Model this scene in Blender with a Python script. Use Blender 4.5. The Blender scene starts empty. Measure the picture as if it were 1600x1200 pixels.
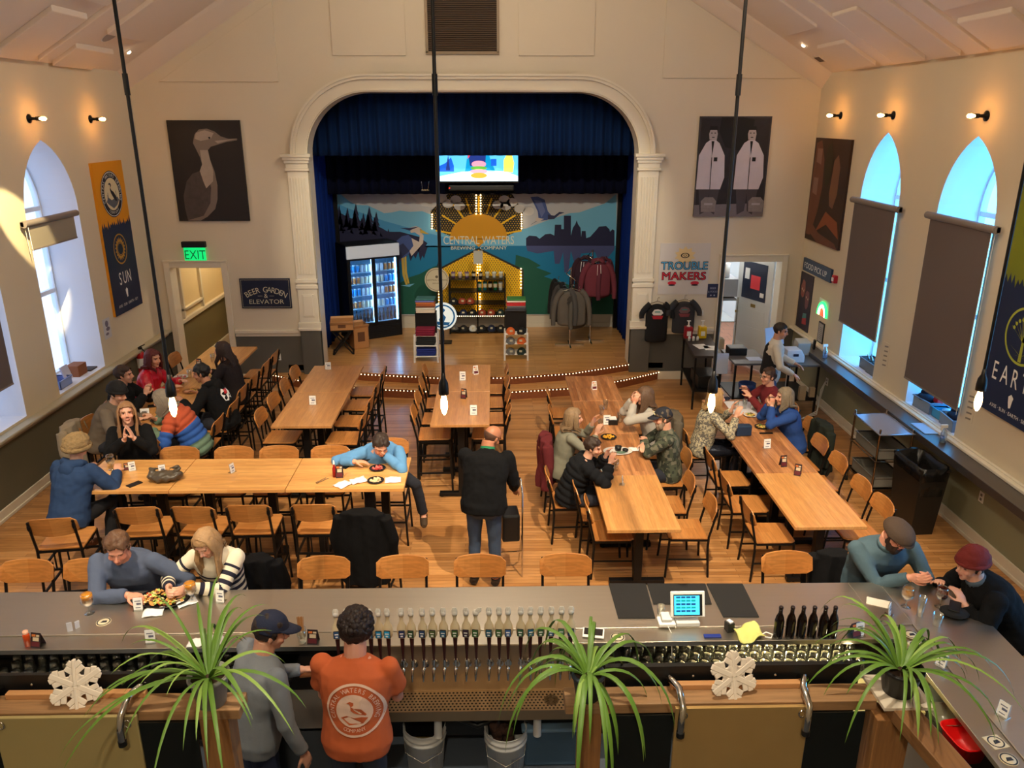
import bpy, math, random
import numpy as np
from mathutils import Vector, Matrix, noise
PI=math.pi
SC=bpy.context.scene
COL=SC.collection
# ---------------------------------------------------------------- camera
cd=bpy.data.cameras.new('camera'); cam=bpy.data.objects.new('camera',cd); COL.objects.link(cam)
cd.sensor_width=36; cd.lens=1240*36/1600; cd.clip_start=.05; cd.clip_end=200
cam.location=(0,0,4.5); cam.rotation_euler=(math.radians(90-18.6),0,math.radians(-1.2))
SC.camera=cam
SC.view_settings.view_transform='Standard'; SC.view_settings.look='None'
SC.view_settings.gamma=1; SC.view_settings.use_curve_mapping=False
SC.view_settings.exposure=0.0
# ---------------------------------------------------------------- sky
W=bpy.data.worlds.new('sky'); SC.world=W; W.use_nodes=True
nt=W.node_tree; nt.nodes.clear()
o=nt.nodes.new('ShaderNodeOutputWorld'); b=nt.nodes.new('ShaderNodeBackground'); nt.links.new(b.outputs[0],o.inputs[0])
tc=nt.nodes.new('ShaderNodeTexCoord'); sx=nt.nodes.new('ShaderNodeSeparateXYZ'); nt.links.new(tc.outputs['Generated'],sx.inputs[0])
cr=nt.nodes.new('ShaderNodeValToRGB'); mr=nt.nodes.new('ShaderNodeMapRange'); mr.inputs[1].default_value=-1; mr.inputs[2].default_value=1
nt.links.new(sx.outputs[0],mr.inputs[0]); nt.links.new(mr.outputs[0],cr.inputs[0]); nt.links.new(cr.outputs[0],b.inputs[0])
cr.color_ramp.elements[0].color=(.5,.52,.62,1); cr.color_ramp.elements[0].position=.25
cr.color_ramp.elements[1].color=(.34,1.7,3.3,1); cr.color_ramp.elements[1].position=.75
b.inputs[1].default_value=3.0
# ---------------------------------------------------------------- big lights: track heads and added ridge fill lamps (fixtures are built further down)
def lamp(kind,name,loc,energy,col,radius=.1,target=None,angle=60,blend=.6):
    l=bpy.data.lights.new(name,kind); l.energy=energy; l.color=col
    if kind in('POINT','SPOT'): l.shadow_soft_size=radius
    if kind=='SPOT': l.spot_size=math.radians(angle); l.spot_blend=blend
    ob=bpy.data.objects.new(name,l); COL.objects.link(ob); ob.location=loc
    if target is not None: ob.rotation_euler=(Vector(target)-Vector(loc)).to_track_quat('-Z','Y').to_euler()
    return ob
WARM=(1,.82,.58); SOFT=(1,.89,.68)
TRACK=[((-3.0,4.1,6.5),(-2.7,7.4,0),1150,50),((1.5,4.2,6.9),(1.2,7.8,0),2100,56),((.0,4.0,7.1),(-.6,10.6,0),420,46),((3.3,3.8,6.1),(2.2,8.2,0),230,52),
       ((-3.8,2.2,6.0),(-3.4,5.0,1.0),330,60),((3.2,2.4,6.3),(3.2,5.0,1),170,55),((.2,2.0,6.7),(0,4.8,1),430,75),
       ((4.3,6.2,5.7),(4.5,9.2,0),170,55),((-1.7,8.6,5.95),(-1.6,15.8,1.5),620,42),((1.1,8.6,5.95),(1.0,15.8,1.5),620,42),((-4.4,6.0,5.8),(-4.2,9.8,0),130,50)]  # the pair aimed into the stage is added to brighten the mural
for i,(p,t,e,a) in enumerate(TRACK): lamp('SPOT','track_spot_light',p,e,WARM if i<4 else SOFT,.03,t,a,.5)
RIDGE_FILL=[((-.25,2.0,7.3),85),((-.25,6.0,7.3),115),((-.25,10.2,7.3),115),((-.25,-2,7.3),60)]  # unseen fill lights added under the ridge to brighten the hall
for p,e in RIDGE_FILL: lamp('POINT','ridge_fill_light',(p[0],p[1],p[2]-.32),e,SOFT,.18)
lamp('SPOT','wall_washer_light',(-4.2,7.4,5.7),2600,(1,.8,.42),.02,(-5.8,9.98,3.2),10,.4)
lamp('SPOT','foreground_fill_spot',(-.3,-1.2,6.3),300,SOFT,.08,(-.2,3.0,1.9),80,.7)  # unseen spot added to brighten the foreground boards and taps
# ---------------------------------------------------------------- helpers
def lin(c):
    return tuple((x/255/12.92 if x/255<=.04045 else ((x/255+.055)/1.055)**2.4) for x in c)
_M={}
def mat(name,rgb,rough=.6,metal=0,spec=.5,emit=0,emitc=None,noise_amt=0,noise_scale=8,bump=0,bump_scale=60,trans=0,sheen=0,stretch=None,ior=1.45,coat=0,alpha=1):
    if name in _M: return _M[name]
    m=bpy.data.materials.new(name); m.use_nodes=True; N=m.node_tree.nodes; L=m.node_tree.links
    p=N['Principled BSDF']; c=lin(rgb)+(1,)
    p.inputs['Base Color'].default_value=c; p.inputs['Roughness'].default_value=rough; p.inputs['Metallic'].default_value=metal
    p.inputs['Specular IOR Level'].default_value=spec; p.inputs['Transmission Weight'].default_value=trans; p.inputs['IOR'].default_value=ior
    p.inputs['Sheen Weight'].default_value=sheen; p.inputs['Coat Weight'].default_value=coat; p.inputs['Alpha'].default_value=alpha
    if emit: p.inputs['Emission Color'].default_value=(lin(emitc)+(1,)) if emitc else c; p.inputs['Emission Strength'].default_value=emit
    if noise_amt or bump:
        t=N.new('ShaderNodeTexCoord'); mp=N.new('ShaderNodeMapping'); L.new(t.outputs['Object'],mp.inputs[0])
        if stretch: mp.inputs['Scale'].default_value=stretch
    if noise_amt:
        n=N.new('ShaderNodeTexNoise'); n.inputs['Scale'].default_value=noise_scale; n.inputs['Detail'].default_value=4; L.new(mp.outputs[0],n.inputs[0])
        mx=N.new('ShaderNodeMix'); mx.data_type='RGBA'; mx.blend_type='MULTIPLY'; mx.inputs[0].default_value=1
        r=N.new('ShaderNodeMapRange'); r.inputs[3].default_value=1-noise_amt; r.inputs[4].default_value=1+noise_amt*.6; L.new(n.outputs[0],r.inputs[0])
        L.new(r.outputs[0],mx.inputs['B']); mx.inputs['A'].default_value=c; L.new(mx.outputs['Result'],p.inputs['Base Color'])
    if bump:
        n2=N.new('ShaderNodeTexNoise'); n2.inputs['Scale'].default_value=bump_scale; n2.inputs['Detail'].default_value=3; L.new(mp.outputs[0],n2.inputs[0])
        bp=N.new('ShaderNodeBump'); bp.inputs['Strength'].default_value=bump; bp.inputs['Distance'].default_value=.01; L.new(n2.outputs[0],bp.inputs['Height']); L.new(bp.outputs[0],p.inputs['Normal'])
    _M[name]=m; return m
def wood(name,c1,c2,along='x',stave=.05,length=.9,rough=.38,grain=1.0,contrast=.5,coat=0,gap=.0):
    """planks / staves running along an axis, built from a brick texture plus stretched grain"""
    if name in _M: return _M[name]
    m=bpy.data.materials.new(name); m.use_nodes=True; N=m.node_tree.nodes; L=m.node_tree.links; p=N['Principled BSDF']
    t=N.new('ShaderNodeTexCoord'); mp=N.new('ShaderNodeMapping'); L.new(t.outputs['Object'],mp.inputs[0])
    if along=='y': mp.inputs['Rotation'].default_value=(0,0,PI/2)
    if along=='z': mp.inputs['Rotation'].default_value=(0,PI/2,0)
    br=N.new('ShaderNodeTexBrick'); L.new(mp.outputs[0],br.inputs[0])
    br.inputs['Scale'].default_value=1; br.inputs['Brick Width'].default_value=length; br.inputs['Row Height'].default_value=stave
    br.inputs['Mortar Size'].default_value=gap; br.inputs['Mortar Smooth'].default_value=.3; br.offset=.37; br.offset_frequency=2; br.squash=1
    A=lin(c1)+(1,); B=lin(c2)+(1,)
    br.inputs['Color1'].default_value=A; br.inputs['Color2'].default_value=B; br.inputs['Mortar'].default_value=(B[0]*.35,B[1]*.3,B[2]*.25,1)
    mp2=N.new('ShaderNodeMapping'); L.new(mp.outputs[0],mp2.inputs[0]); mp2.inputs['Scale'].default_value=(1.3,16,16)
    n=N.new('ShaderNodeTexNoise'); n.inputs['Scale'].default_value=3.2*grain; n.inputs['Detail'].default_value=6; n.inputs['Distortion'].default_value=.6; L.new(mp2.outputs[0],n.inputs[0])
    r=N.new('ShaderNodeMapRange'); r.inputs[1].default_value=.3; r.inputs[2].default_value=.72; r.inputs[3].default_value=1-contrast*.55; r.inputs[4].default_value=1+contrast*.25; L.new(n.outputs[0],r.inputs[0])
    mx=N.new('ShaderNodeMix'); mx.data_type='RGBA'; mx.blend_type='MULTIPLY'; mx.inputs[0].default_value=1
    L.new(br.outputs['Color'],mx.inputs['A']); L.new(r.outputs[0],mx.inputs['B']); L.new(mx.outputs['Result'],p.inputs['Base Color'])
    p.inputs['Roughness'].default_value=rough; p.inputs['Coat Weight'].default_value=coat; p.inputs['Coat Roughness'].default_value=.2
    _M[name]=m; return m
def glassmat(name,rgb=(255,255,255),rough=.02,amt=.82):
    """thin clear pane / thin glassware: mostly transparent with a glossy coat, stays the same for every viewer"""
    if name in _M: return _M[name]
    m=bpy.data.materials.new(name); m.use_nodes=True; N=m.node_tree.nodes; L=m.node_tree.links; N.clear()
    o=N.new('ShaderNodeOutputMaterial'); mi=N.new('ShaderNodeMixShader'); tr=N.new('ShaderNodeBsdfTransparent'); g=N.new('ShaderNodeBsdfGlossy')
    tr.inputs[0].default_value=lin(rgb)+(1,); g.inputs['Roughness'].default_value=rough; g.inputs[0].default_value=(1,1,1,1)
    lw=N.new('ShaderNodeLayerWeight'); lw.inputs[0].default_value=.35
    mr=N.new('ShaderNodeMapRange'); mr.inputs[3].default_value=1-amt-.1; mr.inputs[4].default_value=.75; L.new(lw.outputs['Facing'],mr.inputs[0])
    L.new(mr.outputs[0],mi.inputs[0]); L.new(tr.outputs[0],mi.inputs[1]); L.new(g.outputs[0],mi.inputs[2]); L.new(mi.outputs[0],o.inputs[0])
    _M[name]=m; return m
def R3(rx=0,ry=0,rz=0):
    from mathutils import Euler
    return Euler((rx,ry,rz)).to_matrix()
class MB:
    def __init__(s): s.v=[]; s.f=[]; s.m=[]; s.s=[]
    def add(s,vs,fs,mat=0,smooth=False):
        k=len(s.v); s.v+= [tuple(v) for v in vs]
        for f in fs: s.f.append(tuple(i+k for i in f)); s.m.append(mat); s.s.append(smooth)
    def box(s,c,d,mat=0,rot=None,taper=1):
        hx,hy,hz=d[0]/2,d[1]/2,d[2]/2
        vs=[Vector((x*hx*(taper if z<0 else 1),y*hy*(taper if z<0 else 1),z*hz)) for z in(-1,1) for y in(-1,1) for x in(-1,1)]
        if rot is not None:
            if not isinstance(rot,Matrix): rot=R3(0,0,rot)
            vs=[rot@v for v in vs]
        vs=[v+Vector(c) for v in vs]
        s.add(vs,[(0,2,3,1),(4,5,7,6),(0,1,5,4),(2,6,7,3),(0,4,6,2),(1,3,7,5)],mat)
    def bx(s,x0,x1,y0,y1,z0,z1,mat=0): s.box(((x0+x1)/2,(y0+y1)/2,(z0+z1)/2),(x1-x0,y1-y0,z1-z0),mat)
    def bar(s,p0,p1,w,h=None,mat=0):
        p0=Vector(p0);p1=Vector(p1);d=p1-p0; q=d.to_track_quat('Z','Y').to_matrix()
        s.box((p0+p1)/2,(w,h or w,d.length),mat,q)
    def tube(s,pts,radii,n=8,mat=0,smooth=True,caps=True,flat=1.0,up=None):
        pts=[Vector(p) for p in pts]
        if not hasattr(radii,'__len__'): radii=[radii]*len(pts)
        prev=None; rings=[]
        for i,p in enumerate(pts):
            t=(pts[min(i+1,len(pts)-1)]-pts[max(i-1,0)])
            t=t.normalized() if t.length>1e-9 else Vector((0,0,1))
            if prev is None:
                u=Vector(up) if up else (Vector((0,0,1)) if abs(t.z)<.9 else Vector((1,0,0)))
                a=t.cross(u).normalized()
            else: a=(prev-t*prev.dot(t)).normalized()
            prev=a; b=t.cross(a)
            rings.append([p+(a*math.cos(2*PI*k/n)+b*math.sin(2*PI*k/n)*flat)*radii[i] for k in range(n)])
        vs=[v for r in rings for v in r]; fs=[]
        for i in range(len(pts)-1):
            for k in range(n):
                fs.append((i*n+k,i*n+(k+1)%n,(i+1)*n+(k+1)%n,(i+1)*n+k))
        s.add(vs,fs,mat,smooth)
        if caps: s.add(rings[0],[tuple(range(n-1,-1,-1))],mat,False); s.add(rings[-1],[tuple(range(n))],mat,False)
    def cyl(s,p0,p1,r0,r1=None,n=14,mat=0,caps=True): s.tube([p0,p1],[r0,r0 if r1 is None else r1],n,mat,True,caps)
    def lathe(s,prof,n=20,mat=0,c=(0,0,0),sc=(1,1),rot=None,mats=None):
        vs=[]; c=Vector(c)
        for r,z in prof:
            for k in range(n):
                v=Vector((r*math.cos(2*PI*k/n)*sc[0],r*math.sin(2*PI*k/n)*sc[1],z))
                if rot is not None: v=rot@v
                vs.append(v+c)
        for i in range(len(prof)-1):
            s.add([],[],0); k0=0
            fs=[(i*n+k,i*n+(k+1)%n,(i+1)*n+(k+1)%n,(i+1)*n+k) for k in range(n)]
            if i==0: base=len(s.v); s.v+=[tuple(v) for v in vs]
            for f in fs: s.f.append(tuple(j+base for j in f)); s.m.append(mats[i] if mats else mat); s.s.append(True)
    def ell(s,c,r,mat=0,rot=None,n=14,m=9):
        vs=[];c=Vector(c)
        if not hasattr(r,'__len__'): r=(r,r,r)
        for i in range(1,m):
            th=PI*i/m
            for k in range(n):
                v=Vector((r[0]*math.sin(th)*math.cos(2*PI*k/n),r[1]*math.sin(th)*math.sin(2*PI*k/n),r[2]*math.cos(th)))
                if rot is not None: v=rot@v
                vs.append(v+c)
        t=Vector((0,0,r[2]));
        if rot is not None: t=rot@t
        vs+= [c+t,c-t]; fs=[]
        for i in range(m-2):
            for k in range(n): fs.append((i*n+k,(i+1)*n+k,(i+1)*n+(k+1)%n,i*n+(k+1)%n))
        T=len(vs)-2
        for k in range(n): fs.append((T,k,(k+1)%n)); fs.append((T+1,(m-2)*n+(k+1)%n,(m-2)*n+k))
        s.add(vs,fs,mat,True)
    def loft(s,rings,mat=0,smooth=True,caps=True):
        n=len(rings[0]); vs=[v for r in rings for v in r]; fs=[]
        for i in range(len(rings)-1):
            for k in range(n): fs.append((i*n+k,i*n+(k+1)%n,(i+1)*n+(k+1)%n,(i+1)*n+k))
        if caps: fs+= [tuple(range(n-1,-1,-1)),tuple((len(rings)-1)*n+k for k in range(n))]
        s.add(vs,fs,mat,smooth)
    def prism(s,poly,y0,y1,mat=0,axis='y'):
        """polygon in (x,z) extruded along y (or (x,y) along z, or (y,z) along x)"""
        def P(a,b,c): return {'y':(a,c,b),'z':(a,b,c),'x':(c,a,b)}[axis]
        n=len(poly); vs=[P(a,b,y0) for a,b in poly]+[P(a,b,y1) for a,b in poly]
        s.add(vs,[tuple(range(n)),tuple(range(2*n-1,n-1,-1))]+[(i,n+i,n+(i+1)%n,(i+1)%n) for i in range(n)],mat)
    def flat(s,poly,y,mat=0):
        """a patch of colour on a board, in (x,z), facing -y"""
        a=sum(poly[i][0]*poly[(i+1)%len(poly)][1]-poly[(i+1)%len(poly)][0]*poly[i][1] for i in range(len(poly)))
        q=poly if a>0 else poly[::-1]
        s.add([(x,y,z) for x,z in q],[tuple(range(len(q)))],mat)
    def disc(s,cx,cz,r,y,mat=0,n=32,rz=None,a0=0,a1=2*PI):
        pts=[(cx+r*math.cos(a0+(a1-a0)*k/n),cz+(rz or r)*math.sin(a0+(a1-a0)*k/n)) for k in range(n+(0 if a1-a0>6.28 else 1))]
        s.flat(pts,y,mat)
    def ring(s,cx,cz,r0,r1,y,mat=0,n=36,e=1):
        for k in range(n):
            a,b=2*PI*k/n,2*PI*(k+1)/n
            s.flat([(cx+r0*math.cos(a),cz+r0*e*math.sin(a)),(cx+r1*math.cos(a),cz+r1*e*math.sin(a)),(cx+r1*math.cos(b),cz+r1*e*math.sin(b)),(cx+r0*math.cos(b),cz+r0*e*math.sin(b))],y,mat)
    def build(s,name,mats,parent=None,bevel=0,seg=2,solid=0,sub=0):
        me=bpy.data.meshes.new(name); me.from_pydata(s.v,[],s.f)
        if not isinstance(mats,(list,tuple)): mats=[mats]
        for m in mats: me.materials.append(m)
        me.polygons.foreach_set('material_index',s.m); me.polygons.foreach_set('use_smooth',s.s); me.update()
        ob=bpy.data.objects.new(name,me); COL.objects.link(ob)
        if parent: ob.parent=parent
        if bevel:
            d=ob.modifiers.new('b','BEVEL'); d.width=bevel; d.segments=seg; d.limit_method='ANGLE'; d.angle_limit=math.radians(50)
        if solid: d=ob.modifiers.new('s','SOLIDIFY'); d.thickness=solid; d.offset=0
        if sub: d=ob.modifiers.new('u','SUBSURF'); d.levels=sub; d.render_levels=sub
        return ob
def tag(o,label,cat,group=None,kind=None):
    o['label']=label; o['category']=cat
    if group: o['group']=group
    if kind: o['kind']=kind
    return o
def thing(name,label,cat,loc=(0,0,0),rz=0,group=None):
    o=bpy.data.objects.new(name,None); o.empty_display_size=.1; COL.objects.link(o); o.location=loc; o.rotation_euler=(0,0,rz)
    return tag(o,label,cat,group)
def struct(name,mb,mats,**k):
    o=mb.build(name,mats,**k); o['kind']='structure'; return o
def dup(root,loc,rz,label=None,group=None,scale=None):
    r=root.copy(); COL.objects.link(r); r.location=loc
    r.rotation_euler=(0,0,rz) if not hasattr(rz,'__len__') else rz
    if scale: r.scale=scale
    if label: r['label']=label
    if group: r['group']=group
    for ch in list(root.children):
        c=ch.copy(); COL.objects.link(c); c.parent=r
        for g in list(ch.children):
            d=g.copy(); COL.objects.link(d); d.parent=c
    return r
_TC={}
def textgeo(txt,size=1,align='CENTER',bold=0):
    k=(txt,align)
    if k not in _TC:
        cu=bpy.data.curves.new('t','FONT'); cu.body=txt; cu.align_x=align; cu.size=1; cu.resolution_u=3
        ob=bpy.data.objects.new('t',cu); COL.objects.link(ob)
        dg=bpy.context.evaluated_depsgraph_get(); me=bpy.data.meshes.new_from_object(ob.evaluated_get(dg))
        _TC[k]=([tuple(v.co) for v in me.vertices],[tuple(p.vertices) for p in me.polygons])
        bpy.data.objects.remove(ob); bpy.data.curves.remove(cu); bpy.data.meshes.remove(me)
    return _TC[k]
def text(mb,txt,x,z,size,y,mat=0,align='CENTER',sx=1,rot=0,fn=None):
    """flat lettering in the (x,z) plane, facing -y"""
    vs,fs=textgeo(txt,align=align); out=[]
    for a,b,_ in vs:
        a*=size*sx; b*=size
        c,s_=math.cos(rot),math.sin(rot); p=(x+a*c-b*s_,y,z+a*s_+b*c)
        out.append(fn(p) if fn else p)
    mb.add(out,fs,mat)
def arctext(mb,txt,cx,cz,r,size,y,mat,a0,a1,inside=False,e=1):
    n=len(txt)
    for i,ch in enumerate(txt):
        if ch==' ': continue
        a=a0+(a1-a0)*(i+.5)/n
        rot=a-PI/2 if not inside else a+PI/2
        rr=r if not inside else r+size*.7
        text(mb,ch,cx+rr*math.cos(a),cz+rr*e*math.sin(a),size,y,mat,'CENTER',.9,rot)
rnd=random.Random(7)
# ---------------------------------------------------------------- sight lines of the camera, used to trace flat artwork onto its own wall
_P=math.radians(18.6);_Y=math.radians(1.2)
_fw=Vector((math.sin(_Y)*math.cos(_P),math.cos(_Y)*math.cos(_P),-math.sin(_P))); _rt=Vector((math.cos(_Y),-math.sin(_Y),0)); _up=_rt.cross(_fw)
def _ray(u,v): return _fw+_rt*((u-800)/1240)-_up*((v-600)/1240)
def atz(u,v,z=0): d=_ray(u,v); return Vector((0,0,4.5))+d*((z-4.5)/d.z)
def aty(u,v,y): d=_ray(u,v); return Vector((0,0,4.5))+d*(y/d.y)
def atx(u,v,x): d=_ray(u,v); return Vector((0,0,4.5))+d*(x/d.x)
# ---------------------------------------------------------------- setting
XL,XR,YB,YF=-5.8,5.3,13.6,-3.0
CREAM=mat('cream_paint',(218,204,176),.75,noise_amt=.04,noise_scale=1.5)
CREAMB=mat('pale_cream_paint',(220,208,186),.75,noise_amt=.04,noise_scale=1.2)
TRIMW=mat('trim_paint',(226,216,196),.45)
SAGE=mat('sage_wainscot_lit',(146,146,118),.6,noise_amt=.08,noise_scale=2); SAGE_SHADED=mat('sage_wainscot_shaded',(104,102,84),.6,noise_amt=.08,noise_scale=2)  # one paint: lighter copy where lit, darker copy for the shaded left wall
GREY=mat('grey_wainscot_paint',(92,90,84),.6,noise_amt=.06,noise_scale=2)
CEIL=mat('ceiling_paint',(232,216,198),.85)
LAV=mat('window_reveal_paint',(226,226,232),.7)
FLOOR=wood('maple_floor',(200,146,90),(164,112,62),'x',.057,.95,.34,1.0,.45,coat=.15,gap=.002)
STAGEF=wood('stage_floor',(214,160,98),(188,134,74),'x',.057,1.1,.28,1.0,.28,coat=.25,gap=.002)
RISER=wood('stage_riser',(150,86,46),(122,66,34),'x',.2,2.5,.5,1,.4)
STEEL=mat('brushed_steel',(206,198,186),.36,1,noise_amt=.05,noise_scale=3,bump=.05,bump_scale=30,stretch=(.6,14,1))
STEELD=mat('dark_steel_ledge',(120,116,116),.35,.85,noise_amt=.12,noise_scale=2)
BLACK=mat('black_metal',(20,18,18),.42,.4)
BLACKP=mat('black_plastic',(16,16,17),.45)
WHITE=mat('white_paint',(232,230,224),.5)
WPAPER=mat('white_paper',(236,235,232),.7)
NAVY=mat('navy_board',(20,30,58),.5)
CHROME=mat('chrome',(210,208,205),.12,1)
# floors
m=MB(); m.bx(XL-.3,XR+.3,5.05,YB+.25,-.2,0); struct('floor',m,FLOOR)
m=MB(); m.bx(XL-.3,XR+.3,YF,5.05,-.2,-.005); o=struct('floor',m,mat('bar_mat',(92,100,112),.55,noise_amt=.15,noise_scale=3)); 
m=MB(); m.bx(3.3,7,YB+.25,18.2,-.2,-.002); struct('floor',m,wood('kitchen_tile',(176,112,76),(160,98,64),'x',.3,.3,.4,1,.1,gap=.006))
m=MB(); m.bx(-6.2,-3.7,YB+.25,17,-.2,-.002); struct('floor',m,FLOOR)
def arch_pts(y0,y1,zs,za,n=10):
    Wd=y1-y0; h=za-zs; R=(Wd*Wd/4+h*h)/Wd; out=[]
    a1=math.atan2(h,R-Wd/2)
    left=[(y0+R-R*math.cos(a1*i/n),zs+R*math.sin(a1*i/n)) for i in range(n+1)]
    right=[(y1-(p[0]-y0),p[1]) for p in left[::-1][1:]]
    return left+right
GLASSW=glassmat('window_glass',(235,245,255),.02,.85)
FRAMEW=mat('window_frame_paint',(225,228,232),.5)
def side_wall(side,wins,name):
    X=XL if side=='L' else XR; sg=-1 if side=='L' else 1; D=.6
    m=MB(); ztop=5.2; zb=.95
    def quad(ya,yb,za,zb_): m.add([(X,ya,za),(X,yb,za),(X,yb,zb_),(X,ya,zb_)],[(0,1,2,3)],0)
    def slab(poly):  # thick polygon so the wall has a body
        n=len(poly); vs=[(X,a,b) for a,b in poly]+[(X+sg*D,a,b) for a,b in poly]
        m.add(vs,[tuple(range(n)),tuple(range(2*n-1,n-1,-1))],0)
    ys=YF
    for (y0,y1,sill,zs,za) in sorted(wins):
        slab([(ys,zb),(y0,zb),(y0,ztop),(ys,ztop)]); slab([(y0,zb),(y1,zb),(y1,sill),(y0,sill)])
        ap=arch_pts(y0,y1,zs,za); mid=len(ap)//2
        slab([(y0,ztop)]+[(y0,zs)]+ap[1:mid+1]+[(ap[mid][0],ztop)]); slab([(ap[mid][0],ztop)]+ap[mid:]+[(y1,ztop)])
        ys=y1
        out=[(y0,sill)]+ap+[(y1,sill)]
        r=MB(); n=len(out)
        r.add([(X,a,b) for a,b in out]+[(X+sg*D,a,b) for a,b in out],[(i,(i+1)%n,n+(i+1)%n,n+i) for i in range(n)],0)
        w=struct('window_%d'%(1+len([q for q in bpy.data.objects if q.name.startswith('window_') and q.parent is None])),r,LAV)
        # pane
        g=MB(); g.add([(X+sg*(D-.07),a,b) for a,b in out],[tuple(range(n))],0); g.build('pane',GLASSW,w)
        f=MB(); xx=X+sg*(D-.06)
        for i in range(n): 
            a,b=out[i],out[(i+1)%n]; f.bar((xx,a[0],a[1]),(xx,b[0],b[1]),.07,.05)
        f.bar((xx,y0,(sill+zs)/2),(xx,y1,(sill+zs)/2),.05,.06); f.bar((xx,y0,zs),(xx,y1,zs),.05,.06); f.bar((xx,(y0+y1)/2,sill),(xx,(y0+y1)/2,za-.02),.04,.035)
        f.build('window_frame',FRAMEW,w)
    slab([(ys,zb),(YB,zb),(YB,ztop),(ys,ztop)])
    struct(name,m,CREAM)
    m=MB(); m.bx(min(X,X+sg*.6),max(X,X+sg*.6),YF,YB,0,zb); struct('wall_%s_wainscot'%('left' if side=='L' else 'right'),m,SAGE_SHADED if side=='L' else SAGE)
side_wall('L',[(10.08,11.37,1.0,3.3,4.22),(8.0,9.29,1.0,3.3,4.22),(4.6,5.9,1.0,3.3,4.22)],'wall_left')
side_wall('R',[(10.52,11.66,1.0,3.4,4.30),(8.42,9.57,1.0,3.4,4.30),(3.9,5.05,1.0,3.4,4.3)],'wall_right')
# ledges and baseboards along the side walls
m=MB(); m.bx(XR-.31,XR,5.4,12.75,.9,.95); m.bx(XR-.32,XR-.29,5.4,12.75,.87,.96); struct('trim_1',m,STEELD,bevel=.004)
m=MB(); m.bx(XR-.09,XR,YF,YB,.95,.985); m.bx(XR-.04,XR,YF,YB,.985,1.0); struct('trim_2',m,TRIMW,bevel=.01)
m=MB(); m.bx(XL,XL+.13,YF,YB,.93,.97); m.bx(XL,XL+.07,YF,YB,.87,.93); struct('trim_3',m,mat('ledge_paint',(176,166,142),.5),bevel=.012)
m=MB(); m.bx(XL,XL+.02,YF,YB,0,.14); m.bx(XL,XL+.035,YF,YB,0,.04); struct('baseboard_left',m,TRIMW,bevel=.006)
m=MB(); m.bx(XR-.02,XR,YF,YB,0,.15); m.bx(XR-.035,XR,YF,YB,0,.04); struct('baseboard_right',m,TRIMW,bevel=.006)
# back wall
AX=-.345; HW=2.715; RX,RZ=1.03,.98; ZS=3.9; ZT=4.88
def archcurve(off=0,n=14):
    pts=[]
    for i in range(n+1):
        a=PI-PI/2*i/n; pts.append((AX-(HW-RX)+(RX+off)*math.cos(a),ZS+(RZ+off)*math.sin(a)))
    for i in range(n+1):
        a=PI/2-PI/2*i/n; pts.append((AX+(HW-RX)+(RX+off)*math.cos(a),ZS+(RZ+off)*math.sin(a)))
    return pts
RIDGE=5.2+.61*(AX-XL+.1)
m=MB(); T=.25; zc=.93
def bw(x0,x1,z0,z1): m.bx(x0,x1,YB,YB+T,z0,z1)
for x0,x1 in((XL-.3,-5.57),(-4.67,AX-HW),(AX+HW,3.97),(4.97,XR+.3)): bw(x0,x1,zc,4.95)
bw(-5.57,-4.67,2.07,4.95); bw(3.97,4.97,2.14,4.95)
ac=archcurve(); k=len(ac)//2
m.prism([(AX-HW,4.95),(AX,4.95)]+[(AX,ZT)]+ac[:k][::-1]+[(AX-HW,ZS)],YB,YB+T)
m.prism([(AX,4.95),(AX+HW,4.95)]+ac[k:][::-1]+[(AX,ZT)],YB,YB+T)
m.prism([(XL-.3,4.95),(XR+.3,4.95),(XR+.3,5.1),(AX,RIDGE),(XL-.3,5.1)],YB,YB+T)
struct('wall_back',m,CREAMB)
m=MB()
for x0,x1 in((XL-.3,-5.57),(-4.67,AX-HW),(AX+HW,3.97),(4.97,XR+.3)): m.bx(x0,x1,YB,YB+T,0,zc)
struct('wall_back_wainscot',m,GREY)
m=MB()
for x0,x1 in((-4.57,-3.43),(2.74,3.87)): m.bx(x0,x1,YB-.05,YB,.90,.96); m.bx(x0,x1,YB-.02,YB,.84,.90)
struct('trim_4',m,TRIMW,bevel=.008)
m=MB()
for x0,x1 in((-4.57,-3.2),(2.5,3.87)): m.bx(x0,x1,YB-.02,YB,0,.15)
struct('baseboard_back',m,TRIMW,bevel=.004)
# front wall behind the camera and end gable
m=MB(); m.prism([(XL-.3,0),(XR+.3,0),(XR+.3,5.1),(AX,RIDGE),(XL-.3,5.1)],YF-.2,YF); struct('wall_front',m,CREAM)
# ceiling: two slopes
m=MB(); s=.61
m.add([(XL-.45,YF-.2,5.2-.45*s),(XL-.45,YB+T,5.2-.45*s),(AX,YB+T,RIDGE-.05),(AX,YF-.2,RIDGE-.05)],[(0,1,2,3)]); m.add([(XR+.45,YF-.2,5.2-.45*s),(XR+.45,YB+T,5.2-.45*s),(AX,YB+T,RIDGE-.05),(AX,YF-.2,RIDGE-.05)],[(0,3,2,1)])
struct('ceiling',m,CEIL,solid=.06)
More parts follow.
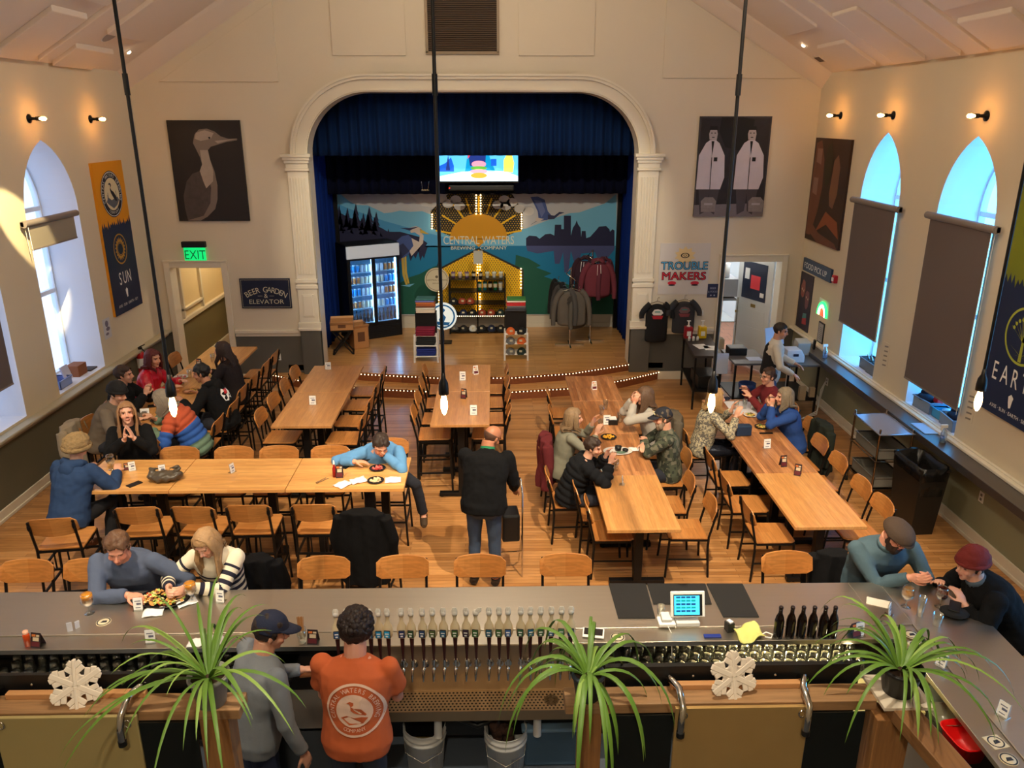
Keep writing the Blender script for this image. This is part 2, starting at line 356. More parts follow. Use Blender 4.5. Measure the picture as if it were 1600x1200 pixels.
# raised acoustic slabs on the ceiling slopes: (side, x near eave, x up the slope, y0, y1)
def slab(side,xa,xb,y0,y1):
    X=XL if side=='L' else XR; m=MB(); th=.07
    def zz(x): return 5.2+.61*abs(x-X)
    vs=[]
    for dz in(-.03,-.03-th):
        vs+=[(xa,y0,zz(xa)+dz),(xb,y0,zz(xb)+dz),(xb,y1,zz(xb)+dz),(xa,y1,zz(xa)+dz)]
    m.add(vs,[(0,1,2,3),(4,5,6,7)[::-1],(0,4,5,1),(1,5,6,2),(2,6,7,3),(3,7,4,0)])
    return m
n=0
for a in [('L',-5.72,-4.94,9.86,10.68),('L',-5.62,-4.0,8.7,9.6),('L',-5.7,-3.2,10.82,11.1),('L',-5.75,-5.4,11.24,12.3),('L',-5.1,-3.0,11.5,12.65),('L',-4.7,-3.4,9.9,10.7),
          ('R',5.2,4.73,11.52,12.5),('R',5.2,3.3,11.0,11.3),('R',5.22,4.3,10.25,10.98),('R',5.22,3.6,9.48,10.12),('R',5.22,3.9,8.95,9.35),('R',5.2,4.78,7.95,8.86),('R',4.4,3.2,11.7,12.85),('R',4.6,3.5,8.0,8.85),('L',-5.6,-3.6,7.2,8.5),('R',5.2,3.6,6.2,7.7)]:
    n+=1; struct('ceiling_panel_%d'%n,slab(*a),CEIL,bevel=.01)
# flat raised panels on the back gable, soffit strip along the roof line
PAN=CREAMB
for i,poly in enumerate([[(-5.33,5.03),(-3.43,5.03),(-3.43,6.2)],[(2.7,5.09),(4.95,5.09),(2.7,6.45)],[(-2.55,5.42),(-1.39,5.42),(-1.39,7),(-2.55,7)],[(.39,5.42),(1.59,5.42),(1.59,7),(.39,7)]]):
    m=MB(); m.prism(poly,YB-.022,YB); struct('trim_%d'%(5+i),m,PAN,bevel=.004)
m=MB()
for X,e in((XL,1),(XR,-1)):
    m.add([(X,YB-.42,5.2),(AX,YB-.42,RIDGE),(AX,YB,RIDGE-.36),(X,YB,4.93)],[(0,1,2,3)])
struct('trim_9',m,CEIL)
# vent grille in the gable
m=MB(); m.bx(-1.06,.07,YB-.02,YB,5.46,6.7); g=thing('vent_grille','large dark louvred vent grille high in the gable above the stage arch','vent',(-.495,YB,5.46))
m=MB(); m.bx(-.58,.58,-.035,0,-.02,.02); m.bx(-.58,.58,-.035,0,1.16,1.2); m.bx(-.58,-.54,-.035,0,0,1.2); m.bx(.54,.58,-.035,0,0,1.2); m.build('frame',mat('grille_frame',(150,130,105),.5),g)
m=MB(); m.bx(-.55,.55,-.012,-.004,0,1.18); m.build('backing',mat('grille_back',(52,42,36),.7),g)
m=MB()
for i in range(38): m.box((0,-.022,.02+i*.0307),(1.08,.016,.011),0,R3(.6,0,0))
m.build('slats',mat('grille_slat',(96,80,66),.5),g)
# arch casing, pilasters, capitals
m=MB()
o0=archcurve(0); 
for off0,off1,yy in((0,.27,.05),(.02,.05,.075),(.19,.27,.09),(.235,.27,.11)):
    A=archcurve(off0); B=archcurve(off1); n=len(A)
    vs=[(a,YB-yy,b) for a,b in A]+[(a,YB-yy,b) for a,b in B]+[(a,YB,b) for a,b in A]+[(a,YB,b) for a,b in B]
    m.add(vs,[(i,i+1,n+i+1,n+i) for i in range(n-1)]+[(2*n+i,2*n+i+1,i+1,i) for i in range(n-1)]+[(n+i,n+i+1,3*n+i+1,3*n+i) for i in range(n-1)],0,False)
struct('trim_10',m,TRIMW)
m=MB()   # reveal of the arch opening
A=[(AX-HW+.01,.31)]+archcurve(-.01)+[(AX+HW-.01,.31)]; n=len(A)
m.add([(a,YB-.05,b) for a,b in A]+[(a,YB+.3,b) for a,b in A],[(i,i+1,n+i+1,n+i) for i in range(n-1)]); struct('trim_11',m,TRIMW)
for i,xc in enumerate((AX-HW-.18,AX+HW+.18)):
    m=MB(); m.bx(xc-.17,xc+.17,YB-.07,YB,1.0,3.66)
    for k in range(6): 
        xx=xc-.115+k*.046; m.bx(xx-.012,xx+.012,YB-.085,YB-.07,1.95,3.55)
    for z0,z1,zw in((1.0,1.1,.03),(1.8,1.86,.02),(1.7,1.76,.02)): m.bx(xc-.17-zw,xc+.17+zw,YB-.07-zw,YB,z0,z1)
    m.bx(xc-.10,xc+.10,YB-.082,YB-.07,1.2,1.6); m.bx(xc-.08,xc+.08,YB-.09,YB-.08,1.22,1.58)
    for z0,z1,zw in((3.66,3.70,.025),(3.70,3.78,.01),(3.78,3.83,.03),(3.83,3.88,.05),(3.88,3.93,.075)): m.bx(xc-.17-zw,xc+.17+zw,YB-.08-zw,YB,z0,z1)
    struct('trim_%d'%(12+i),m,TRIMW,bevel=.006)
    m=MB(); m.bx(xc-.17,xc+.17,YB-.09,YB,0,.96); struct('trim_%d'%(14+i),m,GREY)
    m=MB(); m.bx(xc-.2,xc+.2,YB-.12,YB,.96,1.01); struct('trim_%d'%(16+i),m,TRIMW,bevel=.01)
# door casings
def casing(n,x0,x1,zt,w=.1):
    x0+=.012; x1-=.012; zt-=.012; m=MB(); m.bx(x0-w,x0,YB-.035,YB+T,0,zt+w); m.bx(x1,x1+w,YB-.035,YB+T,0,zt+w); m.bx(x0,x1,YB-.035,YB+T,zt,zt+w); m.bx(x0-w-.01,x1+w+.01,YB-.05,YB,zt+w,zt+w+.03)
    struct('door_%d'%n,m,TRIMW,bevel=.006)
casing(1,-5.57,-4.67,2.07); casing(2,3.97,4.97,2.14)
# hallway behind the left door
HC=mat('hall_paint',(228,206,160),.7)
m=MB(); m.bx(-5.75,-5.62,YB+T,16.5,1.0,3); m.bx(-5.75,-3.7,16.4,16.5,1.0,3); m.bx(-3.8,-3.7,YB+T,16.5,0,3); m.bx(-5.75,-3.7,YB+T,16.5,2.9,3); struct('wall_hallway',m,HC)
m=MB(); m.bx(-5.75,-5.62,YB+T,16.5,0,1.0); m.bx(-5.75,-3.7,16.4,16.5,0,1.0); struct('wall_hallway_wainscot',m,mat('olive_wainscot',(120,112,80),.6))
m=MB(); m.bx(-5.64,-5.56,YB+T,16.4,1.0,1.07); m.bx(-5.62,-3.8,16.32,16.4,1.0,1.07); m.bx(-5.62,-5.58,YB+T,16.4,0,.2); m.bx(-5.62,-3.8,16.36,16.4,0,.2)
for y0,y1,z0,z1 in((14.0,14.07,1.07,2.6),(14.95,15.02,1.07,2.6),(14.0,15.02,2.55,2.62),(14.0,15.02,1.2,1.25)): m.bx(-5.63,-5.57,y0,y1,z0,z1)
struct('trim_18',m,TRIMW,bevel=.006)
lamp('POINT','hall_light',(-4.6,15.2,2.6),55,(1,.82,.55),.12)
# kitchen behind the right door
KW=mat('kitchen_wall_paint',(226,224,218),.6)
m=MB(); m.bx(3.4,3.5,YB+T,18,0,3.2); m.bx(3.4,6.9,17.9,18,0,3.2); m.bx(6.8,6.9,YB+T,18,0,3.2); m.bx(3.4,6.9,YB+T,18,3.1,3.2); struct('wall_kitchen',m,KW)
lamp('POINT','kitchen_light',(4.7,15.2,2.9),80,(1,.93,.82),.25); lamp('POINT','kitchen_light',(5.6,14.5,2.6),50,(.9,.95,1),.25)  # second point light is added to brighten the space behind the open door
# stage
ST=.31
low=[(-4.05,13.6),(-3.2,13.1),(-2.2,12.75),(-.9,12.57),(.3,12.55),(1.3,12.72),(2.2,13.12),(2.95,13.6)]
upr=[(-3.3,13.6),(-2.3,13.12),(-.9,12.87),(.3,12.87),(1.3,13.08),(2.4,13.6)]
m=MB(); m.prism(low[::-1],0,.155,0,'z'); struct('trim_19',m,RISER)
m=MB(); m.prism([(a,b) for a,b in low[::-1]],.155,.163,0,'z'); struct('trim_20',m,STAGEF)
m=MB(); m.prism(upr[::-1],.16,ST-.008,0,'z'); struct('trim_21',m,RISER)
m=MB(); m.prism(upr[::-1],ST-.008,ST,0,'z'); m.bx(-3.7,3.0,YB,16.4,ST-.1,ST); struct('floor_stage',m,STAGEF)
LED=mat('led_glow',(255,226,180),.5,emit=7,emitc=(255,222,170))
def ledstrip(path,z,label,step=.062):
    m=MB(); m2=MB(); c=0
    for (a,b),(c2,d) in zip(path[:-1],path[1:]):
        L_=math.hypot(c2-a,d-b); k=int(L_/step); nx,ny=(d-b)/L_,-(c2-a)/L_
        if ny>0: nx,ny=-nx,-ny
        for i in range(k):
            t=(i+.5)/k; m.ell((a+(c2-a)*t+nx*.014,b+(d-b)*t+ny*.014,z),(.0085,.0085,.0085),0,n=6,m=4)
        m2.bar((a+nx*.006,b+ny*.006,z),(c2+nx*.006,d+ny*.006,z),.01,.008)
    t=thing('light_strip',label,'string lights',(0,0,0)); m.build('bulbs',LED,t)['kind']='stuff'; m2.build('cord',BLACK,t)
ledstrip(low,.135,'string of tiny warm bulbs along the lower stage step edge')
ledstrip(upr,ST-.03,'string of tiny warm bulbs along the upper stage step edge')
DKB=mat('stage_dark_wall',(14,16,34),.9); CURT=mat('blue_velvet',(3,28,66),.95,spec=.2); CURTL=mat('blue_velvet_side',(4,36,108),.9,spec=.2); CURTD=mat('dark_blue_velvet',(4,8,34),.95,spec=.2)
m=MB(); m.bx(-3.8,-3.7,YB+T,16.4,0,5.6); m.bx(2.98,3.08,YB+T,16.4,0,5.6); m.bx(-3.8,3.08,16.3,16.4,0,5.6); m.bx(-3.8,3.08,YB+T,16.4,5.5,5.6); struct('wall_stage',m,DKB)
m=MB(); m.bx(-3.13,2.45,16.2,16.3,ST,.58); m.bx(-3.13,2.45,16.18,16.2,ST,.40); struct('baseboard_stage',m,mat('stage_base_paint',(190,182,166),.6))
def curtain(name,label,x0,x1,y,z0,z1,mt,amp=.05,wl=.16,ydir=None,group=None):
    """folded cloth hanging in a plane; ydir=(x,y0,y1) hangs it along y"""
    m=MB(); nx=max(8,int((abs(x1-x0))/wl*10)); nz=10; vs=[]
    for j in range(nz+1):
        for i in range(nx+1):
            t=i/nx; z=z1+(z0-z1)*j/nz; k=j/nz
            d=amp*(.35+.65*k)*(math.sin(2*PI*t*(x1-x0)/wl+.7*math.sin(5*t*7))+.35*math.sin(2*PI*t*(x1-x0)/wl*.43+1))
            a=x0+(x1-x0)*t
            vs.append((a,y+d,z) if ydir is None else (ydir+d,a,z))
    fs=[(j*(nx+1)+i,j*(nx+1)+i+1,(j+1)*(nx+1)+i+1,(j+1)*(nx+1)+i) for j in range(nz) for i in range(nx)]
    m.add(vs,fs,0,True); o=m.build(name,mt,solid=.008); tag(o,label,'curtain',group); return o
curtain('stage_valance','wide pleated blue velvet valance hanging across the top of the stage arch',-3.25,2.6,14.2,3.87,5.45,CURT,.05,.17)
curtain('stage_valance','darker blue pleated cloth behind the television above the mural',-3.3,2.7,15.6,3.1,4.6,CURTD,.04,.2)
curtain('stage_curtain','long blue velvet curtain hanging at the left side of the stage',13.95,16.1,0,ST+.02,5.3,CURTL,.045,.22,ydir=-3.22)
curtain('stage_curtain','long blue velvet curtain hanging at the right side of the stage',13.95,16.1,0,ST+.02,5.3,CURTL,.045,.22,ydir=2.56)
m=MB(); m.bx(-3.18,2.5,16.1,16.2,3.09,3.17); m.bx(-3.2,-3.13,16.1,16.2,ST,3.17); m.bx(2.45,2.52,16.1,16.2,ST,3.17); struct('trim_22',m,BLACK)
# ---------------------------------------------------------------- mural at the back of the stage
def flatm(name,rgb,r=.6,**k): return mat(name,rgb,r,**k)
C_=dict(sky=(186,186,190),lb=(110,178,212),mb=(70,150,200),lake=(0,112,156),navy=(22,24,62),green=(10,82,66),sun=(204,142,8),cream=(226,214,176),dk=(34,30,22),yel=(232,182,20),refl=(64,72,118),cloud=(206,202,198),her=(62,82,140),hwh=(200,186,176),leg=(196,166,70),hdk=(40,46,84),hdl=(96,108,160))
ck=list(C_); MM=[flatm('mural_'+k,C_[k]) for k in ck]; I={k:i for i,k in enumerate(ck)}
def U(pts,y=16.17): return [(lambda p:(p.x,p.z))(aty(u,v,y)) for u,v in pts]
m=MB(); m.bx(-3.13,2.45,16.17,16.2,.58,3.09,I['sky']); Y0=16.169
def F(pts,c,k=1): m.flat(U(pts),Y0-.0012*k,I[c])
F([(527,303),(533,304),(545,314),(556,320),(575,321),(592,329),(600,333),(612,332),(625,329),(640,331),(660,330),(680,338),(720,352),(760,362),(800,362),(822,357),(840,350),(862,342),(875,338),(890,333),(905,332),(922,326),(945,318),(963,303),(963,386),(527,386)],'lb',1)
F([(527,318),(545,326),(575,336),(600,345),(625,352),(660,362),(700,372),(735,386),(527,386)],'mb',2)
F([(527,384),(963,384),(963,491),(527,491)],'lake',2)
# left wooded hills
F([(527,330),(545,340),(560,344),(580,350),(596,356),(606,362),(625,362),(640,366),(655,370),(668,380),(664,386),(527,386)],'navy',3)
def fir(u,v0,v1,w,c='navy',k=4):
    n=5; L=[];Rr=[]
    for i in range(n):
        t=(i+1)/n; vv=v0+(v1-v0)*t
        L+= [(u-w*t,vv),(u-w*t*.55,vv-(v1-v0)*.05)]; Rr+= [(u+w*t,vv),(u+w*t*.55,vv-(v1-v0)*.05)]
    F([(u,v0)]+Rr+L[::-1],c,k)
for u,v0,v1,w in((530,318,366,9),(543,324,366,10),(556,317,368,12),(568,332,368,9),(577,322,368,12),(588,330,370,10),(532,327,352,5),(541,332,356,6),(554,325,358,7.5),(547,340,360,5),(565,340,360,5),(575,331,362,8),(585,338,362,6),(596,358,372,4),(607,357,372,4.5),(618,362,374,4),(535,342,362,6)): fir(u,v0,v1,w)
for u,w in((605,8),(618,10),(632,9),(646,11),(660,8)): F([(u-w,386),(u+w,386),(u+w*.3,404),(u,399),(u-w*.4,408)],'navy',3)
F([(527,470),(560,462),(600,456),(617,447),(640,433),(656,428),(670,420),(690,412),(690,491),(527,491)],'green',3)
F([(806,398),(826,404),(845,415),(838,418),(862,427),(850,432),(880,442),(905,450),(963,456),(963,491),(800,491)],'green',3)
for i in range(14):
    u=566+i*8; F([(u,455),(u+1.5,455),(u+2+i%3,430-(i*7)%13)],'green',4)
# skyline and reflection
sk=[(822,384),(822,372),(827,368),(838,369),(843,373),(852,366),(860,365),(866,368),(867,351),(877,351),(877,358),(881,358),(881,337),(892,337),(892,368),(895,356),(899,350),(901,344),(903,350),(907,356),(908,370),(909,361),(915,361),(916,372),(922,370),(931,360),(936,354),(947,353),(952,358),(953,362),(957,358),(960,360),(960,384)]
F(sk,'navy',4); F([(822,384),(960,384),(960,390),(945,408),(935,408),(930,394),(908,396),(905,408),(897,410),(892,392),(888,424),(882,426),(880,394),(874,412),(867,412),(865,392),(840,396),(824,392)],'refl',4)
# honeycomb panel, rays, sun, house-shaped lower panel
HX=[(673,330),(700,303),(800,303),(817,330),(817,358),(784,372),(712,372),(673,356)]
F(HX,'dk',5); 
F([(748,387),(682,421),(682,491),(818,491),(818,421)],'dk',5); F([(748,390),(685,423),(685,491),(815,491),(815,423)],'yel',6)
def inpoly(p,poly):
    r=False;j=len(poly)-1
    for i in range(len(poly)):
        a,b=poly[i],poly[j]
        if (a[1]>p[1])!=(b[1]>p[1]) and p[0]<(b[0]-a[0])*(p[1]-a[1])/(b[1]-a[1])+a[0]: r=not r
        j=i
    return r
h2=U([(748,390),(685,423),(685,491),(815,491),(815,423)]); h1=U(HX)
for poly,c,kk in((h2,'dk',7),(h1,'yel',6)):   # honeycomb dots
    xs=[p[0] for p in poly]; zs=[p[1] for p in poly]; d=.052; z=min(zs); r=0
    while z<max(zs):
        x=min(xs)+(d/2 if r%2 else 0)
        while x<max(xs):
            if inpoly((x,z),poly): m.disc(x,z,.012 if kk==7 else .009,Y0-.0012*kk,I[c],6)
            x+=d
        z+=d*.8; r+=1
for a in (10,32,53,72,90,108,127,148,170):
    ca,sa=math.cos(math.radians(a)),math.sin(math.radians(a)); R2=66 if 40<a<140 else 68
    F([(748+40*ca-1.3*sa,372-40*sa-1.3*ca),(748+R2*ca-1.3*sa,372-R2*sa-1.3*ca),(748+R2*ca+1.3*sa,372-R2*sa+1.3*ca),(748+40*ca+1.3*sa,372-40*sa+1.3*ca)],'yel',7)
F([(748+45*math.cos(PI*i/24),374-40*math.sin(PI*i/24)) for i in range(25)],'sun',8); F([(735,373),(762,373),(748,386)],'sun',8)
for cu,cv in((700,318),(712,312),(690,310),(718,322),(790,322),(800,316),(778,320),(812,326),(826,330),(788,312)):
    p=aty(cu,cv,16.17); m.disc(p.x,p.z,.11,Y0-.0012*9,I['cloud'],18,rz=.085)
F([(640,303),(706,303),(716,316),(700,326),(660,322)],'cloud',3)
# standing heron
F([(617,398),(616,385),(620,376),(628,369),(638,367),(646,374),(647,386),(638,398),(628,406),(618,420),(614,412)],'her',5); F([(616,388),(630,380),(640,392),(626,404),(617,416)],'hdk',6)
F([(643,372),(655,378),(656,368),(648,363),(642,364),(641,360),(648,357),(655,360),(662,368),(661,380),(652,390),(643,400),(640,392),(646,384)],'hwh',7)
F([(640,356),(650,353),(659,357),(656,362),(646,361)],'hwh',8); F([(656,357),(671,366),(657,364)],'leg',8); F([(625,356),(640,356),(655,354),(640,360)],'hdk',9)
F([(627,404),(631,402),(633,430),(637,445),(634,445),(629,430)],'leg',6); F([(632,402),(635,400),(636,425),(640,443),(637,443),(633,427)],'leg',6)
F([(626,446),(648,443),(640,448)],'lb',6)
# flying heron
F([(829,308),(840,307),(851,312),(856,330),(862,337),(855,344),(842,345),(840,330),(836,322)],'her',5); F([(834,312),(846,314),(852,330),(846,340),(840,324)],'hdl',6)
F([(856,335),(866,337),(874,331),(882,332),(874,335),(866,342),(856,343)],'hdk',6); F([(845,342),(832,349),(828,352),(840,344)],'hdk',6); F([(838,340),(850,342),(842,346),(836,345)],'hwh',7)
T=thing('mural','wide wall mural of lake, heron, sunburst and city skyline behind the stage','mural',(0,0,0))
m.build('painted_panel',MM,T)
m=MB(); p=aty(748,381.5,16.15); text(m,'CENTRAL WATERS',p.x,p.z,.235,16.155,0,sx=.72); p=aty(748,390,16.15); text(m,'BREWING   COMPANY',p.x,p.z,.10,16.155,0,sx=1.12)
m.build('lettering',flatm('mural_lettering',(214,212,190)),T)
m=MB()
for u,v0,v1,n in((675,335,357,7),(815,335,357,7),(744,305,334,8),(751,305,334,8),(746,398,488,20),(750,398,488,20),(686,455,488,8),(814,420,450,7)):
    for i in range(n):
        p=aty(u,v0+(v1-v0)*i/(n-1),16.14); m.ell(p,.014,0,n=6,m=4)
m.build('light_dots',LED,T)
# ---------------------------------------------------------------- television
T=thing('television','lit television hanging under the blue valance above the mural','television',(-.29,14.9,3.36))
m=MB(); m.bx(-.73,.73,0,.06,0,.84); m.build('casing',BLACKP,T,bevel=.01)
TV=[('tv_sky',(90,190,255)),('tv_white',(210,235,255)),('tv_blue',(20,90,200)),('tv_red',(240,70,90)),('tv_teal',(0,140,190)),('tv_yellow',(240,220,90)),('tv_green',(90,170,60)),('tv_navy',(30,50,120)),('tv_pink',(255,150,170)),('tv_orange',(255,150,50))]
TM=[mat(n,c,.4,emit=1.5) for n,c in TV]
m=MB(); m.flat([(-.71,.03),(.71,.03),(.71,.82),(-.71,.82)],-.002,0)
def G(pts,c,k): m.flat(pts,-.002-.001*k,c)
G([(-.71,.12),(-.3,.2),(.2,.22),(.5,.2),(.71,.12),(.71,.03),(-.71,.03)],1,1); G([(-.71,.2),(-.45,.2),(-.45,.3),(-.5,.45),(-.6,.35),(-.71,.3)],2,1); G([(-.25,.2),(-.2,.5),(-.15,.8),(.12,.8),(.2,.45),(.3,.2)],4,1)
G([(-.16,.3),(-.18,.45),(-.1,.55),(-.02,.6),(.08,.55),(.13,.5),(.12,.35),(.05,.28)],7,2); G([(-.2,.42),(-.12,.52),(.05,.53),(.15,.6),(.15,.8),(-.15,.8)],3,3); m.disc(0,.33,.13,-.006,8,20,rz=.06); m.disc(0,.26,.15,-.007,6,20,rz=.035); m.disc(0,.2,.16,-.008,8,20,rz=.04); m.disc(0,.13,.15,-.009,9,20,rz=.05); m.disc(0,.09,.19,-.0055,1,20,rz=.04)
G([(.45,.2),(.45,.4),(.52,.52),(.6,.5),(.64,.35),(.62,.18)],5,2); m.disc(.54,.56,.05,-.005,7,14); G([(.22,.3),(.32,.3),(.32,.42),(.22,.42)],2,2); G([(-.6,.22),(-.52,.22),(-.55,.5)],7,2)
for x in(-.66,-.5,-.38,.28,.4): G([(x,.6),(x+.06,.6),(x+.06,.75),(x,.75)],1,1)
m.build('screen',TM,T)
T2=thing('speaker_bar','dark speaker bar mounted right under the television','speaker',(-.25,14.92,3.22)); m=MB(); m.bx(-.6,.6,-.03,.05,0,.1); m.build('body',BLACKP,T2,bevel=.02); m=MB(); m.ell((-.58,-.035,.05),.01,0,n=8,m=5); m.build('indicator_lamp',mat('red_led',(255,30,20),.4,emit=5),T2)
m=MB(); m.tube([(0,0,.16),(.02,0,0),(.12,0,0),(.14,0,.16)],.006,6,0); m.bx(.0,.14,-.02,.02,-.01,.02); o=m.build('wire_bracket',CHROME); o.location=(-1.35,15.0,3.22); tag(o,'small pale wire bracket hanging left of the television','bracket')
# ---------------------------------------------------------------- beverage cooler
HEAD=math.atan2(-.61,.81)  # the front swings away to the right
T=thing('beverage_cooler','tall lit glass-door beverage cooler at the left of the stage, pale sign on top','refrigerator',(-2.83,15.1,ST),math.radians(30))
Wc,Dc,Hc=1.08,.6,1.87
m=MB(); m.bx(0,.04,0,Dc,0,Hc); m.bx(Wc-.04,Wc,0,Dc,0,Hc); m.bx(0,Wc,Dc-.03,Dc,0,Hc); m.bx(0,Wc,0,Dc,0,.30); m.bx(0,Wc,.0,Dc,Hc-.06,Hc); m.bx(.04,Wc-.04,.03,Dc,1.62,1.66)
for k in range(7): m.bx(.05,Wc-.05,-.012,0,.04+k*.034,.055+k*.034)
m.build('cabinet',mat('cooler_black',(14,15,17),.35),T,bevel=.006)
m=MB(); m.bx(0,Wc,-.03,.02,1.62,Hc-.01); m.build('sign_panel',mat('cooler_sign',(190,196,204),.4,emit=.25),T,bevel=.01)
m=MB(); m.bx(.04,Wc-.04,Dc-.06,Dc-.04,.3,1.62); m.bx(.04,.05,.05,Dc-.05,.3,1.62); m.bx(Wc-.05,Wc-.04,.05,Dc-.05,.3,1.62); m.build('lining',mat('cooler_lining',(170,215,245),.5),T)
m=MB(); 
for x in(.06,.52,Wc-.07): m.bx(x-.008,x+.008,.05,.07,.33,1.6)
m.build('light_tube',mat('cooler_light',(170,225,255),.5,emit=22),T)
m=MB()
SH=[.33,.62,.87,1.1,1.33]
for z in SH: m.bx(.05,Wc-.05,.06,Dc-.06,z-.01,z)
m.build('shelf',mat('cooler_shelf',(170,200,220),.4),T)
for x0,x1 in((.03,.53),(.53,Wc-.03)):
    m=MB(); m.bx(x0,x0+.035,-.02,.01,.3,1.62); m.bx(x1-.035,x1,-.02,.01,.3,1.62); m.bx(x0,x1,-.02,.01,.3,.335); m.bx(x0,x1,-.02,.01,1.585,1.62); f=m.build('door',mat('cooler_black',(14,15,17)),T)
    g=MB(); g.bx(x0+.035,x1-.035,-.008,-.004,.335,1.585); g.build('pane',GLASSW,f)
# drinks inside, each its own thing
cm=[mat('can_%d'%i,c,.3,.3,emit=0) for i,c in enumerate([(60,150,220),(220,230,240),(200,120,60),(60,70,90),(230,220,200)])]
def mkcan():
    m=MB(); m.lathe([(0,0),(.027,.002),(.03,.01),(.03,.105),(.026,.118),(0,.12)],10,0,mats=[3,1,1,3,3]); return m
cans=[]
for i in(0,1,2,4):
    m=MB(); m.lathe([(0,0),(.028,.002),(.032,.012),(.032,.13),(.026,.145),(0,.146)],10,0,mats=[1,1,0,1,1]); cans.append(m.build('drink_can',[cm[i],cm[1]]))
bo=MB(); bo.lathe([(0,0),(.03,0),(.03,.13),(.012,.19),(.012,.24),(0,.24)],10,0); botc=bo.build('drink_bottle',mat('dark_bottle_glass',(28,16,12),.15))
Mx=Matrix.Rotation(math.radians(30),4,'Z'); Mx.translation=Vector((-2.83,15.1,ST))
sname=['bottom','second','middle','fourth','top']; first={}
for si,z in enumerate(SH):
    for half,(x0,x1) in enumerate(((.1,.5),(.58,1.0))):
        for k in range(6):
            src=botc if si==0 else cans[(si*2+half+(k//3))%4]
            p=Mx@Vector((x0+(x1-x0)*k/5,.13,z)); c=src.copy(); COL.objects.link(c); c.location=p
            tag(c,('dark bottle' if si==0 else 'drink can')+' on the %s shelf of the lit cooler, behind its %s door'%(sname[si],('left','right')[half]),'bottle' if si==0 else 'can','drinks on the %s cooler shelf, %s door'%(sname[si],('left','right')[half]))
for o in cans+[botc]: bpy.data.objects.remove(o)
# ---------------------------------------------------------------- side stand with carton beside the cooler
CARD=mat('cardboard',(176,124,76),.8,noise_amt=.08); CARDL=mat('light_cardboard',(196,150,104),.8)
T=thing('folding_stand','black folding stand carrying a carton, by the left stage curtain','stand',(-2.85,14.35,ST),.15)
m=MB(); m.bx(-.2,.2,-.15,.15,.44,.47); 
for s_ in(-1,1): m.bar((-.18,s_*.13,0),(.18,s_*.13,.45),.025); m.bar((.18,s_*.13,0),(-.18,s_*.13,.45),.025); m.bar((s_*.18,-.15,.02),(s_*.18,.15,.02),.03)
m.build('frame',BLACK,T)
def carton(name,label,loc,rz,d,open_=True,g=None):
    T=thing(name,label,'box',loc,rz,g); m=MB(); x,y,z=d[0]/2,d[1]/2,d[2]; t=.008
    m.bx(-x,x,-y,-y+t,0,z); m.bx(-x,x,y-t,y,0,z); m.bx(-x,-x+t,-y,y,0,z); m.bx(x-t,x,-y,y,0,z); m.bx(-x,x,-y,y,0,t); m.build('walls',CARD,T)
    m=MB(); m.box((0,-y-.03,z-.02),(2*x,.07,.006),0,R3(-.9,0,0)); m.box((0,y+.03,z-.0),(2*x,.07,.006),0,R3(.8,0,0)); m.build('flap',CARDL,T)
    m=MB(); m.bx(-.07,.07,-y-.002,-y,z*.3,z*.7); m.build('printed_label',mat('carton_print',(96,60,36),.8),T)
    return T
carton('carton','shallow cardboard carton on top of the black folding stand',(-2.85,14.35,ST+.47),.15,(.42,.32,.16))
carton('carton','taller cardboard carton on the stage floor against the cooler',(-2.62,14.75,ST),.5,(.3,.26,.46))
# ---------------------------------------------------------------- round signs
def roundsign(name,label,loc,r,bg,fg,tilt=0):
    T=thing(name,label,'sign',loc); m=MB(); m.tube([(0,-.012,0),(0,.012,0)],[r,r],40,0,False); m.build('disc',bg,T)
    m=MB(); m.ring(0,0,r*.86,r*.9,-.0135,0); text(m,'CENTRAL WATERS',0,-.02,r*.2,-.0135,0); m.disc(0,.25*r,.12*r,-.0135,0,12); text(m,'BREWING',0,-.35*r,r*.16,-.0135,0); m.build('print',fg,T); return T
p=aty(682.5,437,15.4); T=roundsign('round_sign','pale round sign hanging left of the yellow honeycomb panel',p,.235,mat('sign_tan',(190,178,150),.5),mat('sign_brown',(96,84,66),.6)); 
m=MB(); m.bar((0,.02,.2),(0,.75,.24),.015); m.build('bracket',BLACK,T)
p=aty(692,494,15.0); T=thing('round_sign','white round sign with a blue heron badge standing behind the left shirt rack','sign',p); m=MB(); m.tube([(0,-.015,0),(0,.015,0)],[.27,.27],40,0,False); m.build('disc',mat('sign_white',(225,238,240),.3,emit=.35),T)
m=MB(); m.ring(0,0,.205,.235,-.017,0); m.flat([(-.05,-.16),(0,-.16),(.06,-.02),(.0,.06),(.05,.12),(.02,.16),(-.04,.1),(-.02,.02),(-.08,-.06)],-.017,0); m.flat([(-.14,-.1),(.14,-.12),(.1,-.18),(-.1,-.17)],-.0175,0); m.build('print',mat('sign_blue',(24,100,170),.5),T)
m=MB(); m.bar((0,0.02,-.27),(0,.02,-(p.z-ST)),.03); m.bx(-.16,.16,-.1,.14,-(p.z-ST),-(p.z-ST)+.02); m.build('post',BLACK,T)
p=aty(747,402,15.6); o=MB(); o.bx(-.09,.09,-.01,.01,-.13,.13); o=o.build('menu_board',mat('menu_grey',(168,168,160),.5)); o.location=p; tag(o,'small grey notice board hanging from the peak of the yellow panel','sign')
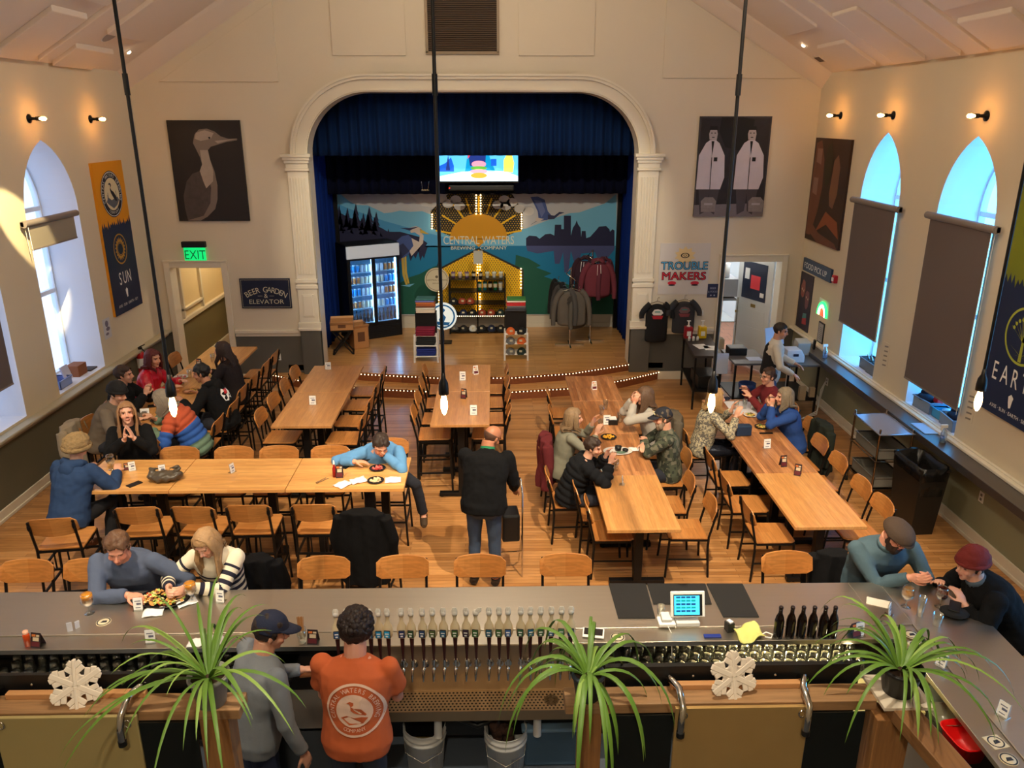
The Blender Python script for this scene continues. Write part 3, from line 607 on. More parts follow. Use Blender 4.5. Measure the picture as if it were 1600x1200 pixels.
# ---------------------------------------------------------------- stage shelf with caps and mugs
T=thing('display_shelf','black metal display shelf of caps and drinkware in front of the yellow panel','shelf',(-.37,15.85,ST))
m=MB()
for x in(-.56,0,.56):
    for y in(-.18,.18): m.bx(x-.012,x+.012,y-.012,y+.012,0,1.17)
m.build('frame',BLACK,T)
LZ=[.05,.38,.62,.87,1.12]
for z in LZ:
    m=MB(); m.bx(-.57,.57,-.19,.19,z-.012,z); m.build('shelf_board',BLACK,T)
m=MB()
for i in range(26): m.ell((-.53+i*.0425,-.2,.375),.009,0,n=6,m=4)
m.build('light_dots',LED,T)
def capmesh(c,cb=None):
    m=MB(); pr=[(.092*math.cos(a),.095*math.sin(a)) for a in [PI/2*i/7 for i in range(8)]]
    m.lathe([(r,z) for r,z in pr],14,0,sc=(.92,1.08)); m.ell((0,0,.094),(.008,.008,.005),0,n=6,m=4)
    m2=MB(); vs=[];fs=[]
    for i in range(9):
        a=-PI*.0+PI*i/8; a=PI+PI*i/8
        vs+=[(.083*math.cos(a),-.0+.095*math.sin(a)*1.0,.012-.0*i),(.078*math.cos(a),.095*math.sin(a)-.075*abs(math.sin(a))**.6,.004-.014*abs(math.cos(a)))]
    for i in range(8): fs.append((2*i,2*i+1,2*i+3,2*i+2))
    m2.add(vs,fs,0,True); return m,m2
def makecap(label,loc,rz,c1,c2,group):
    T=thing('cap',label,'cap',loc,rz,group); a,b_=capmesh(0); a.build('crown',c1,T); b_.build('brim',c2,T,solid=.005); 
    q=MB(); q.box((0,-.094,.05),(.05,.006,.035)); q.build('patch',mat('cap_patch',(190,180,150),.7),T); return T
ccol={'black':(22,22,24),'dark green':(26,44,40),'rust red':(150,60,34),'grey':(110,108,106),'orange':(206,96,36),'navy':(28,34,60),'white':(200,198,190)}
CM={k:mat('cap_'+k.replace(' ','_'),v,.8) for k,v in ccol.items()}
k=0
for z,row,nm in((LZ[0],['grey','black','white','black','navy','black'],'lowest'),(LZ[1],['black','navy','black','rust red','rust red','dark green'],'lower'),(LZ[2],['black','rust red','rust red'],'middle')):
    for j,c in enumerate(row):
        x=-.48+j*(.19 if z!=LZ[2] else .17)
        makecap('%s cap, %s from left on the %s board of the black stage shelf'%(c,['first','second','third','fourth','fifth','sixth'][j],nm),(-.37+x,15.83,ST+z),rnd.uniform(-.2,.2),CM[c],CM['black' if c=='grey' else c],'caps on the black stage shelf')
mugc={'purple':(110,80,120),'pale pink':(200,170,170),'clear':(200,205,200),'green':(30,110,70),'black':(24,24,26),'teal':(30,110,120)}
for z,row,nm in((LZ[4],['purple','pale pink','purple','black','black','clear','clear','clear'],'top'),(LZ[3],['green','teal','black','green','clear'],'upper middle')):
    for j,c in enumerate(row):
        h=.12 if z==LZ[4] else .17; x=-.48+j*.137 if z==LZ[4] else .05+j*.105
        m=MB(); m.lathe([(0,0),(.036,.002),(.042,h),(.038,h),(.034,.01),(0,.012)],12,0)
        T=thing('tumbler','%s tumbler, %s from left on the %s board of the black stage shelf'%(c,['first','second','third','fourth','fifth','sixth','seventh','last'][j],nm),'cup',(-.37+x,15.83,ST+z),0,'tumblers on the black stage shelf')
        m.build('cup',mat('tumbler_'+c.replace(' ','_'),mugc[c],.3),T); q=MB(); q.lathe([(.0375,h*.35),(.0415,h*.8)],12,0,sc=(1.03,1.03)); q.build('print_band',mat('tumbler_band',(190,176,150),.5),T)
# ---------------------------------------------------------------- white racks with folded shirts and caps
def rack(x,y,label):
    T=thing('merchandise_rack',label,'rack',(x,y,ST)); m=MB(); w=.21
    for sx_ in(-1,1):
        for sy in(-1,1): m=MB(); m.bar((sx_*w,sy*.17,0),(sx_*w*.95,sy*.16,.52),.022); m.build('leg',WHITE,T)
    for z in(.12,.32,.5): q=MB(); q.bx(-.2,.2,-.17,.17,z-.018,z); q.build('shelf_board',WHITE,T,bevel=.003)
    q=MB(); q.bx(-.19,.19,.02,.19,.5,.88); q.build('top_box',BLACKP,T); return T
def shirtstack(x,y,z,cols,where,w=.34):
    for k,(nm,c) in enumerate(cols):
        m=MB(); h=.032; n=14; sh=[]
        m.box((rnd.uniform(-.008,.008),0,h/2),(w,.27,h),0,rnd.uniform(-.05,.05))
        o=m.build('folded_shirt',mat('cloth_'+nm.replace(' ','_'),c,.9,noise_amt=.06,bump=.2,bump_scale=30),bevel=.014,seg=3); o.location=(x,y,z+k*h)
        same=[q[0] for q in cols].count(nm)>1
        tag(o,'%s folded shirt %s%s'%(nm,where,'' if same else ', %s up'%['first','second','third','fourth','fifth','sixth','seventh','eighth'][k]),'shirt','folded shirts '+where)
XA,YA=-1.255,13.85; rack(XA,YA,'white rack of folded shirts at the front of the stage, left of the centre pole')
shirtstack(XA,YA-.02,ST+.12,[('royal blue',(28,44,120))]*4,'on the lowest board of the left white rack')
shirtstack(XA,YA-.02,ST+.32,[('charcoal',(34,36,36))]*4,'on the middle board of the left white rack')
shirtstack(XA,YA-.06,ST+.5,[('maroon',(124,24,52))]*4,'on the top board of the left white rack')
shirtstack(XA,YA+.1,ST+.88,[('cream',(220,206,186)),('oatmeal',(214,200,180)),('ivory',(216,210,196)),('brown',(120,72,52)),('rust',(178,98,54)),('orange',(196,110,62)),('periwinkle',(104,112,176)),('teal',(60,110,110))],'on the black box of the left white rack')
XB,YB_=.365,13.95; rack(XB,YB_,'white rack of caps and shirts on the front stage, right of the centre pole')
shirtstack(XB,YB_+.1,ST+.88,[('dark grey',(60,62,68)),('slate grey',(66,68,78)),('heather grey',(110,108,110)),('red',(196,50,50)),('crimson',(190,44,48)),('cream white',(214,204,186)),('leaf green',(60,120,60))],'on the black box of the right white rack')
for z,a,b_,nm in((.12,'grey','dark green','lowest'),(.32,'grey','orange','middle'),(.5,'orange','black','top')):
    makecap('%s cap at the left of the %s board of the right white rack'%(a,nm),(XB-.1,YB_-.06,ST+z),.1,CM[a],CM[a],'caps on the white rack'); makecap('%s cap at the right of the %s board of the right white rack'%(b_,nm),(XB+.1,YB_-.06,ST+z),-.2,CM[b_],CM['black' if nm=='top' else b_],'caps on the white rack')
# ---------------------------------------------------------------- hanging garments
def garment(name,label,cat,loc,rz,c,sleeve=.55,body=.62,w=.25,hood=False,drape=.1,group=None,printc=None,thick=.07,shift=0,printpat=None):
    """a top hanging on a hanger, arms down; local: x width, -y front, top at z=0"""
    T=thing(name,label,cat,loc,rz,group); m=MB(); n=18; rings=[]
    for t in range(9):
        k=t/8; z=-.03-body*k; hw=(w*.55+w*.45*min(1,k*5)); th=thick*(.7+.5*k)
        ring=[]
        for q in range(n):
            a=2*PI*q/n; f=1+.12*math.sin(a*5+k*3)
            ring.append(Vector((hw*math.cos(a),th*math.sin(a)*f,z+(.03*math.cos(a)**2*-1 if t==0 else 0))))
        rings.append(ring)
    m.loft(rings,0); 
    for s_ in(-1,1): m.tube([(s_*w*.6,0,-.05),(s_*w*1.0,0,-.12),(s_*(w+.08),-.01,-.12-sleeve*.5),(s_*(w+.07),-.03,-.1-sleeve)],[.06,.065,.055,.045],8,0)
    m.build('fabric',c,T,sub=1)
    if hood: q=MB(); q.tube([(-.11,-.02,-.03),(-.08,.05,-.0),(0,.07,.01),(.08,.05,-.0),(.11,-.02,-.03)],[.03,.045,.05,.045,.03],8,0); q.build('hood',c,T); q=MB(); q.tube([(-.03,-.08,-.06),(-.035,-.1,-.25)],.005,5); q.tube([(.03,-.08,-.06),(.035,-.1,-.22)],.005,5); q.build('drawstring',WPAPER,T)
    if printc:
        q=MB(); q.flat([(-.1,-.2),(-.06,-.14),(0,-.13),(.07,-.15),(.1,-.2),(.06,-.24),(-.07,-.24)],-thick*1.12-.006,0); q.flat([(-.1,-.25),(.1,-.25),(.08,-.31),(-.07,-.31)],-thick*1.12-.006,1); q.flat([(-.05,-.17),(.04,-.17),(.05,-.19),(-.05,-.19)],-thick*1.12-.009,2); q.build('print',printc,T)
    q=MB(); q.tube([(-.16,0,-.05),(0,0,.0),(.16,0,-.05)],.006,5); q.tube([(0,0,0),(0,0,.05),(.02,0,.07),(.03,0,.05)],.004,5); q.build('hanger',CHROME,T)
    return T
MARO=mat('maroon_cloth',(108,44,58),.9,noise_amt=.1,bump=.3,bump_scale=20); GRYC=mat('grey_cloth',(92,86,80),.9,noise_amt=.12,bump=.3,bump_scale=20); BLKC=mat('black_cloth',(24,24,27),.9,noise_amt=.1,bump=.3,bump_scale=20); CHARC=mat('charcoal_cloth',(52,52,56),.9,noise_amt=.1)
def stand(x,y,h,label):
    T=thing('garment_stand',label,'stand',(x,y,ST)); m=MB(); m.cyl((0,0,0),(0,0,h),.014); m.build('pole',CHROME,T)
    m=MB()
    for a in(0,PI/2): m.bar((-.28*math.cos(a),-.28*math.sin(a),.015),(.28*math.cos(a),.28*math.sin(a),.015),.03,.03)
    m.build('base',CHROME,T); m=MB(); m.tube([(0,0,h-.35),(.12,-.1,h-.27),(.03,-.2,h-.18),(-.1,-.08,h-.1),(0,0,h)],.009,6); m.build('spiral_arm',CHROME,T)
stand(1.42,14.75,1.52,'chrome spiral garment stand on the stage holding grey sweatshirts'); stand(1.85,15.05,1.8,'taller chrome garment stand on the stage holding maroon hoodies')
garment('sweatshirt','grey crew-neck sweatshirt hanging frontmost on the shorter garment stand','sweatshirt',(1.42,14.53,1.48),.0,GRYC,.6,.7,.27,printc=[mat('dim_print',(60,56,54),.9)]*3)
garment('sweatshirt','grey sweatshirt hanging second on the shorter stand, turned left','sweatshirt',(1.3,14.68,1.5),-.9,mat('grey_cloth_dark',(70,68,68),.9),.6,.72,.25)
garment('sweatshirt','black sweatshirt hanging at the rear left of the shorter garment stand','sweatshirt',(1.2,14.95,1.56),-1.2,BLKC,.62,.8,.25)
garment('sweatshirt','dull grey sweatshirt hanging at the right of the shorter garment stand','sweatshirt',(1.58,14.7,1.42),.9,mat('grey_cloth_warm',(84,80,74),.9),.6,.72,.25)
garment('hoodie','maroon zip hoodie with pale drawstrings, frontmost on the taller stand','hoodie',(1.93,14.84,1.93),.15,MARO,.62,.66,.26,hood=True)
garment('hoodie','maroon hoodie hanging behind on the taller garment stand, turned right','hoodie',(2.1,15.05,1.92),1.0,mat('maroon_cloth_deep',(90,38,54),.9),.62,.7,.25,hood=True)
garment('hoodie','dark plum hoodie hanging at the left of the taller garment stand','hoodie',(1.72,15.1,1.94),-.8,mat('plum_cloth',(58,34,48),.9),.62,.7,.25,hood=True)
# ---------------------------------------------------------------- shirts on the wall right of the arch
tp=[mat('print_white',(220,220,214),.7),mat('print_red',(190,40,50),.7),mat('print_teal',(60,140,130),.7)]
garment('t_shirt','black t-shirt with a red and white print hanging right of the stage arch','t-shirt',(2.82,13.5,1.46),0,BLKC,.2,.72,.2,printc=tp,thick=.045)
garment('t_shirt','charcoal t-shirt with a faded print hanging beside the black one','t-shirt',(3.29,13.5,1.5),0,CHARC,.2,.6,.2,printc=[mat('print_dim',(120,90,90),.7),mat('print_dimr',(130,60,66),.7),tp[2]],thick=.045)
# ---------------------------------------------------------------- wall art (boards face -y in local space)
def board(name,label,cat,side,a0,a1,z0,z1,thick=.03,mt=None,edge=None):
    """side: B back wall (a = x), L left wall (a = y), R right wall (a = y)"""
    w=abs(a1-a0); c=(a0+a1)/2
    if side=='B': T=thing(name,label,cat,(c,YB,z0))
    if side=='L': T=thing(name,label,cat,(XL,c,z0),PI/2)
    if side=='R': T=thing(name,label,cat,(XR,c,z0),-PI/2)
    m=MB(); m.bx(-w/2,w/2,-thick,0,0,z1-z0); m.build('board',mt,T); return T,w,z1-z0,-thick-.001
def pic(T,layers,mats,name='artwork'):
    m=MB()
    for k,(pts,c) in enumerate(layers): m.flat(pts,T[3]-.0006*k,c)
    return m.build(name,mats,T[0])
# bird photograph
T=board('canvas_print','large dark canvas print of a wooden cormorant, upper left of the back wall','picture','B',-5.28,-4.11,2.85,4.45,.04,mat('canvas_dark',(38,32,32),.6,noise_amt=.35,noise_scale=1.6))
def Pp(pts,ox,oz,s,w,h): return [((x-ox)*s-w/2,h-(y-oz)*s) for x,y in pts]
s=1.17/365; q=lambda pts:[((x-838-(y-600)*.11)*s-.585,1.6-(y-600)*1.6/502) for x,y in pts]
bird_body=q([(978,670),(1000,645),(1040,640),(1080,655),(1110,678),(1150,690),(1192,688),(1192,697),(1140,705),(1095,718),(1060,728),(1045,745),(1055,790),(1078,850),(1092,920),(1092,990),(1080,1040),(1040,1080),(1005,1100),(940,1100),(925,1040),(918,970),(935,900),(965,862),(1003,848),(1015,815),(1005,780),(985,740),(970,710)])
pic(T,[(bird_body,0),(q([(1003,848),(1040,870),(1060,930),(1055,1010),(1020,1075),(940,1098),(925,1040),(918,970),(935,900),(965,862)]),1),(q([(1005,745),(1045,745),(1055,790),(1072,850),(1070,900),(1035,935),(1020,900),(1003,848),(1015,815)]),2),(q([(985,660),(1030,648),(1075,662),(1060,690),(1010,700),(980,690)]),2),(q([(1046,682),(1056,680),(1060,687),(1052,692)]),3),(q([(1080,700),(1150,693),(1190,691),(1140,700),(1095,712)]),2)],[mat('bird_mid',(122,108,100),.7),mat('bird_dark',(78,68,66),.7,noise_amt=.4,noise_scale=14),mat('bird_light',(168,152,140),.7,noise_amt=.2,noise_scale=10),BLACKP])
# photograph of two brewers
T=board('canvas_print','black and white canvas print of two people in lab coats with kegs, upper right','picture','B',3.35,4.53,2.9,4.51,.04,mat('canvas_grey',(58,54,60),.6,noise_amt=.5,noise_scale=4))
s=1.18; k_=lambda pts:[(-.59+x*1.18,y*1.61) for x,y in pts]
def man(cx,w,top):
    return [(k_([(cx-w,.28),(cx-w*.95,.62),(cx-w*.5,.74),(cx-.04,.77),(cx+.04,.77),(cx+w*.5,.74),(cx+w*.95,.62),(cx+w*1.05,.4),(cx+w*.8,.28)]),0),
            (k_([(cx-w*.8,.28),(cx+w*.75,.28),(cx+w*.5,.02),(cx+.02,.06),(cx,.24),(cx-.02,.06),(cx-w*.6,.02)]),1),
            (k_([(cx-.05,.775),(cx-.06,.83),(cx-.045,.875),(cx+.045,.875),(cx+.06,.83),(cx+.05,.765)]),2),(k_([(cx-.064,.84),(cx-.05,.905),(cx+.05,.905),(cx+.064,.84),(cx+.045,.868),(cx-.045,.868)]),3),(k_([(cx-.035,.842),(cx-.012,.842),(cx-.012,.834),(cx-.035,.834)]),3),(k_([(cx+.012,.842),(cx+.035,.842),(cx+.035,.834),(cx+.012,.834)]),3),(k_([(cx-.018,.8),(cx+.018,.8),(cx+.018,.793),(cx-.018,.793)]),3),(k_([(cx-.02,.76),(cx+.02,.76),(cx+.005,.62)]),3),(k_([(cx+.03,.6),(cx+.08,.6),(cx+.08,.56),(cx+.03,.56)]),3),(k_([(cx-.005,.6),(cx+.005,.6),(cx+.01,.28),(cx,.28)]),4)]
lay=[(k_([(.02,.98),(.98,.98),(.98,.12),(.02,.12)]),4),(k_([(.3,.99),(.28,.85),(.38,.7),(.62,.66),(.74,.8),(.76,.97),(.6,.99)]),3),(k_([(0,.0),(1,0),(1,.14),(0,.12)]),5)]+man(.2,.19,.8)+man(.74,.2,.8)
for cx in(.2,.88): lay+=[(k_([(cx-.1,.05),(cx-.11,.16),(cx-.06,.2),(cx+.06,.2),(cx+.11,.16),(cx+.1,.05)]),6),(k_([(cx-.06,.12),(cx+.06,.12),(cx+.06,.14),(cx-.06,.14)]),2)]
pic(T,lay,[mat('ph_white',(200,192,204),.7,noise_amt=.1),mat('ph_trousers',(70,64,70),.7),mat('ph_skin',(170,160,164),.7),mat('ph_black',(22,20,22),.7),mat('ph_dark',(44,40,44),.7,noise_amt=.5,noise_scale=9),mat('ph_floor',(120,112,118),.7,noise_amt=.2),mat('ph_keg',(138,128,126),.5,noise_amt=.3,noise_scale=20)])
# BEER GARDEN & ELEVATOR
T=board('wayfinding_sign','navy wall sign lettered BEER GARDEN and ELEVATOR beside the left doorway','sign','B',-4.4,-3.54,1.35,1.87,.03,NAVY)
m=MB(); y=T[3]; arctext(m,'BEER GARDEN',0,-.32,.60,.14,y,0,math.radians(123),math.radians(57)); text(m,'ELEVATOR',0,.08,.11,y,0,sx=1.15); text(m,'&',0,.185,.11,y,0); m.flat([(-.14,.215),(-.06,.215),(-.06,.22),(-.14,.22)],y); m.flat([(.06,.215),(.14,.215),(.14,.22),(.06,.22)],y)
for a,b_,c,d in((-.41,.41,.02,.024),(-.41,.41,.496,.5),(-.41,-.406,.02,.5),(.406,.41,.02,.5)): m.flat([(a,c),(b_,c),(b_,d),(a,d)],y)
m.build('lettering',mat('sign_cream',(206,200,176),.6),T[0])
# EXIT sign
T=thing('exit_sign','lit green EXIT sign above the left doorway','sign',(-5.09,YB-.03,2.17)); m=MB(); m.bx(-.2,.2,-.05,.03,.24,.34); m.build('housing',BLACKP,T,bevel=.01); m=MB(); m.bx(-.18,.18,-.012,-.004,0,.24); m.build('panel',mat('exit_panel',(20,190,110),.4,emit=.9,emitc=(10,235,120)),T)
m=MB(); text(m,'EXIT',0,.04,.22,-.014,0,sx=.8); m.flat([(-.165,.09),(-.15,.11),(-.15,.07)],-.014); m.build('lettering',mat('exit_letters',(0,70,40),.4,emit=.25,emitc=(0,140,70)),T)
# TROUBLE MAKERS banner
T=board('cloth_banner','white cloth banner with blue and red graffiti lettering TROUBLE MAKERS, right of the arch','banner','B',2.83,3.7,1.56,2.45,.012,mat('banner_white',(214,208,202),.8,noise_amt=.05,noise_scale=3,bump=.25,bump_scale=4))
bm=[mat('graf_blue',(90,170,220),.6),mat('graf_black',(24,22,30),.6),mat('graf_red',(206,40,60),.6),mat('graf_cream',(232,206,150),.6)]
m=MB(); y=T[3]-.004
m.flat([(.0+.19*math.cos(2*PI*i/20)*(1 if i%2 else .7),.68+.16*math.sin(2*PI*i/20)*(1 if i%2 else .7)) for i in range(20)],y,3); m.ring(0,.68,.055,.075,y-.001,1,e=.6); m.ring(0,.68,.02,.03,y-.001,1,e=.6)
for dx,dy in((.008,-.006),(-.008,.006),(.008,.008),(-.008,-.008)): text(m,'TROUBLE',dx,.44+dy,.19,y-.002,1,sx=1.0); text(m,'MAKERS',dx,.26+dy,.19,y-.002,1,sx=1.12)
text(m,'TROUBLE',0,.44,.19,y-.003,0,sx=1.0); text(m,'MAKERS',0,.26,.19,y-.003,2,sx=1.12)
for sx_ in(-.2,.2): m.disc(sx_,.2,.075,y-.0015,2,16,rz=.035); m.disc(sx_,.165,.06,y-.0018,1,16,rz=.015)
m.build('lettering',bm,T[0])
T=board('wall_plaque','small dark blue plaque with pale print beside the kitchen doorway','sign','B',3.70,3.89,1.5,1.74,.015,mat('plaque_navy',(40,46,78),.5)); m=MB(); text(m,'BEER',0,.15,.05,T[3]); text(m,'& FOOD',0,.09,.045,T[3]); m.disc(-.03,.04,.014,T[3],0,10); m.disc(.03,.04,.014,T[3],0,10); m.build('lettering',mat('plaque_print',(170,172,190),.6),T[0])
# electrical outlets
def outlet(side,a,z,label):
    T=board('outlet',label,'outlet',side,a-.04,a+.04,z,z+.12,.008,WHITE); m=MB(); m.flat([(-.018,.02),(.018,.02),(.018,.05),(-.018,.05)],T[3]); m.flat([(-.018,.07),(.018,.07),(.018,.1),(-.018,.1)],T[3]); m.build('socket',mat('socket_grey',(120,118,112),.5),T[0])
outlet('B',-3.86,.4,'white wall outlet on the grey wainscot left of the arch')
outlet('R',7.72,.5,'white wall outlet low on the right wall beside the black bin')
outlet('R',11.95,.42,'white wall outlet low on the right wall near the corner desk')
T=board('wall_switch','pair of small wall switches above the condiment table','switch','B',3.55,3.66,1.18,1.27,.008,WHITE); m=MB(); m.flat([(-.03,.02),(-.015,.02),(-.015,.07),(-.03,.07)],T[3]); m.flat([(.015,.02),(.03,.02),(.03,.07),(.015,.07)],T[3]); m.build('toggle',mat('socket_grey',(120,118,112),.5),T[0])
# tall side banners
def badge(m,cx,cz,r,y,mi,txt1='CENTRAL WATERS BREWING',e=1):
    m.disc(cx,cz,r,y,mi['ring'],40); m.disc(cx,cz,r*.70,y-.001,mi['in'],36); m.ring(cx,cz,r*.93,r*.96,y-.0012,mi['txt'],40)
    arctext(m,txt1,cx,cz,r*.75,r*.2,y-.0012,mi['txt'],math.radians(205),math.radians(-25)); arctext(m,'COMPANY',cx,cz,r*.74,r*.17,y-.0012,mi['txt'],math.radians(235),math.radians(305),inside=True)
    P=lambda pts:[(cx+x*r,cz+z*r) for x,z in pts]
    m.flat(P([(-.6,-.3),(-.35,-.45),(0,-.62),(.35,-.5),(.6,-.3),(.5,-.15),(.2,-.2),(-.1,-.25),(-.4,-.1)]),y-.002,mi['lo'])
    m.flat(P([(-.25,.42),(-.12,.5),(.0,.45),(.02,.36),(-.08,.28),(-.02,.18),(.18,.08),(.34,-.1),(.4,-.3),(.3,-.34),(.12,-.2),(.02,-.08),(-.08,.05),(-.14,.2),(-.06,.36),(-.12,.42)]),y-.003,mi['bird'])
    for a,b_ in((-.45,0),(-.38,.1),(.38,.12)): m.flat(P([(a-.02,-.35),(a+.02,-.35),(a+.02,b_),(a-.02,b_)]),y-.0025,mi['lo'])
def jag(w,z,h,n,seed):
    r=random.Random(seed); pts=[]
    for i in range(n+1):
        x=-w/2+w*i/n; pts.append((x,z+(r.uniform(.3,1)*h if i%2 else r.uniform(-.1,.25)*h)))
    return pts
T=board('hanging_banner','tall banner, orange over navy, with heron badge and the word SUN, left wall','banner','L',11.86,12.82,1.62,3.87,.04,mat('banner_orange',(226,150,22),.6))
mm=[mat('banner_navy',(20,36,72),.6),mat('banner_cream',(222,208,170),.6),mat('banner_dark',(18,24,44),.6),mat('banner_grey',(96,100,112),.6),mat('banner_gold',(190,140,50),.6),WPAPER]
m=MB(); y=T[3]; w=.96; j=jag(w,1.3,.14,30,3); m.flat([(-w/2,0),(w/2,0)]+j[::-1],y,0)
badge(m,0,1.78,.34,y-.001,{'ring':2,'in':1,'txt':5,'lo':3,'bird':2})
m.ring(0,.96,.2,.22,y-.001,4,e=1.05); m.flat([(0+.17*math.cos(2*PI*i/36)*(1 if i%2 else .75),.96+.18*math.sin(2*PI*i/36)*(1 if i%2 else .75)) for i in range(36)],y-.001,4); m.disc(0,.96,.105,y-.0015,0,24); m.ring(0,.96,.085,.095,y-.002,4)
[text(m,ch,(i-1)*.15,.43,.27,y-.001,5,sx=.7) for i,ch in enumerate('SUN')]; m.flat([(-.03,.27),(-.04,.33),(0,.36),(.04,.33),(.03,.29),(.02,.22),(-.01,.21)],y-.001,5); text(m,'AXIS · SUN · EARTH · SKY',0,.1,.06,y-.001,5); m.build('print',mm,T[0])
T=board('hanging_banner','tall banner, green over navy, with tree badge and the word EARTH, right wall','banner','R',7.05,8.02,1.52,4.0,.04,mat('banner_green',(120,128,24),.6))
m=MB(); y=T[3]; j=jag(.97,1.35,.13,30,5); m.flat([(-.485,0),(.485,0)]+j[::-1],y,0); badge(m,0,2.0,.34,y-.001,{'ring':2,'in':1,'txt':5,'lo':3,'bird':2})
m.ring(.0,.9,.27,.295,y-.001,4); m.flat([(-.02,.64),(.03,.64),(.02,.9),(-.01,.9)],y-.001,4)
for i in range(9):
    a=math.radians(20+i*17.5); m.flat([(0,.84),(.012,.84),(.22*math.cos(a),.9+.2*math.sin(a)),(.2*math.cos(a)-.01,.9+.2*math.sin(a))],y-.001,4); m.disc(.18*math.cos(a),.9+.17*math.sin(a),.02,y-.0015,4,8)
for i in range(5): a=math.radians(200+i*35); m.flat([(0,.7),(.01,.7),(.2*math.cos(a),.85+.2*math.sin(a))],y-.001,4)
[text(m,ch,(i-2)*.165,.36,.28,y-.001,5,sx=.68) for i,ch in enumerate('EARTH')]; m.flat([(-.03,.2),(-.04,.26),(0,.29),(.04,.26),(.03,.22),(.02,.15),(-.01,.14)],y-.001,5); text(m,'AXIS · SUN · EARTH · SKY',0,.07,.055,y-.001,5); m.build('print',[mm[0],mm[1],mm[2],mm[3],mat('banner_olive',(170,180,60),.6),WPAPER],T[0])
# barrel canvas, FOOD PICK UP, street poster
T=board('canvas_print','tall brown canvas print of stacked barrels, right wall above the pick-up sign','picture','R',12.12,13.48,2.55,4.18,.04,mat('canvas_brown',(60,38,28),.6,noise_amt=.5,noise_scale=2))
B_=lambda pts:[(-.68+x*1.36,z*1.63) for x,z in pts]
pic(T,[(B_([(.02,.35),(.05,.95),(.2,.98),(.33,.8),(.36,.55),(.3,.3),(.15,.05),(.02,.05)]),0),(B_([(.58,.5),(.62,.8),(.72,.86),(.8,.75),(.8,.5),(.72,.36),(.62,.38)]),1),(B_([(.1,.9),(.25,.9),(.25,.75),(.1,.77)]),2),(B_([(.08,.62),(.22,.62),(.22,.45),(.08,.47)]),2),(B_([(.3,.1),(.55,.32),(.9,.25),(.98,.1),(.6,.2)]),3),(B_([(.05,.1),(.4,.0),(.98,.0),(.9,.05),(.4,.1),(.1,.2)]),0),(B_([(.4,.9),(.5,.99),(.6,.8),(.55,.6),(.45,.55),(.38,.7)]),4)],[mat('barrel_a',(110,66,48),.6,noise_amt=.3,noise_scale=5),mat('barrel_b',(120,82,60),.6),mat('barrel_tag',(140,104,90),.6),mat('barrel_c',(136,72,38),.6),mat('barrel_d',(48,40,22),.6)])
T=board('wayfinding_sign','long navy wall sign lettered FOOD PICK UP above the pick-up corner','sign','R',12.25,13.42,2.02,2.23,.035,mat('food_sign',(40,62,92),.5)); m=MB(); text(m,'FOOD PICK UP',-.05,.055,.135,T[3],0,sx=1.05); m.build('lettering',WPAPER,T[0])
# red alarm at the end of the sign
T=thing('fire_alarm','small red alarm horn at the right end of the pick-up sign','alarm',(XR,12.1,2.05),-PI/2); m=MB(); m.bx(-.05,.05,-.06,0,0,.12); m.build('body',mat('alarm_red',(190,24,36),.4),T,bevel=.01); m=MB(); m.bx(-.03,.03,-.075,-.06,.03,.09); m.build('lens',WHITE,T,bevel=.008)
T=board('wall_poster','dark comic-style poster of two figures below the pick-up sign','poster','R',12.95,13.5,1.02,1.98,.015,mat('poster_dark',(56,44,56),.6,noise_amt=.6,noise_scale=7))
Q=lambda pts:[(-.275+x*.55,z*.96) for x,z in pts]; y=T[3]; 
pic(T,[(Q([(.15,.6),(.12,.75),(.25,.88),(.42,.85),(.48,.7),(.4,.58),(.28,.55)]),0),(Q([(.1,.15),(.15,.55),(.42,.55),(.45,.3),(.4,.1)]),1),(Q([(.55,.55),(.52,.66),(.62,.72),(.8,.72),(.86,.6),(.82,.45),(.7,.38),(.58,.42)]),2),(Q([(.5,.72),(.6,.8),(.85,.8),(.9,.7)]),3),(Q([(.48,.1),(.55,.38),(.86,.4),(.92,.1)]),1),(Q([(.5,.1),(.5,.2),(.8,.24),(.84,.12)]),4),(Q([(.48,.2),(.52,.3),(.78,.32),(.8,.24)]),5),(Q([(.2,.7),(.26,.74),(.28,.68)]),6),(Q([(.34,.68),(.4,.72),(.4,.66)]),6),(Q([(.6,.6),(.66,.62),(.66,.57)]),6),(Q([(.74,.58),(.8,.6),(.79,.55)]),6),(Q([(.25,.62),(.36,.62),(.3,.59)]),4)],[mat('po_a',(150,90,80),.6),mat('po_b',(44,40,60),.6),mat('po_c',(128,80,84),.6),mat('po_d',(60,40,50),.6),mat('po_e',(170,50,56),.6),mat('po_f',(80,140,140),.6),mat('po_g',(220,200,170),.6)])
# neon wedge light and notice
T=thing('neon_sign','small glowing arched neon sign, green, white and red, on the right wall','light',(XR,12.42,1.45),-PI/2)
def tubearc(r,mt,nm,y=-.03,e=1):
    m=MB(); m.tube([(r*math.cos(PI*i/12),y,r*1.25*math.sin(PI*i/12)) for i in range(13)],.02,8); m.build(nm,mt,T)
tubearc(.17,mat('neon_green',(40,230,110),.4,emit=2.5),'green_tube'); tubearc(.125,mat('neon_white',(255,245,190),.4,emit=4),'white_tube')
m=MB(); m.flat([(-.09,0),(.09,0),(.08,.1),(0,.13),(-.08,.1)],-.03); m.build('red_core',mat('neon_red',(255,60,30),.4,emit=3),T); m=MB(); m.bx(-.2,.2,-.012,0,-.02,.26); m.build('backplate',mat('neon_back',(230,230,220),.4),T)
T=board('framed_notice','small black framed notice under the neon sign','notice','R',12.3,12.52,1.0,1.34,.015,BLACKP); m=MB(); m.flat([(-.09,.02),(.09,.02),(.09,.32),(-.09,.32)],T[3],0); m.build('paper',mat('notice_paper',(176,170,166),.7),T[0]); m=MB()
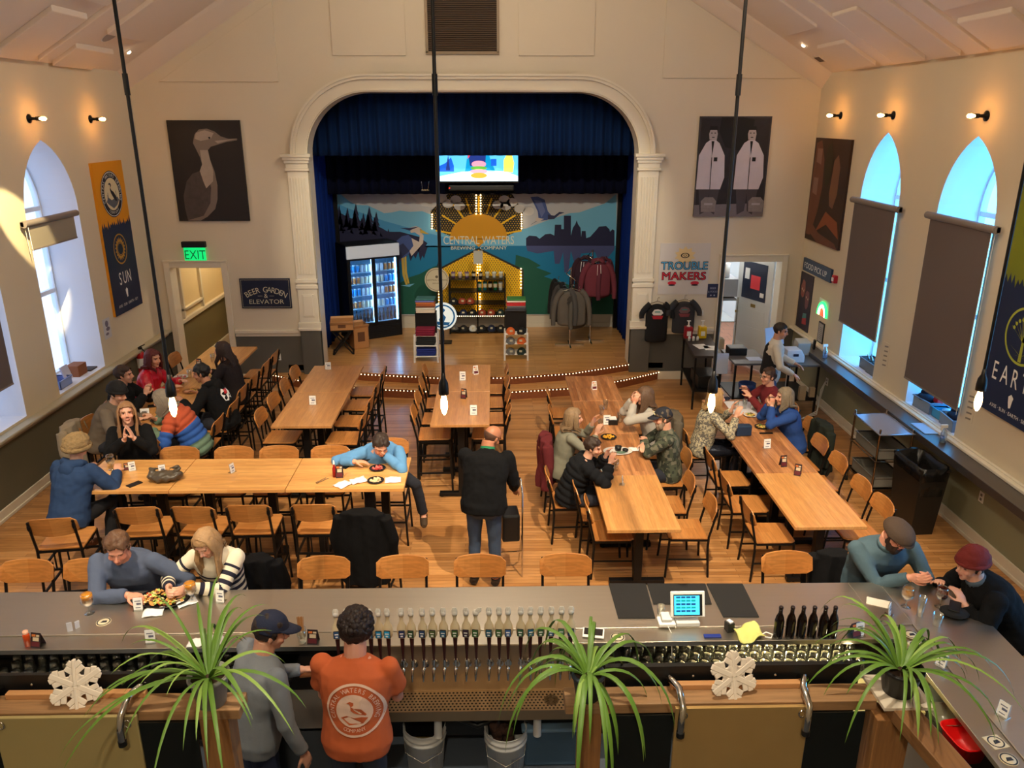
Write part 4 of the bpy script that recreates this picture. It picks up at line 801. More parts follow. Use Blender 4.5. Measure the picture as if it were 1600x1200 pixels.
for i in range(7): m.flat([(-.06,.07+i*.03),(.06,.07+i*.03),(.06,.076+i*.03),(-.06,.076+i*.03)],T[3]-.001)
m.build('print',mat('notice_print',(90,86,84),.7),T[0])
T=board('paper_notice','white paper notice taped to the left wall right of the window','notice','L',11.50,11.72,1.36,1.66,.004,mat('notice_white',(206,204,206),.7)); m=MB(); m.disc(0,.22,.05,T[3],0,14); m.disc(.02,.14,.06,T[3],0,14,rz=.03); m.disc(-.02,.07,.05,T[3],0,14,rz=.02); m.build('print',mat('notice_purple',(120,112,130),.7),T[0])
# thermostat-like markings beside right windows
for yy,nm in((10.25,'between the two right windows'),(8.22,'right of the nearer right window')):
    T=board('wall_lettering','faint grey vertical lettering on the wall '+nm,'lettering','R',yy-.08,yy+.08,1.25,1.6,.003,CREAM); m=MB()
    for i in range(5): m.flat([(-.05,.02+i*.065),(.05,.035+i*.065),(.05,.055+i*.065),(-.05,.04+i*.065)],T[3])
    m.build('print',mat('faint_print',(140,128,112),.7),T[0])
# fire extinguisher
T=thing('fire_extinguisher','red fire extinguisher hanging on the left wall by the doorway','fire extinguisher',(XL+.09,12.35,.55)); m=MB(); m.lathe([(0,0),(.06,0),(.065,.02),(.065,.33),(.045,.38),(.02,.4),(.02,.42),(0,.42)],16); m.build('cylinder',mat('ext_red',(190,20,24),.3),T); m=MB(); m.bx(-.02,.04,-.012,.012,.42,.46); m.bar((0,0,.46),(.09,0,.5),.015); m.tube([(.03,0,.44),(.09,-.02,.38),(.09,-.03,.2),(.075,-.03,.05)],.011,6); m.build('valve_and_hose',BLACKP,T); m=MB(); m.lathe([(.066,.12),(.066,.28)],16); m.build('label_band',WPAPER,T)
# ---------------------------------------------------------------- ceiling fixtures and lamps
BULB=mat('bulb_glow',(255,226,170),.3,emit=38,emitc=(255,196,120)); BRASS=mat('bulb_cap',(120,90,50),.4,.8)
def pendant(x,label):
    T=thing('pendant_lamp',label,'lamp',(x,5.0,2.62),0,'pendant lamps over the bar'); zt=5.2+.61*min(x-XL,XR-x)-2.62
    m=MB(); m.cyl((0,0,.26),(0,0,zt),.0115,n=8); m.cyl((0,0,2.0),(0,0,2.12),.017,n=8); m.cyl((0,0,2.9),(0,0,3.0),.017,n=8); m.build('rod',BLACK,T)
    m=MB(); m.lathe([(0,.28),(.012,.28),(.016,.24),(.030,.21),(.034,.17),(.034,.13),(.026,.125),(0,.125)],16); m.build('socket',BLACK,T)
    m=MB(); m.lathe([(0,-.02),(.006,-.018),(.016,0),(.024,.035),(.023,.075),(.015,.115),(.013,.13)],14); m.build('bulb',BULB,T)
    m=MB(); m.lathe([(.05,zt-.01),(.05,zt-.05),(0,zt-.06)],14); m.build('ceiling_rose',BLACK,T)
for x,l in((-2.15,'slim black rod pendant with bare bulb, leftmost of the four over the bar'),(-.35,'slim black rod pendant with bare bulb in front of the television, second from left'),(1.45,'slim black rod pendant with bare bulb right of the stage arch, third from left'),(3.27,'slim black rod pendant with bare bulb beside the EARTH banner, rightmost')): pendant(x,l)
SB=mat('sconce_bulb',(255,236,190),.3,emit=120,emitc=(255,172,80))
def sconce(side,y,z,label):
    T=thing('wall_sconce',label,'lamp',(XL if side=='L' else XR,y,z),PI/2 if side=='L' else -PI/2,'bare bulb wall sconces')
    q=R3(PI/2,0,0); m=MB(); m.lathe([(0,0),(.055,0),(.055,.012),(.02,.03),(.018,.08),(.024,.085),(.026,.13),(0,.13)],16,rot=q); m.build('base',BLACK,T)
    m=MB(); m.lathe([(.012,.13),(.014,.14),(.024,.17),(.022,.2),(.008,.215),(0,.217)],14,rot=q); m.build('bulb',SB,T)
sconce('L',10.55,4.48,'black wall sconce with bare glowing bulb above the left arched window'); sconce('L',12.13,4.47,'black wall sconce with bare glowing bulb above the SUN banner')
sconce('R',12.71,4.52,'black wall sconce with bare bulb above the barrel canvas'); sconce('R',11.02,4.52,'black wall sconce with bare bulb above the farther right arched window'); sconce('R',8.91,4.51,'black wall sconce with bare bulb above the nearer right arched window')
# little spot heads, speakers, vent in the ceiling
def onslope(name,label,cat,p,side):
    T=thing(name,label,cat,p); T.rotation_euler=(0,math.atan(.61)*(-1 if side=='L' else 1),0); return T
for p,s_,w in(((-5.36,12.71,5.40),'L','left'),((4.66,12.86,5.52),'R','right')):
    T=onslope('spot_lamp','tiny bright spot lamp in the %s ceiling slope near the back wall'%w,'lamp',p,s_); m=MB(); m.cyl((0,0,0),(0,0,.07),.03); m.build('housing',WHITE,T); m=MB(); m.ell((0,0,-.005),(.032,.032,.015),0); m.build('lens',mat('spot_lens',(255,240,220),.3,emit=14,emitc=(255,226,190)),T)
    if 1: lamp('SPOT','ceiling_spot_light',(p[0],p[1],p[2]-.06),26,SOFT,.03,(p[0]*.7,13.4,1.2),70,.8)
for p,s_,w in(((-5.19,11.79,5.53),'L','left'),((4.47,12.16,5.66),'R','right')):
    T=onslope('ceiling_speaker','round white flush speaker in the %s ceiling slope'%w,'speaker',p,s_); m=MB(); m.cyl((0,0,0),(0,0,.03),.12,n=28); m.build('grille',mat('speaker_grille',(172,160,150),.7),T); m=MB(); m.cyl((0,0,.005),(0,0,.035),.135,n=28); m.build('rim',WHITE,T)
T=onslope('ceiling_vent','small slotted air vent in the right ceiling slope','vent',(4.99,13.0,5.35),'R'); m=MB(); m.bx(-.08,.08,-.12,.12,-.02,.02); m.build('frame',CEIL,T); m=MB(); m.bx(-.06,.06,-.1,.1,-.022,-.018); m.build('slots',mat('slot_dark',(90,74,62),.7),T)
for i,(p,t,e,a) in enumerate(TRACK):   # fixtures that carry the beams, out of the picture; the stage-aimed pair is added for brightness
    d=(Vector(t)-Vector(p)).normalized(); T=thing('track_head','black cylindrical track spot aimed into the hall','lamp',Vector(p)-d*.09,0,'track spots above the balcony'); q=d.to_track_quat('Z','Y').to_matrix()
    m=MB(); m.tube([-d*.12,d*.08],[.06,.06],16,0,True,False); m.tube([-d*.12,-d*.125],[.06,.0],16); m.bar((0,0,0),(0,0,.45),.02); m.build('can',BLACK,T)
for p,e in RIDGE_FILL:  # housings invented for the added fill lights
    T=thing('ridge_fill_lamp','added fill lamp high under the ridge, out of view','lamp',p,0,'added fill lamps under the ridge'); m=MB(); m.cyl((0,0,0),(0,0,RIDGE-p[2]-.1),.012,n=8); m.build('rod',BLACK,T); m=MB(); m.lathe([(0,.02),(.05,.0),(.06,-.05),(.04,-.08),(.0,-.085)],18); m.build('shade',WHITE,T)
T=thing('track_head','small black spot aimed at the left window blind','lamp',(-4.2,7.3,5.79)); m=MB(); m.cyl((0,0,-.06),(0,0,.3),.04); m.build('can',BLACK,T)
# ---------------------------------------------------------------- roller blinds
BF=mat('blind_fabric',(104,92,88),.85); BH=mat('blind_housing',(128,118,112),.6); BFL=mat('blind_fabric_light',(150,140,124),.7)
def blind(side,y0,y1,z0,z1,label,fab):
    X=XL if side=='L' else XR; sg=1 if side=='L' else -1
    T=thing('roller_blind',label,'blind',(X+sg*.08,(y0+y1)/2,z1)); w=(y1-y0)/2; m=MB(); m.cyl((0,-w,0),(0,w,0),.042,n=16); m.box((-sg*.02,0,.0),(.05,2*w,.07)); m.build('housing',BH,T,bevel=.006)
    m=MB(); m.bx(-.004,.004,-w+.09,w-.09,z0-z1,0); m.build('fabric',fab,T); m=MB(); m.bx(-.01,.01,-w+.09,w-.09,z0-z1-.02,z0-z1); m.build('hem_bar',BH,T)
    m=MB(); m.tube([(.02*sg,-w+.05,0),(.03*sg,-w+.05,z0-z1-.05)],.004,5); m.tube([(-.02*sg,-w+.05,0),(-.01*sg,-w+.05,z0-z1-.05)],.004,5); m.build('chain',WHITE,T)
blind('R',10.33,11.74,1.58,3.36,'long taupe roller blind on the farther right arched window',BF)
blind('R',8.23,9.63,1.36,3.38,'long taupe roller blind on the nearer right arched window',BF)
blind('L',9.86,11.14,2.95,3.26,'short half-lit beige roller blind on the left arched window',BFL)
blind('L',7.85,9.12,1.52,3.3,'long grey roller blind at the left picture edge',BF)
# ---------------------------------------------------------------- tables
OAK=(224,168,102); OAK2=(204,146,82)
WT={'L':wood('butcher_block_gold',(226,170,100),(210,150,84),'x',.045,.8,.35,1.1,.4,coat=.2),
    'A':wood('butcher_block_tan',(196,140,84),(182,126,74),'y',.045,.8,.33,1.1,.35,coat=.25),
    'B':wood('butcher_block_red',(204,142,90),(160,102,58),'y',.035,.8,.35,1.0,.7,coat=.2),
    'C':wood('butcher_block_light',(214,156,92),(200,140,78),'y',.045,.9,.33,1.1,.4,coat=.25)}
def table(x0,x1,y0,y1,z,w,label,group,along):
    cx,cy=(x0+x1)/2,(y0+y1)/2; T=thing('dining_table',label,'table',(cx,cy,0),0,group); a,b_=(x1-x0)/2-.003,(y1-y0)/2-.003
    m=MB(); m.bx(-a,a,-b_,b_,z-.035,z); m.build('tabletop',w,T,bevel=.004)
    L_=b_ if along=='y' else a
    for s_ in(-1,1):
        p=(0,s_*(L_-.24)) if along=='y' else (s_*(L_-.24),0); m=MB(); m.bx(p[0]-.04,p[0]+.04,p[1]-.04,p[1]+.04,.05,z-.05); m.build('column',BLACK,T)
        m=MB()
        if along=='y': m.bx(-.26,.26,p[1]-.03,p[1]+.03,z-.055,z-.035)
        else: m.bx(p[0]-.03,p[0]+.03,-.26,.26,z-.055,z-.035)
        m.build('mounting_bar',BLACK,T); m=MB()
        if along=='y': m.bx(-.28,.28,p[1]-.035,p[1]+.035,.012,.06)
        else: m.bx(p[0]-.035,p[0]+.035,-.28,.28,.012,.06)
        for e in(-1,1):
            if along=='y': m.cyl((e*.25,p[1],0),(e*.25,p[1],.02),.025)
            else: m.cyl((p[0],e*.25,0),(p[0],e*.25,.02),.025)
        m.build('foot_bar',BLACK,T,bevel=.004)
    return T
for i,(a,b_) in enumerate(((-4.16,-3.2),(-3.2,-2.07),(-2.07,-.91))): table(a,b_,7.06,7.82,1.05,WT['L'],'high butcher-block table, %s of the golden row behind the bar stools'%('left end','middle','right end')[i],'crosswise high tables','x')
for i,(a,b_) in enumerate(((8.75,9.95),(9.95,11.15))): table(-2.66,-1.94,a,b_,1.05,WT['A'],'high tan table, %s of the bare pair before the stage, left of the centre pendant'%('nearer','farther')[i],'high tables left of centre','y')
for i,(a,b_) in enumerate(((8.75,9.95),(9.95,11.15))): table(-.79,-.08,a,b_,1.05,WT['A'],'high tan table, %s of the bare pair in the middle of the hall'%('nearer','farther')[i],'high tables in the middle','y')
for i,(a,b_) in enumerate(((6.73,7.96),(7.96,9.17),(9.17,10.38),(10.38,11.5))): table(1.05,1.77,a,b_,.75,WT['C'] if i==0 else WT['B'],'low table, %s of the long row right of the standing man'%('nearest, pale and bare,','second','third','farthest, empty,')[i],'low tables right of centre','y')
for i,(a,b_) in enumerate(((6.75,7.98),(7.98,9.2),(9.2,10.4))): table(2.87,3.58,a,b_,.75,WT['C'] if i==0 else WT['B'],'low table, %s of the row along the right windows'%('nearest','middle','farthest, cluttered,')[i],'low tables along the right wall','y')
for i,(a,b_) in enumerate(((8.72,9.94),(9.94,11.1),(11.1,12.2))): table(-4.52,-3.78,a,b_,1.05,WT['C'],'high table, %s of the row by the left wall'%('nearest and crowded,','second','farthest')[i],'high tables along the left wall','y')
# ---------------------------------------------------------------- chairs
SEAT=wood('chair_wood',(198,136,74),(178,114,56),'x',.12,.9,.35,1,.5,coat=.2)
def chair_proto(h,name):
    T=thing(name,'x','chair'); hb=h+.35; f=.02
    m=MB(); vs=[];n=8
    m.prism([(-.205,-.19),(.205,-.19),(.2,.17),(.17,.205),(-.17,.205),(-.2,.17)],h-.02,h,0,'z'); m.build('seat',SEAT,T,bevel=.006)
    m=MB(); N=10; rings=[]
    for i in range(N+1):
        t=-1+2*i/N; x=.215*t; y=-.25+.035*(t*t)-.0; zt=hb-.02+.02*(1-t*t) ; zb=hb-.2+(.02*(t*t))
        e=.03*max(0,abs(t)-.8)/.2
        rings.append([Vector((x,y-.008-.035,zt-e)),Vector((x,y+.006-.035,zt-e)),Vector((x,y+.006,zb+e)),Vector((x,y-.008,zb+e))])
    m.loft(rings,0,False); m.build('backrest',SEAT,T,bevel=.003)
    for s_ in(-1,1):
        m=MB(); m.tube([(s_*.215,-.22,0),(s_*.195,-.2,h*.75),(s_*.19,-.205,h),(s_*.19,-.262,hb-.1),(s_*.19,-.275,hb-.035)],.0125,6,0,False); m.ell((s_*.19,-.27,hb-.09),(.018,.012,.04),0,n=8,m=5); m.build('rear_leg',BLACK,T)
        m=MB(); m.tube([(s_*.215,.22,0),(s_*.185,.19,h-.02)],.0125,6,0,False); m.build('front_leg',BLACK,T)
    for z in((h-.035,) if h<.6 else (h-.035,.52,.28)):
        m=MB()
        w=.215-.025*z/h; d=.215-.03*z/h
        m.bar((-w,d,z),(w,d,z),.018); m.bar((-w,-d,z),(w,-d,z),.018); m.bar((-w,-d,z),(-w,d,z),.018); m.bar((w,-d,z),(w,d,z),.018); m.build('seat_frame' if z>.4 and z>h-.1 else 'footrest',BLACK,T)
    if h>.6: 
        for x in(-.06,.06): m=MB(); m.bar((x,-.19,.52),(x,-.19,h-.03),.012); m.build('spindle',BLACK,T)
    else:
        for s_ in(-1,1): m=MB(); m.bar((s_*.2,-.2,.2),(s_*.2,.2,.2),.014); m.build('stretcher',BLACK,T)
    return T
HI=chair_proto(.74,'bar_stool'); LO=chair_proto(.45,'dining_chair'); used={HI:False,LO:False}
def chair(kind,x,y,rz,label,group):
    P=HI if kind=='H' else LO; lab=label; cat='bar stool' if kind=='H' else 'chair'
    if not used[P]: used[P]=True; P.location=(x,y,0); P.rotation_euler=(0,0,rz); o=P
    else: o=dup(P,(x,y,0),rz)
    o['label']=lab; o['category']=cat; o['group']=group; return o
FX,BX,FY,BY=-PI/2,PI/2,0,PI     # facing +x, -x, +y, -y
ordn=['nearest','second nearest','third nearest','fourth nearest','fifth nearest','farthest']
for x,l in((-3.82,'leftmost bar stool at the bar, at the picture edge'),(-3.33,'bar stool at the bar just left of the man in grey-blue'),(-2.83,'bar stool under the man in grey-blue at the bar'),(-2.18,'bar stool under the woman in the striped sweater'),(-1.41,'empty bar stool at the bar left of the black coat'),(-.77,'empty bar stool at the bar below the black coat'),(-.15,'empty bar stool at the bar behind the standing man'),(.56,'empty bar stool at the bar right of the standing man'),(2.4,'empty bar stool at the bar behind the dark bottles'),(3.08,'bar stool under the bearded man in the flat cap')):
    chair('H',x,5.47,BY+rnd.uniform(-.05,.05),'wood and black metal '+l,'bar stools at the bar')
for x,y,r,l in((-4.05,6.72,.12,'near side of the golden row, behind the hooded person'),(-3.36,6.93,.06,'near side of the golden row, second from left'),(-2.82,6.93,-.05,'near side of the golden row, third from left'),(-2.33,6.95,.02,'near side of the golden row, fourth from left'),(-1.72,6.95,0,'near side of the golden row, fifth from left'),(-1.2,6.72,-.1,'near side of the golden row, under the black coat')): chair('H',x,y,r,'bar stool on the '+l,'stools round the crosswise tables')
for x,l in((-3.46,'first right of the smiling woman'),(-2.87,'second right of the smiling woman'),(-2.38,'third right of the smiling woman'),(-1.82,'nearest the eating man'),(-1.2,'under the eating man')): chair('H',x,7.8 if x<-1.3 else 8.0,BY,'bar stool on the far side of the golden row, '+l,'stools round the crosswise tables')
chair('H',-3.98,8.05,BY,'bar stool under the smiling woman at the left end of the golden row','stools round the crosswise tables')
for i,y in enumerate((9.2,9.78,10.38,10.95)):
    chair('H',-2.66,y,FX+rnd.uniform(-.06,.06),'bar stool on the left side of the bare high pair left of centre, %s'%ordn[i],'stools round the bare high tables')
    chair('H',-1.88,y-.05,BX+rnd.uniform(-.06,.06),'bar stool on the right side of the bare high pair left of centre, %s'%ordn[i],'stools round the bare high tables')
for i,y in enumerate((9.27,9.8,10.4,10.98)):
    chair('H',-.78,y,FX+rnd.uniform(-.05,.05),'bar stool on the left side of the middle high pair, %s'%ordn[i],'stools round the middle high tables')
    chair('H',-.1,y,BX+rnd.uniform(-.05,.05),'bar stool on the right side of the middle high pair, %s'%ordn[i],'stools round the middle high tables')
for i,(x,y) in enumerate(((1.18,7.28),(1.1,7.7),(.82,8.0),(.78,8.75),(.98,10.0),(1.0,10.75))): chair('L',x,y,FX+rnd.uniform(-.04,.04),'low chair, left side of the row right of the standing man, %s'%ordn[i],'low chairs, row right of centre')
for i,(x,y) in enumerate(((1.95,7.3),(1.86,7.85),(1.98,8.5),(1.95,9.3),(1.86,10.1),(1.86,10.7))): chair('L',x,y,BX+rnd.uniform(-.04,.04),'low chair, right side of the row right of the standing man, %s'%ordn[i],'low chairs, row right of centre')
for i,(x,y) in enumerate(((2.8,7.2),(2.75,7.85),(2.75,8.5),(2.62,9.3))): chair('L',x,y,FX+rnd.uniform(-.04,.04),'low chair on the left of the window row, %s'%('nearest','second nearest','third nearest','under the fair-haired patterned jumper')[i],'low chairs along the right wall')
for i,(x,y) in enumerate(((3.72,7.25),(3.7,7.7),(3.72,8.35),(3.72,8.9),(3.82,9.5),(3.8,10.1))): chair('L',x,y,BX+rnd.uniform(-.04,.04),'low chair on the window side of the right row, %s'%ordn[i],'low chairs along the right wall')
for i,y in enumerate((8.98,9.6,10.25,11.0,11.7)): chair('H',-4.66,y,FX,'bar stool on the wall side of the crowded left table row, %s'%ordn[min(i,5)],'stools along the left wall')
for i,y in enumerate((8.98,9.58,10.15,10.7,11.3,11.8)): chair('H',-3.6 if y<10 else -3.66,y,BX,'bar stool on the aisle side of the crowded left table row, %s'%ordn[i],'stools along the left wall')
chair('H',3.97,5.02,BX,'bar stool under the person in the red beanie at the bar corner','bar stools at the bar')
# ---------------------------------------------------------------- bar
m=MB(); m.bx(-6.2,2.72,4.76,5.3,1.03,1.07); m.bx(2.96,3.52,1.4,5.3,1.03,1.07); m.bx(2.72,2.96,4.76,5.3,1.03,1.07)
T=thing('bar_counter','long L-shaped stainless steel bar counter across the foreground','counter',(0,0,0)); m.build('countertop',STEEL,T,bevel=.004)
m=MB(); m.bx(-6.2,2.8,4.61,4.758,1.03,1.062); m.bx(-6.2,2.79,4.60,4.612,1.03,1.067); m.bx(2.8,2.958,1.4,4.758,1.03,1.062); m.bx(2.788,2.80,1.4,4.6,1.03,1.067); m.build('drip_rail',mat('rail_steel',(190,184,172),.34,1,bump=.05,bump_scale=30,stretch=(.6,14,1)),T,bevel=.003)
m=MB(); m.bx(-6.2,3.3,4.92,5.0,.0,1.03); m.bx(3.2,3.3,1.4,5.0,0,1.03); m.build('bar_front',mat('bar_front_dark',(48,36,28),.6),T)
m=MB(); m.bx(-.98,.66,4.595,4.605,.66,1.06); m.build('backsplash',mat('splash_steel',(176,156,130),.42,1,bump=.15,bump_scale=60,stretch=(14,.6,.3)),T)
for x0,x1 in((-3.9,-1.45),(.9,2.72)):
    m=MB(); m.bx(x0,x1,4.52,4.9,.75,.78); m.bx(x0,x1,4.52,4.54,.78,.80); m.build('under_shelf',mat('under_steel',(96,96,94),.3,.9),T)
# tap tower strip and drip tray
T=thing('drip_tray','long perforated stainless drip tray under the beer taps','tray',(-.155,4.485,.66)); m=MB(); m.bx(-.84,.84,-.1,.12,.0,.03); m.bx(-.84,.84,-.11,-.1,-.04,.04); m.bx(-.84,.84,.1,.12,.03,.035); m.build('pan',mat('tray_steel',(170,146,116),.42,1),T)
m=MB()
for r in range(7):
    for c in range(62):
        x=-.82+c*.0265+(.013 if r%2 else 0); m.disc(x,0,.0075,0,0,6)
# rows lie flat: rebuild as horizontal dots
m=MB()
for r in range(7):
    for c in range(62):
        x=-.82+c*.0265+(.013 if r%2 else 0); y=-.08+r*.027
        m.add([(x+.008*math.cos(PI/3*k),y+.0085*math.sin(PI/3*k),.0312) for k in range(6)],[tuple(range(6))])
m.build('perforations',mat('hole_dark',(18,14,10),.8),T)
m=MB(); m.add([(.52+.052*math.cos(2*PI*k/24),.0+.052*math.sin(2*PI*k/24),.0318) for k in range(24)],[tuple(range(24))]); 
for k in range(14): a=2*PI*k/14; m.bar((.52+.02*math.cos(a),.02*math.sin(a),.034),(.52+.045*math.cos(a),.045*math.sin(a),.034),.004)
m.build('rinser',mat('rinser_steel',(110,96,78),.3,1),T)
TAPX=[523,540,558,576,590,604,626,641,659,675,692,710,728,743,764,780,794,814,829,845,862,878,893]
bl=[(40,80,130),(40,80,130),(40,80,130),(60,110,150),(40,150,210),(50,170,220),(44,60,110),(50,84,50),(44,74,120),(90,110,60),(40,96,130),(64,100,50),(60,40,60),(60,110,50),(34,100,130),(70,110,60),(70,110,170),(50,100,60),(40,110,140),(60,100,60),(60,100,140),(80,130,90),(40,70,120)]
HC1=mat('tap_maroon',(58,22,20),.35); HCR=mat('tap_cream',(214,196,160),.4); HW=mat('tap_white',(230,226,216),.35)
om=['first','second','third','fourth','fifth','sixth','seventh','eighth','ninth','tenth','eleventh','twelfth','thirteenth','fourteenth','fifteenth','sixteenth','seventeenth','eighteenth','nineteenth','twentieth','twenty-first','twenty-second','last']
for i,u in enumerate(TAPX):
    x=aty(u,980,4.47).x; c=bl[i]; nm='blue' if c[2]>c[1] and c[2]>100 else ('green' if c[1]>c[2] else 'dark')
    T=thing('beer_tap','beer tap with cream and maroon handle, %s badge, %s from the left'%(nm,om[i]),'tap',(x,4.52,.99),rnd.uniform(-.15,.15),'row of beer taps')
    m=MB(); m.tube([(0,.07,-.06),(0,0,-.04),(0,-.02,-.05),(0,-.035,-.09),(0,-.04,-.13)],[.010,.013,.012,.009,.006],8); m.cyl((0,-.0,-.05),(0,0,.02),.012); m.cyl((0,.05,-.06),(0,.07,-.06),.024); m.build('faucet',CHROME,T)
    m=MB(); m.lathe([(.008,.02),(.009,.06),(.013,.14),(.016,.2),(.012,.21)],10); m.build('handle',HC1,T)
    m=MB(); m.lathe([(.014,.19),(.029,.215),(.034,.25),(.030,.29),(.014,.325),(.011,.35),(.018,.37)],12,sc=(1,.75)); m.build('handle_bulb',HCR,T)
    tw=-1 if i in(1,13,22) else 1
    m=MB(); m.ell((0,0,.387),(.021,.017,.024),0,n=10,m=7); 
    for k in(-1,0,1): m.tube([(k*.010,0,.385),(k*.013+(.02 if i in(13,) else 0),-.006,.41),(k*.008+(.03 if i in(13,) else 0),-.004,.43)],[.009,.008,.004],6)
    m.build('heron_head',HW,T)
    m=MB(); m.box((0,-.026,.243),(.042,.008,.058)); m.build('badge_rim',mat('badge_rim',(44,40,44),.4),T,bevel=.003)
    m=MB(); m.box((0,-.0305,.243),(.034,.003,.048)); m.box((0,-.0325,.25),(.024,.002,.008),1); m.box((0,-.0325,.23),(.016,.002,.01),1); m.build('badge',[mat('badge_%d'%i,c,.4),WPAPER],T)
# ---------------------------------------------------------------- glassware
GL=glassmat('clear_glass',(238,240,236),.03,.8); BEER=mat('amber_beer',(226,150,40),.15,trans=.35); FOAM=mat('beer_foam',(240,226,190),.8); BEERD=mat('dark_beer',(120,40,16),.15,trans=.2)
def pint(x,y,z,label,h=.13,r=.036,fill=None,flip=False,group=None,name='drinking_glass'):
    T=thing(name,label,'glass',(x,y,z),0,group); m=MB(); pr=[(0,0),(r*.78,0),(r,h),(r-.003,h),(r*.75-.002,.008),(0,.008)]
    if flip: pr=[(a,h-b_) for a,b_ in pr]
    m.lathe(pr,14); m.build('glass',GL,T)
    if fill: m=MB(); m.lathe([(0,.009),(r*.72,.009),(r*.9,h*.7),(0,h*.7)],14); m.build('drink',fill,T)
    return T
def tulip(x,y,z,label,fill=BEER,level=.1,group=None):
    T=thing('beer_glass',label,'glass',(x,y,z),0,group); m=MB(); m.lathe([(0,0),(.036,0),(.036,.004),(.006,.01),(.005,.05),(.02,.06),(.042,.09),(.046,.115),(.040,.15),(.036,.165),(.034,.165),(.038,.15),(.043,.115),(.039,.092),(.018,.064),(0,.062)],16); m.build('glass',GL,T)
    if fill: m=MB(); m.lathe([(0,.064),(.018,.066),(.037,.093),(.0415,.115),(.04,.06+level),(0,.06+level)],16); m.build('drink',fill,T)
    return T
x=0
for r in range(3):                       # rows of upturned glasses on the lit rack at the right
    for c in range(20):
        xx=.93+c*.085+(.04 if r%2 else 0)
        if xx<2.58: pint(xx,4.61+r*.085,.78,'upturned clear glass in the lit rack right of the taps, %s row, %s along'%(('front','middle','rear')[r],om[c]) ,.12,.039,None,True,'upturned glasses under the right of the bar')
for r in range(3):
    for c in range(22):
        xx=-3.4+c*.087+(.04 if r%2 else 0)
        if xx<-1.6 and not(c in(2,9) and r==1): pint(xx,4.61+r*.085,.78,'upturned clear glass on the dark shelf left of the taps, %s row, %s along'%(('front','middle','rear')[r],om[min(c,21)]),.12,.037,None,True,'upturned glasses under the left of the bar')
lamp('POINT','under_shelf_light',(1.9,4.84,.98),2.5,(1,.85,.5),.03); lamp('POINT','under_shelf_light',(2.45,4.6,1.0),2.0,(1,.85,.5),.03)
T=thing('under_bar_lamp','small linear lamp under the right part of the bar','lamp',(2.0,4.88,1.0)); m=MB(); m.bx(-.6,.6,-.015,.015,0,.025); m.build('housing',mat('lamp_tube',(255,240,190),.4,emit=6,emitc=(255,230,160)),T)
# ---------------------------------------------------------------- things on the bar
def P(u,v,z=1.07): p=atz(u,v,z); return p.x,p.y
def cardholder(x,y,z,rz,label,h=.1,w=.07,mt=None,group='clear table card holders'):
    T=thing('table_card',label,'card',(x,y,z),rz,group); q=R3(-.12,0,0); m=MB(); m.box((0,0,h/2),(w,.004,h),0,q); m.bx(-w/2,w/2,-.03,.03,0,.004); m.build('holder',GL,T)
    m=MB(); m.box((0,-.004,h/2),(w*.92,.002,h*.94),0,q); m.build('card',mt or WPAPER,T)
    m=MB(); 
    for zz,ww,hh in((.72,.6,.06),(.5,.25,.16),(.2,.5,.05)): m.box((0,-.0062+.12*(zz-.5)*h,h*zz),(w*ww,.001,h*hh),0,q)
    m.box((w*.22,-.0064,h*.5),(w*.24,.001,h*.14),0,q); m.build('print',mat('card_print',(96,98,120),.6),T); return T
def menucard(x,y,z,rz,label,dark=True,h=.1):
    T=thing('menu_tent',label,'menu card',(x,y,z),rz,'folded menu tents'); m=MB(); m.prism([(-.035,0),(.035,0),(0,h)],-.035,.035,0,'x') if 0 else m.add([(-.036,-.03,0),(.036,-.03,0),(.036,0,h),(-.036,0,h),(-.036,.03,0),(.036,.03,0)],[(0,1,2,3),(3,2,5,4)]); m.build('card',mat('menu_dark',(44,30,34),.5) if dark else WPAPER,T,solid=.002)
    m=MB(); q=math.atan2(.03,h)
    def on(a,b_,c,d,mi): m.add([(a,-.0315+.03*c/h,c),(b_,-.0315+.03*c/h,c),(b_,-.0315+.03*d/h,d),(a,-.0315+.03*d/h,d)],[(0,1,2,3)],mi)
    on(-.03,.03,h*.1,h*.4,0); on(-.02,.025,h*.45,h*.7,1); on(-.028,.0,h*.75,h*.9,2); on(.005,.028,h*.75,h*.88,1); m.build('print',[mat('menu_red',(96,34,40),.5),mat('menu_cream',(200,180,150),.5),mat('menu_orange',(200,110,50),.5)],T); return T
def coaster(u,v,label,rz=0,sq=False,z=1.07):
    x,y=P(u,v,z); T=thing('coaster',label,'coaster',(x,y,z),rz,'printed coasters on the bar'); m=MB()
    if sq: m.box((0,0,.002),(.1,.1,.004)); 
    else: m.lathe([(0,0),(.05,0),(.05,.004),(0,.004)],24)
    m.build('board',mat('coaster_cream',(210,196,164),.7),T); m=MB()
    def rg(r0,r1):
        for k in range(24):
            a,b_=2*PI*k/24,2*PI*(k+1)/24; m.add([(r0*math.cos(a),r0*math.sin(a),.0045),(r1*math.cos(a),r1*math.sin(a),.0045),(r1*math.cos(b_),r1*math.sin(b_),.0045),(r0*math.cos(b_),r0*math.sin(b_),.0045)],[(0,1,2,3)])
    rg(.038,.046); m.add([(-.02,-.015,.0045),(.025,-.01,.0045),(.02,.015,.0045),(-.01,.012,.0045)],[(0,1,2,3)]); m.build('print',mat('coaster_dark',(40,38,44),.7),T)
coaster(162,972,'round printed coaster on the bar in front of the man in grey-blue'); coaster(965,996,'round printed coaster on the bar right of the phone by the taps',z=1.062); coaster(1433,1009,'square printed coaster at the inner corner of the bar',.3,True,1.062); coaster(1424,992,'round printed coaster behind the square one at the bar corner',0); coaster(1556,1160,'square printed coaster on the right arm of the bar',.2,True,1.062); coaster(1576,1187,'round printed coaster nearest the picture corner on the right arm',0,False,1.062)
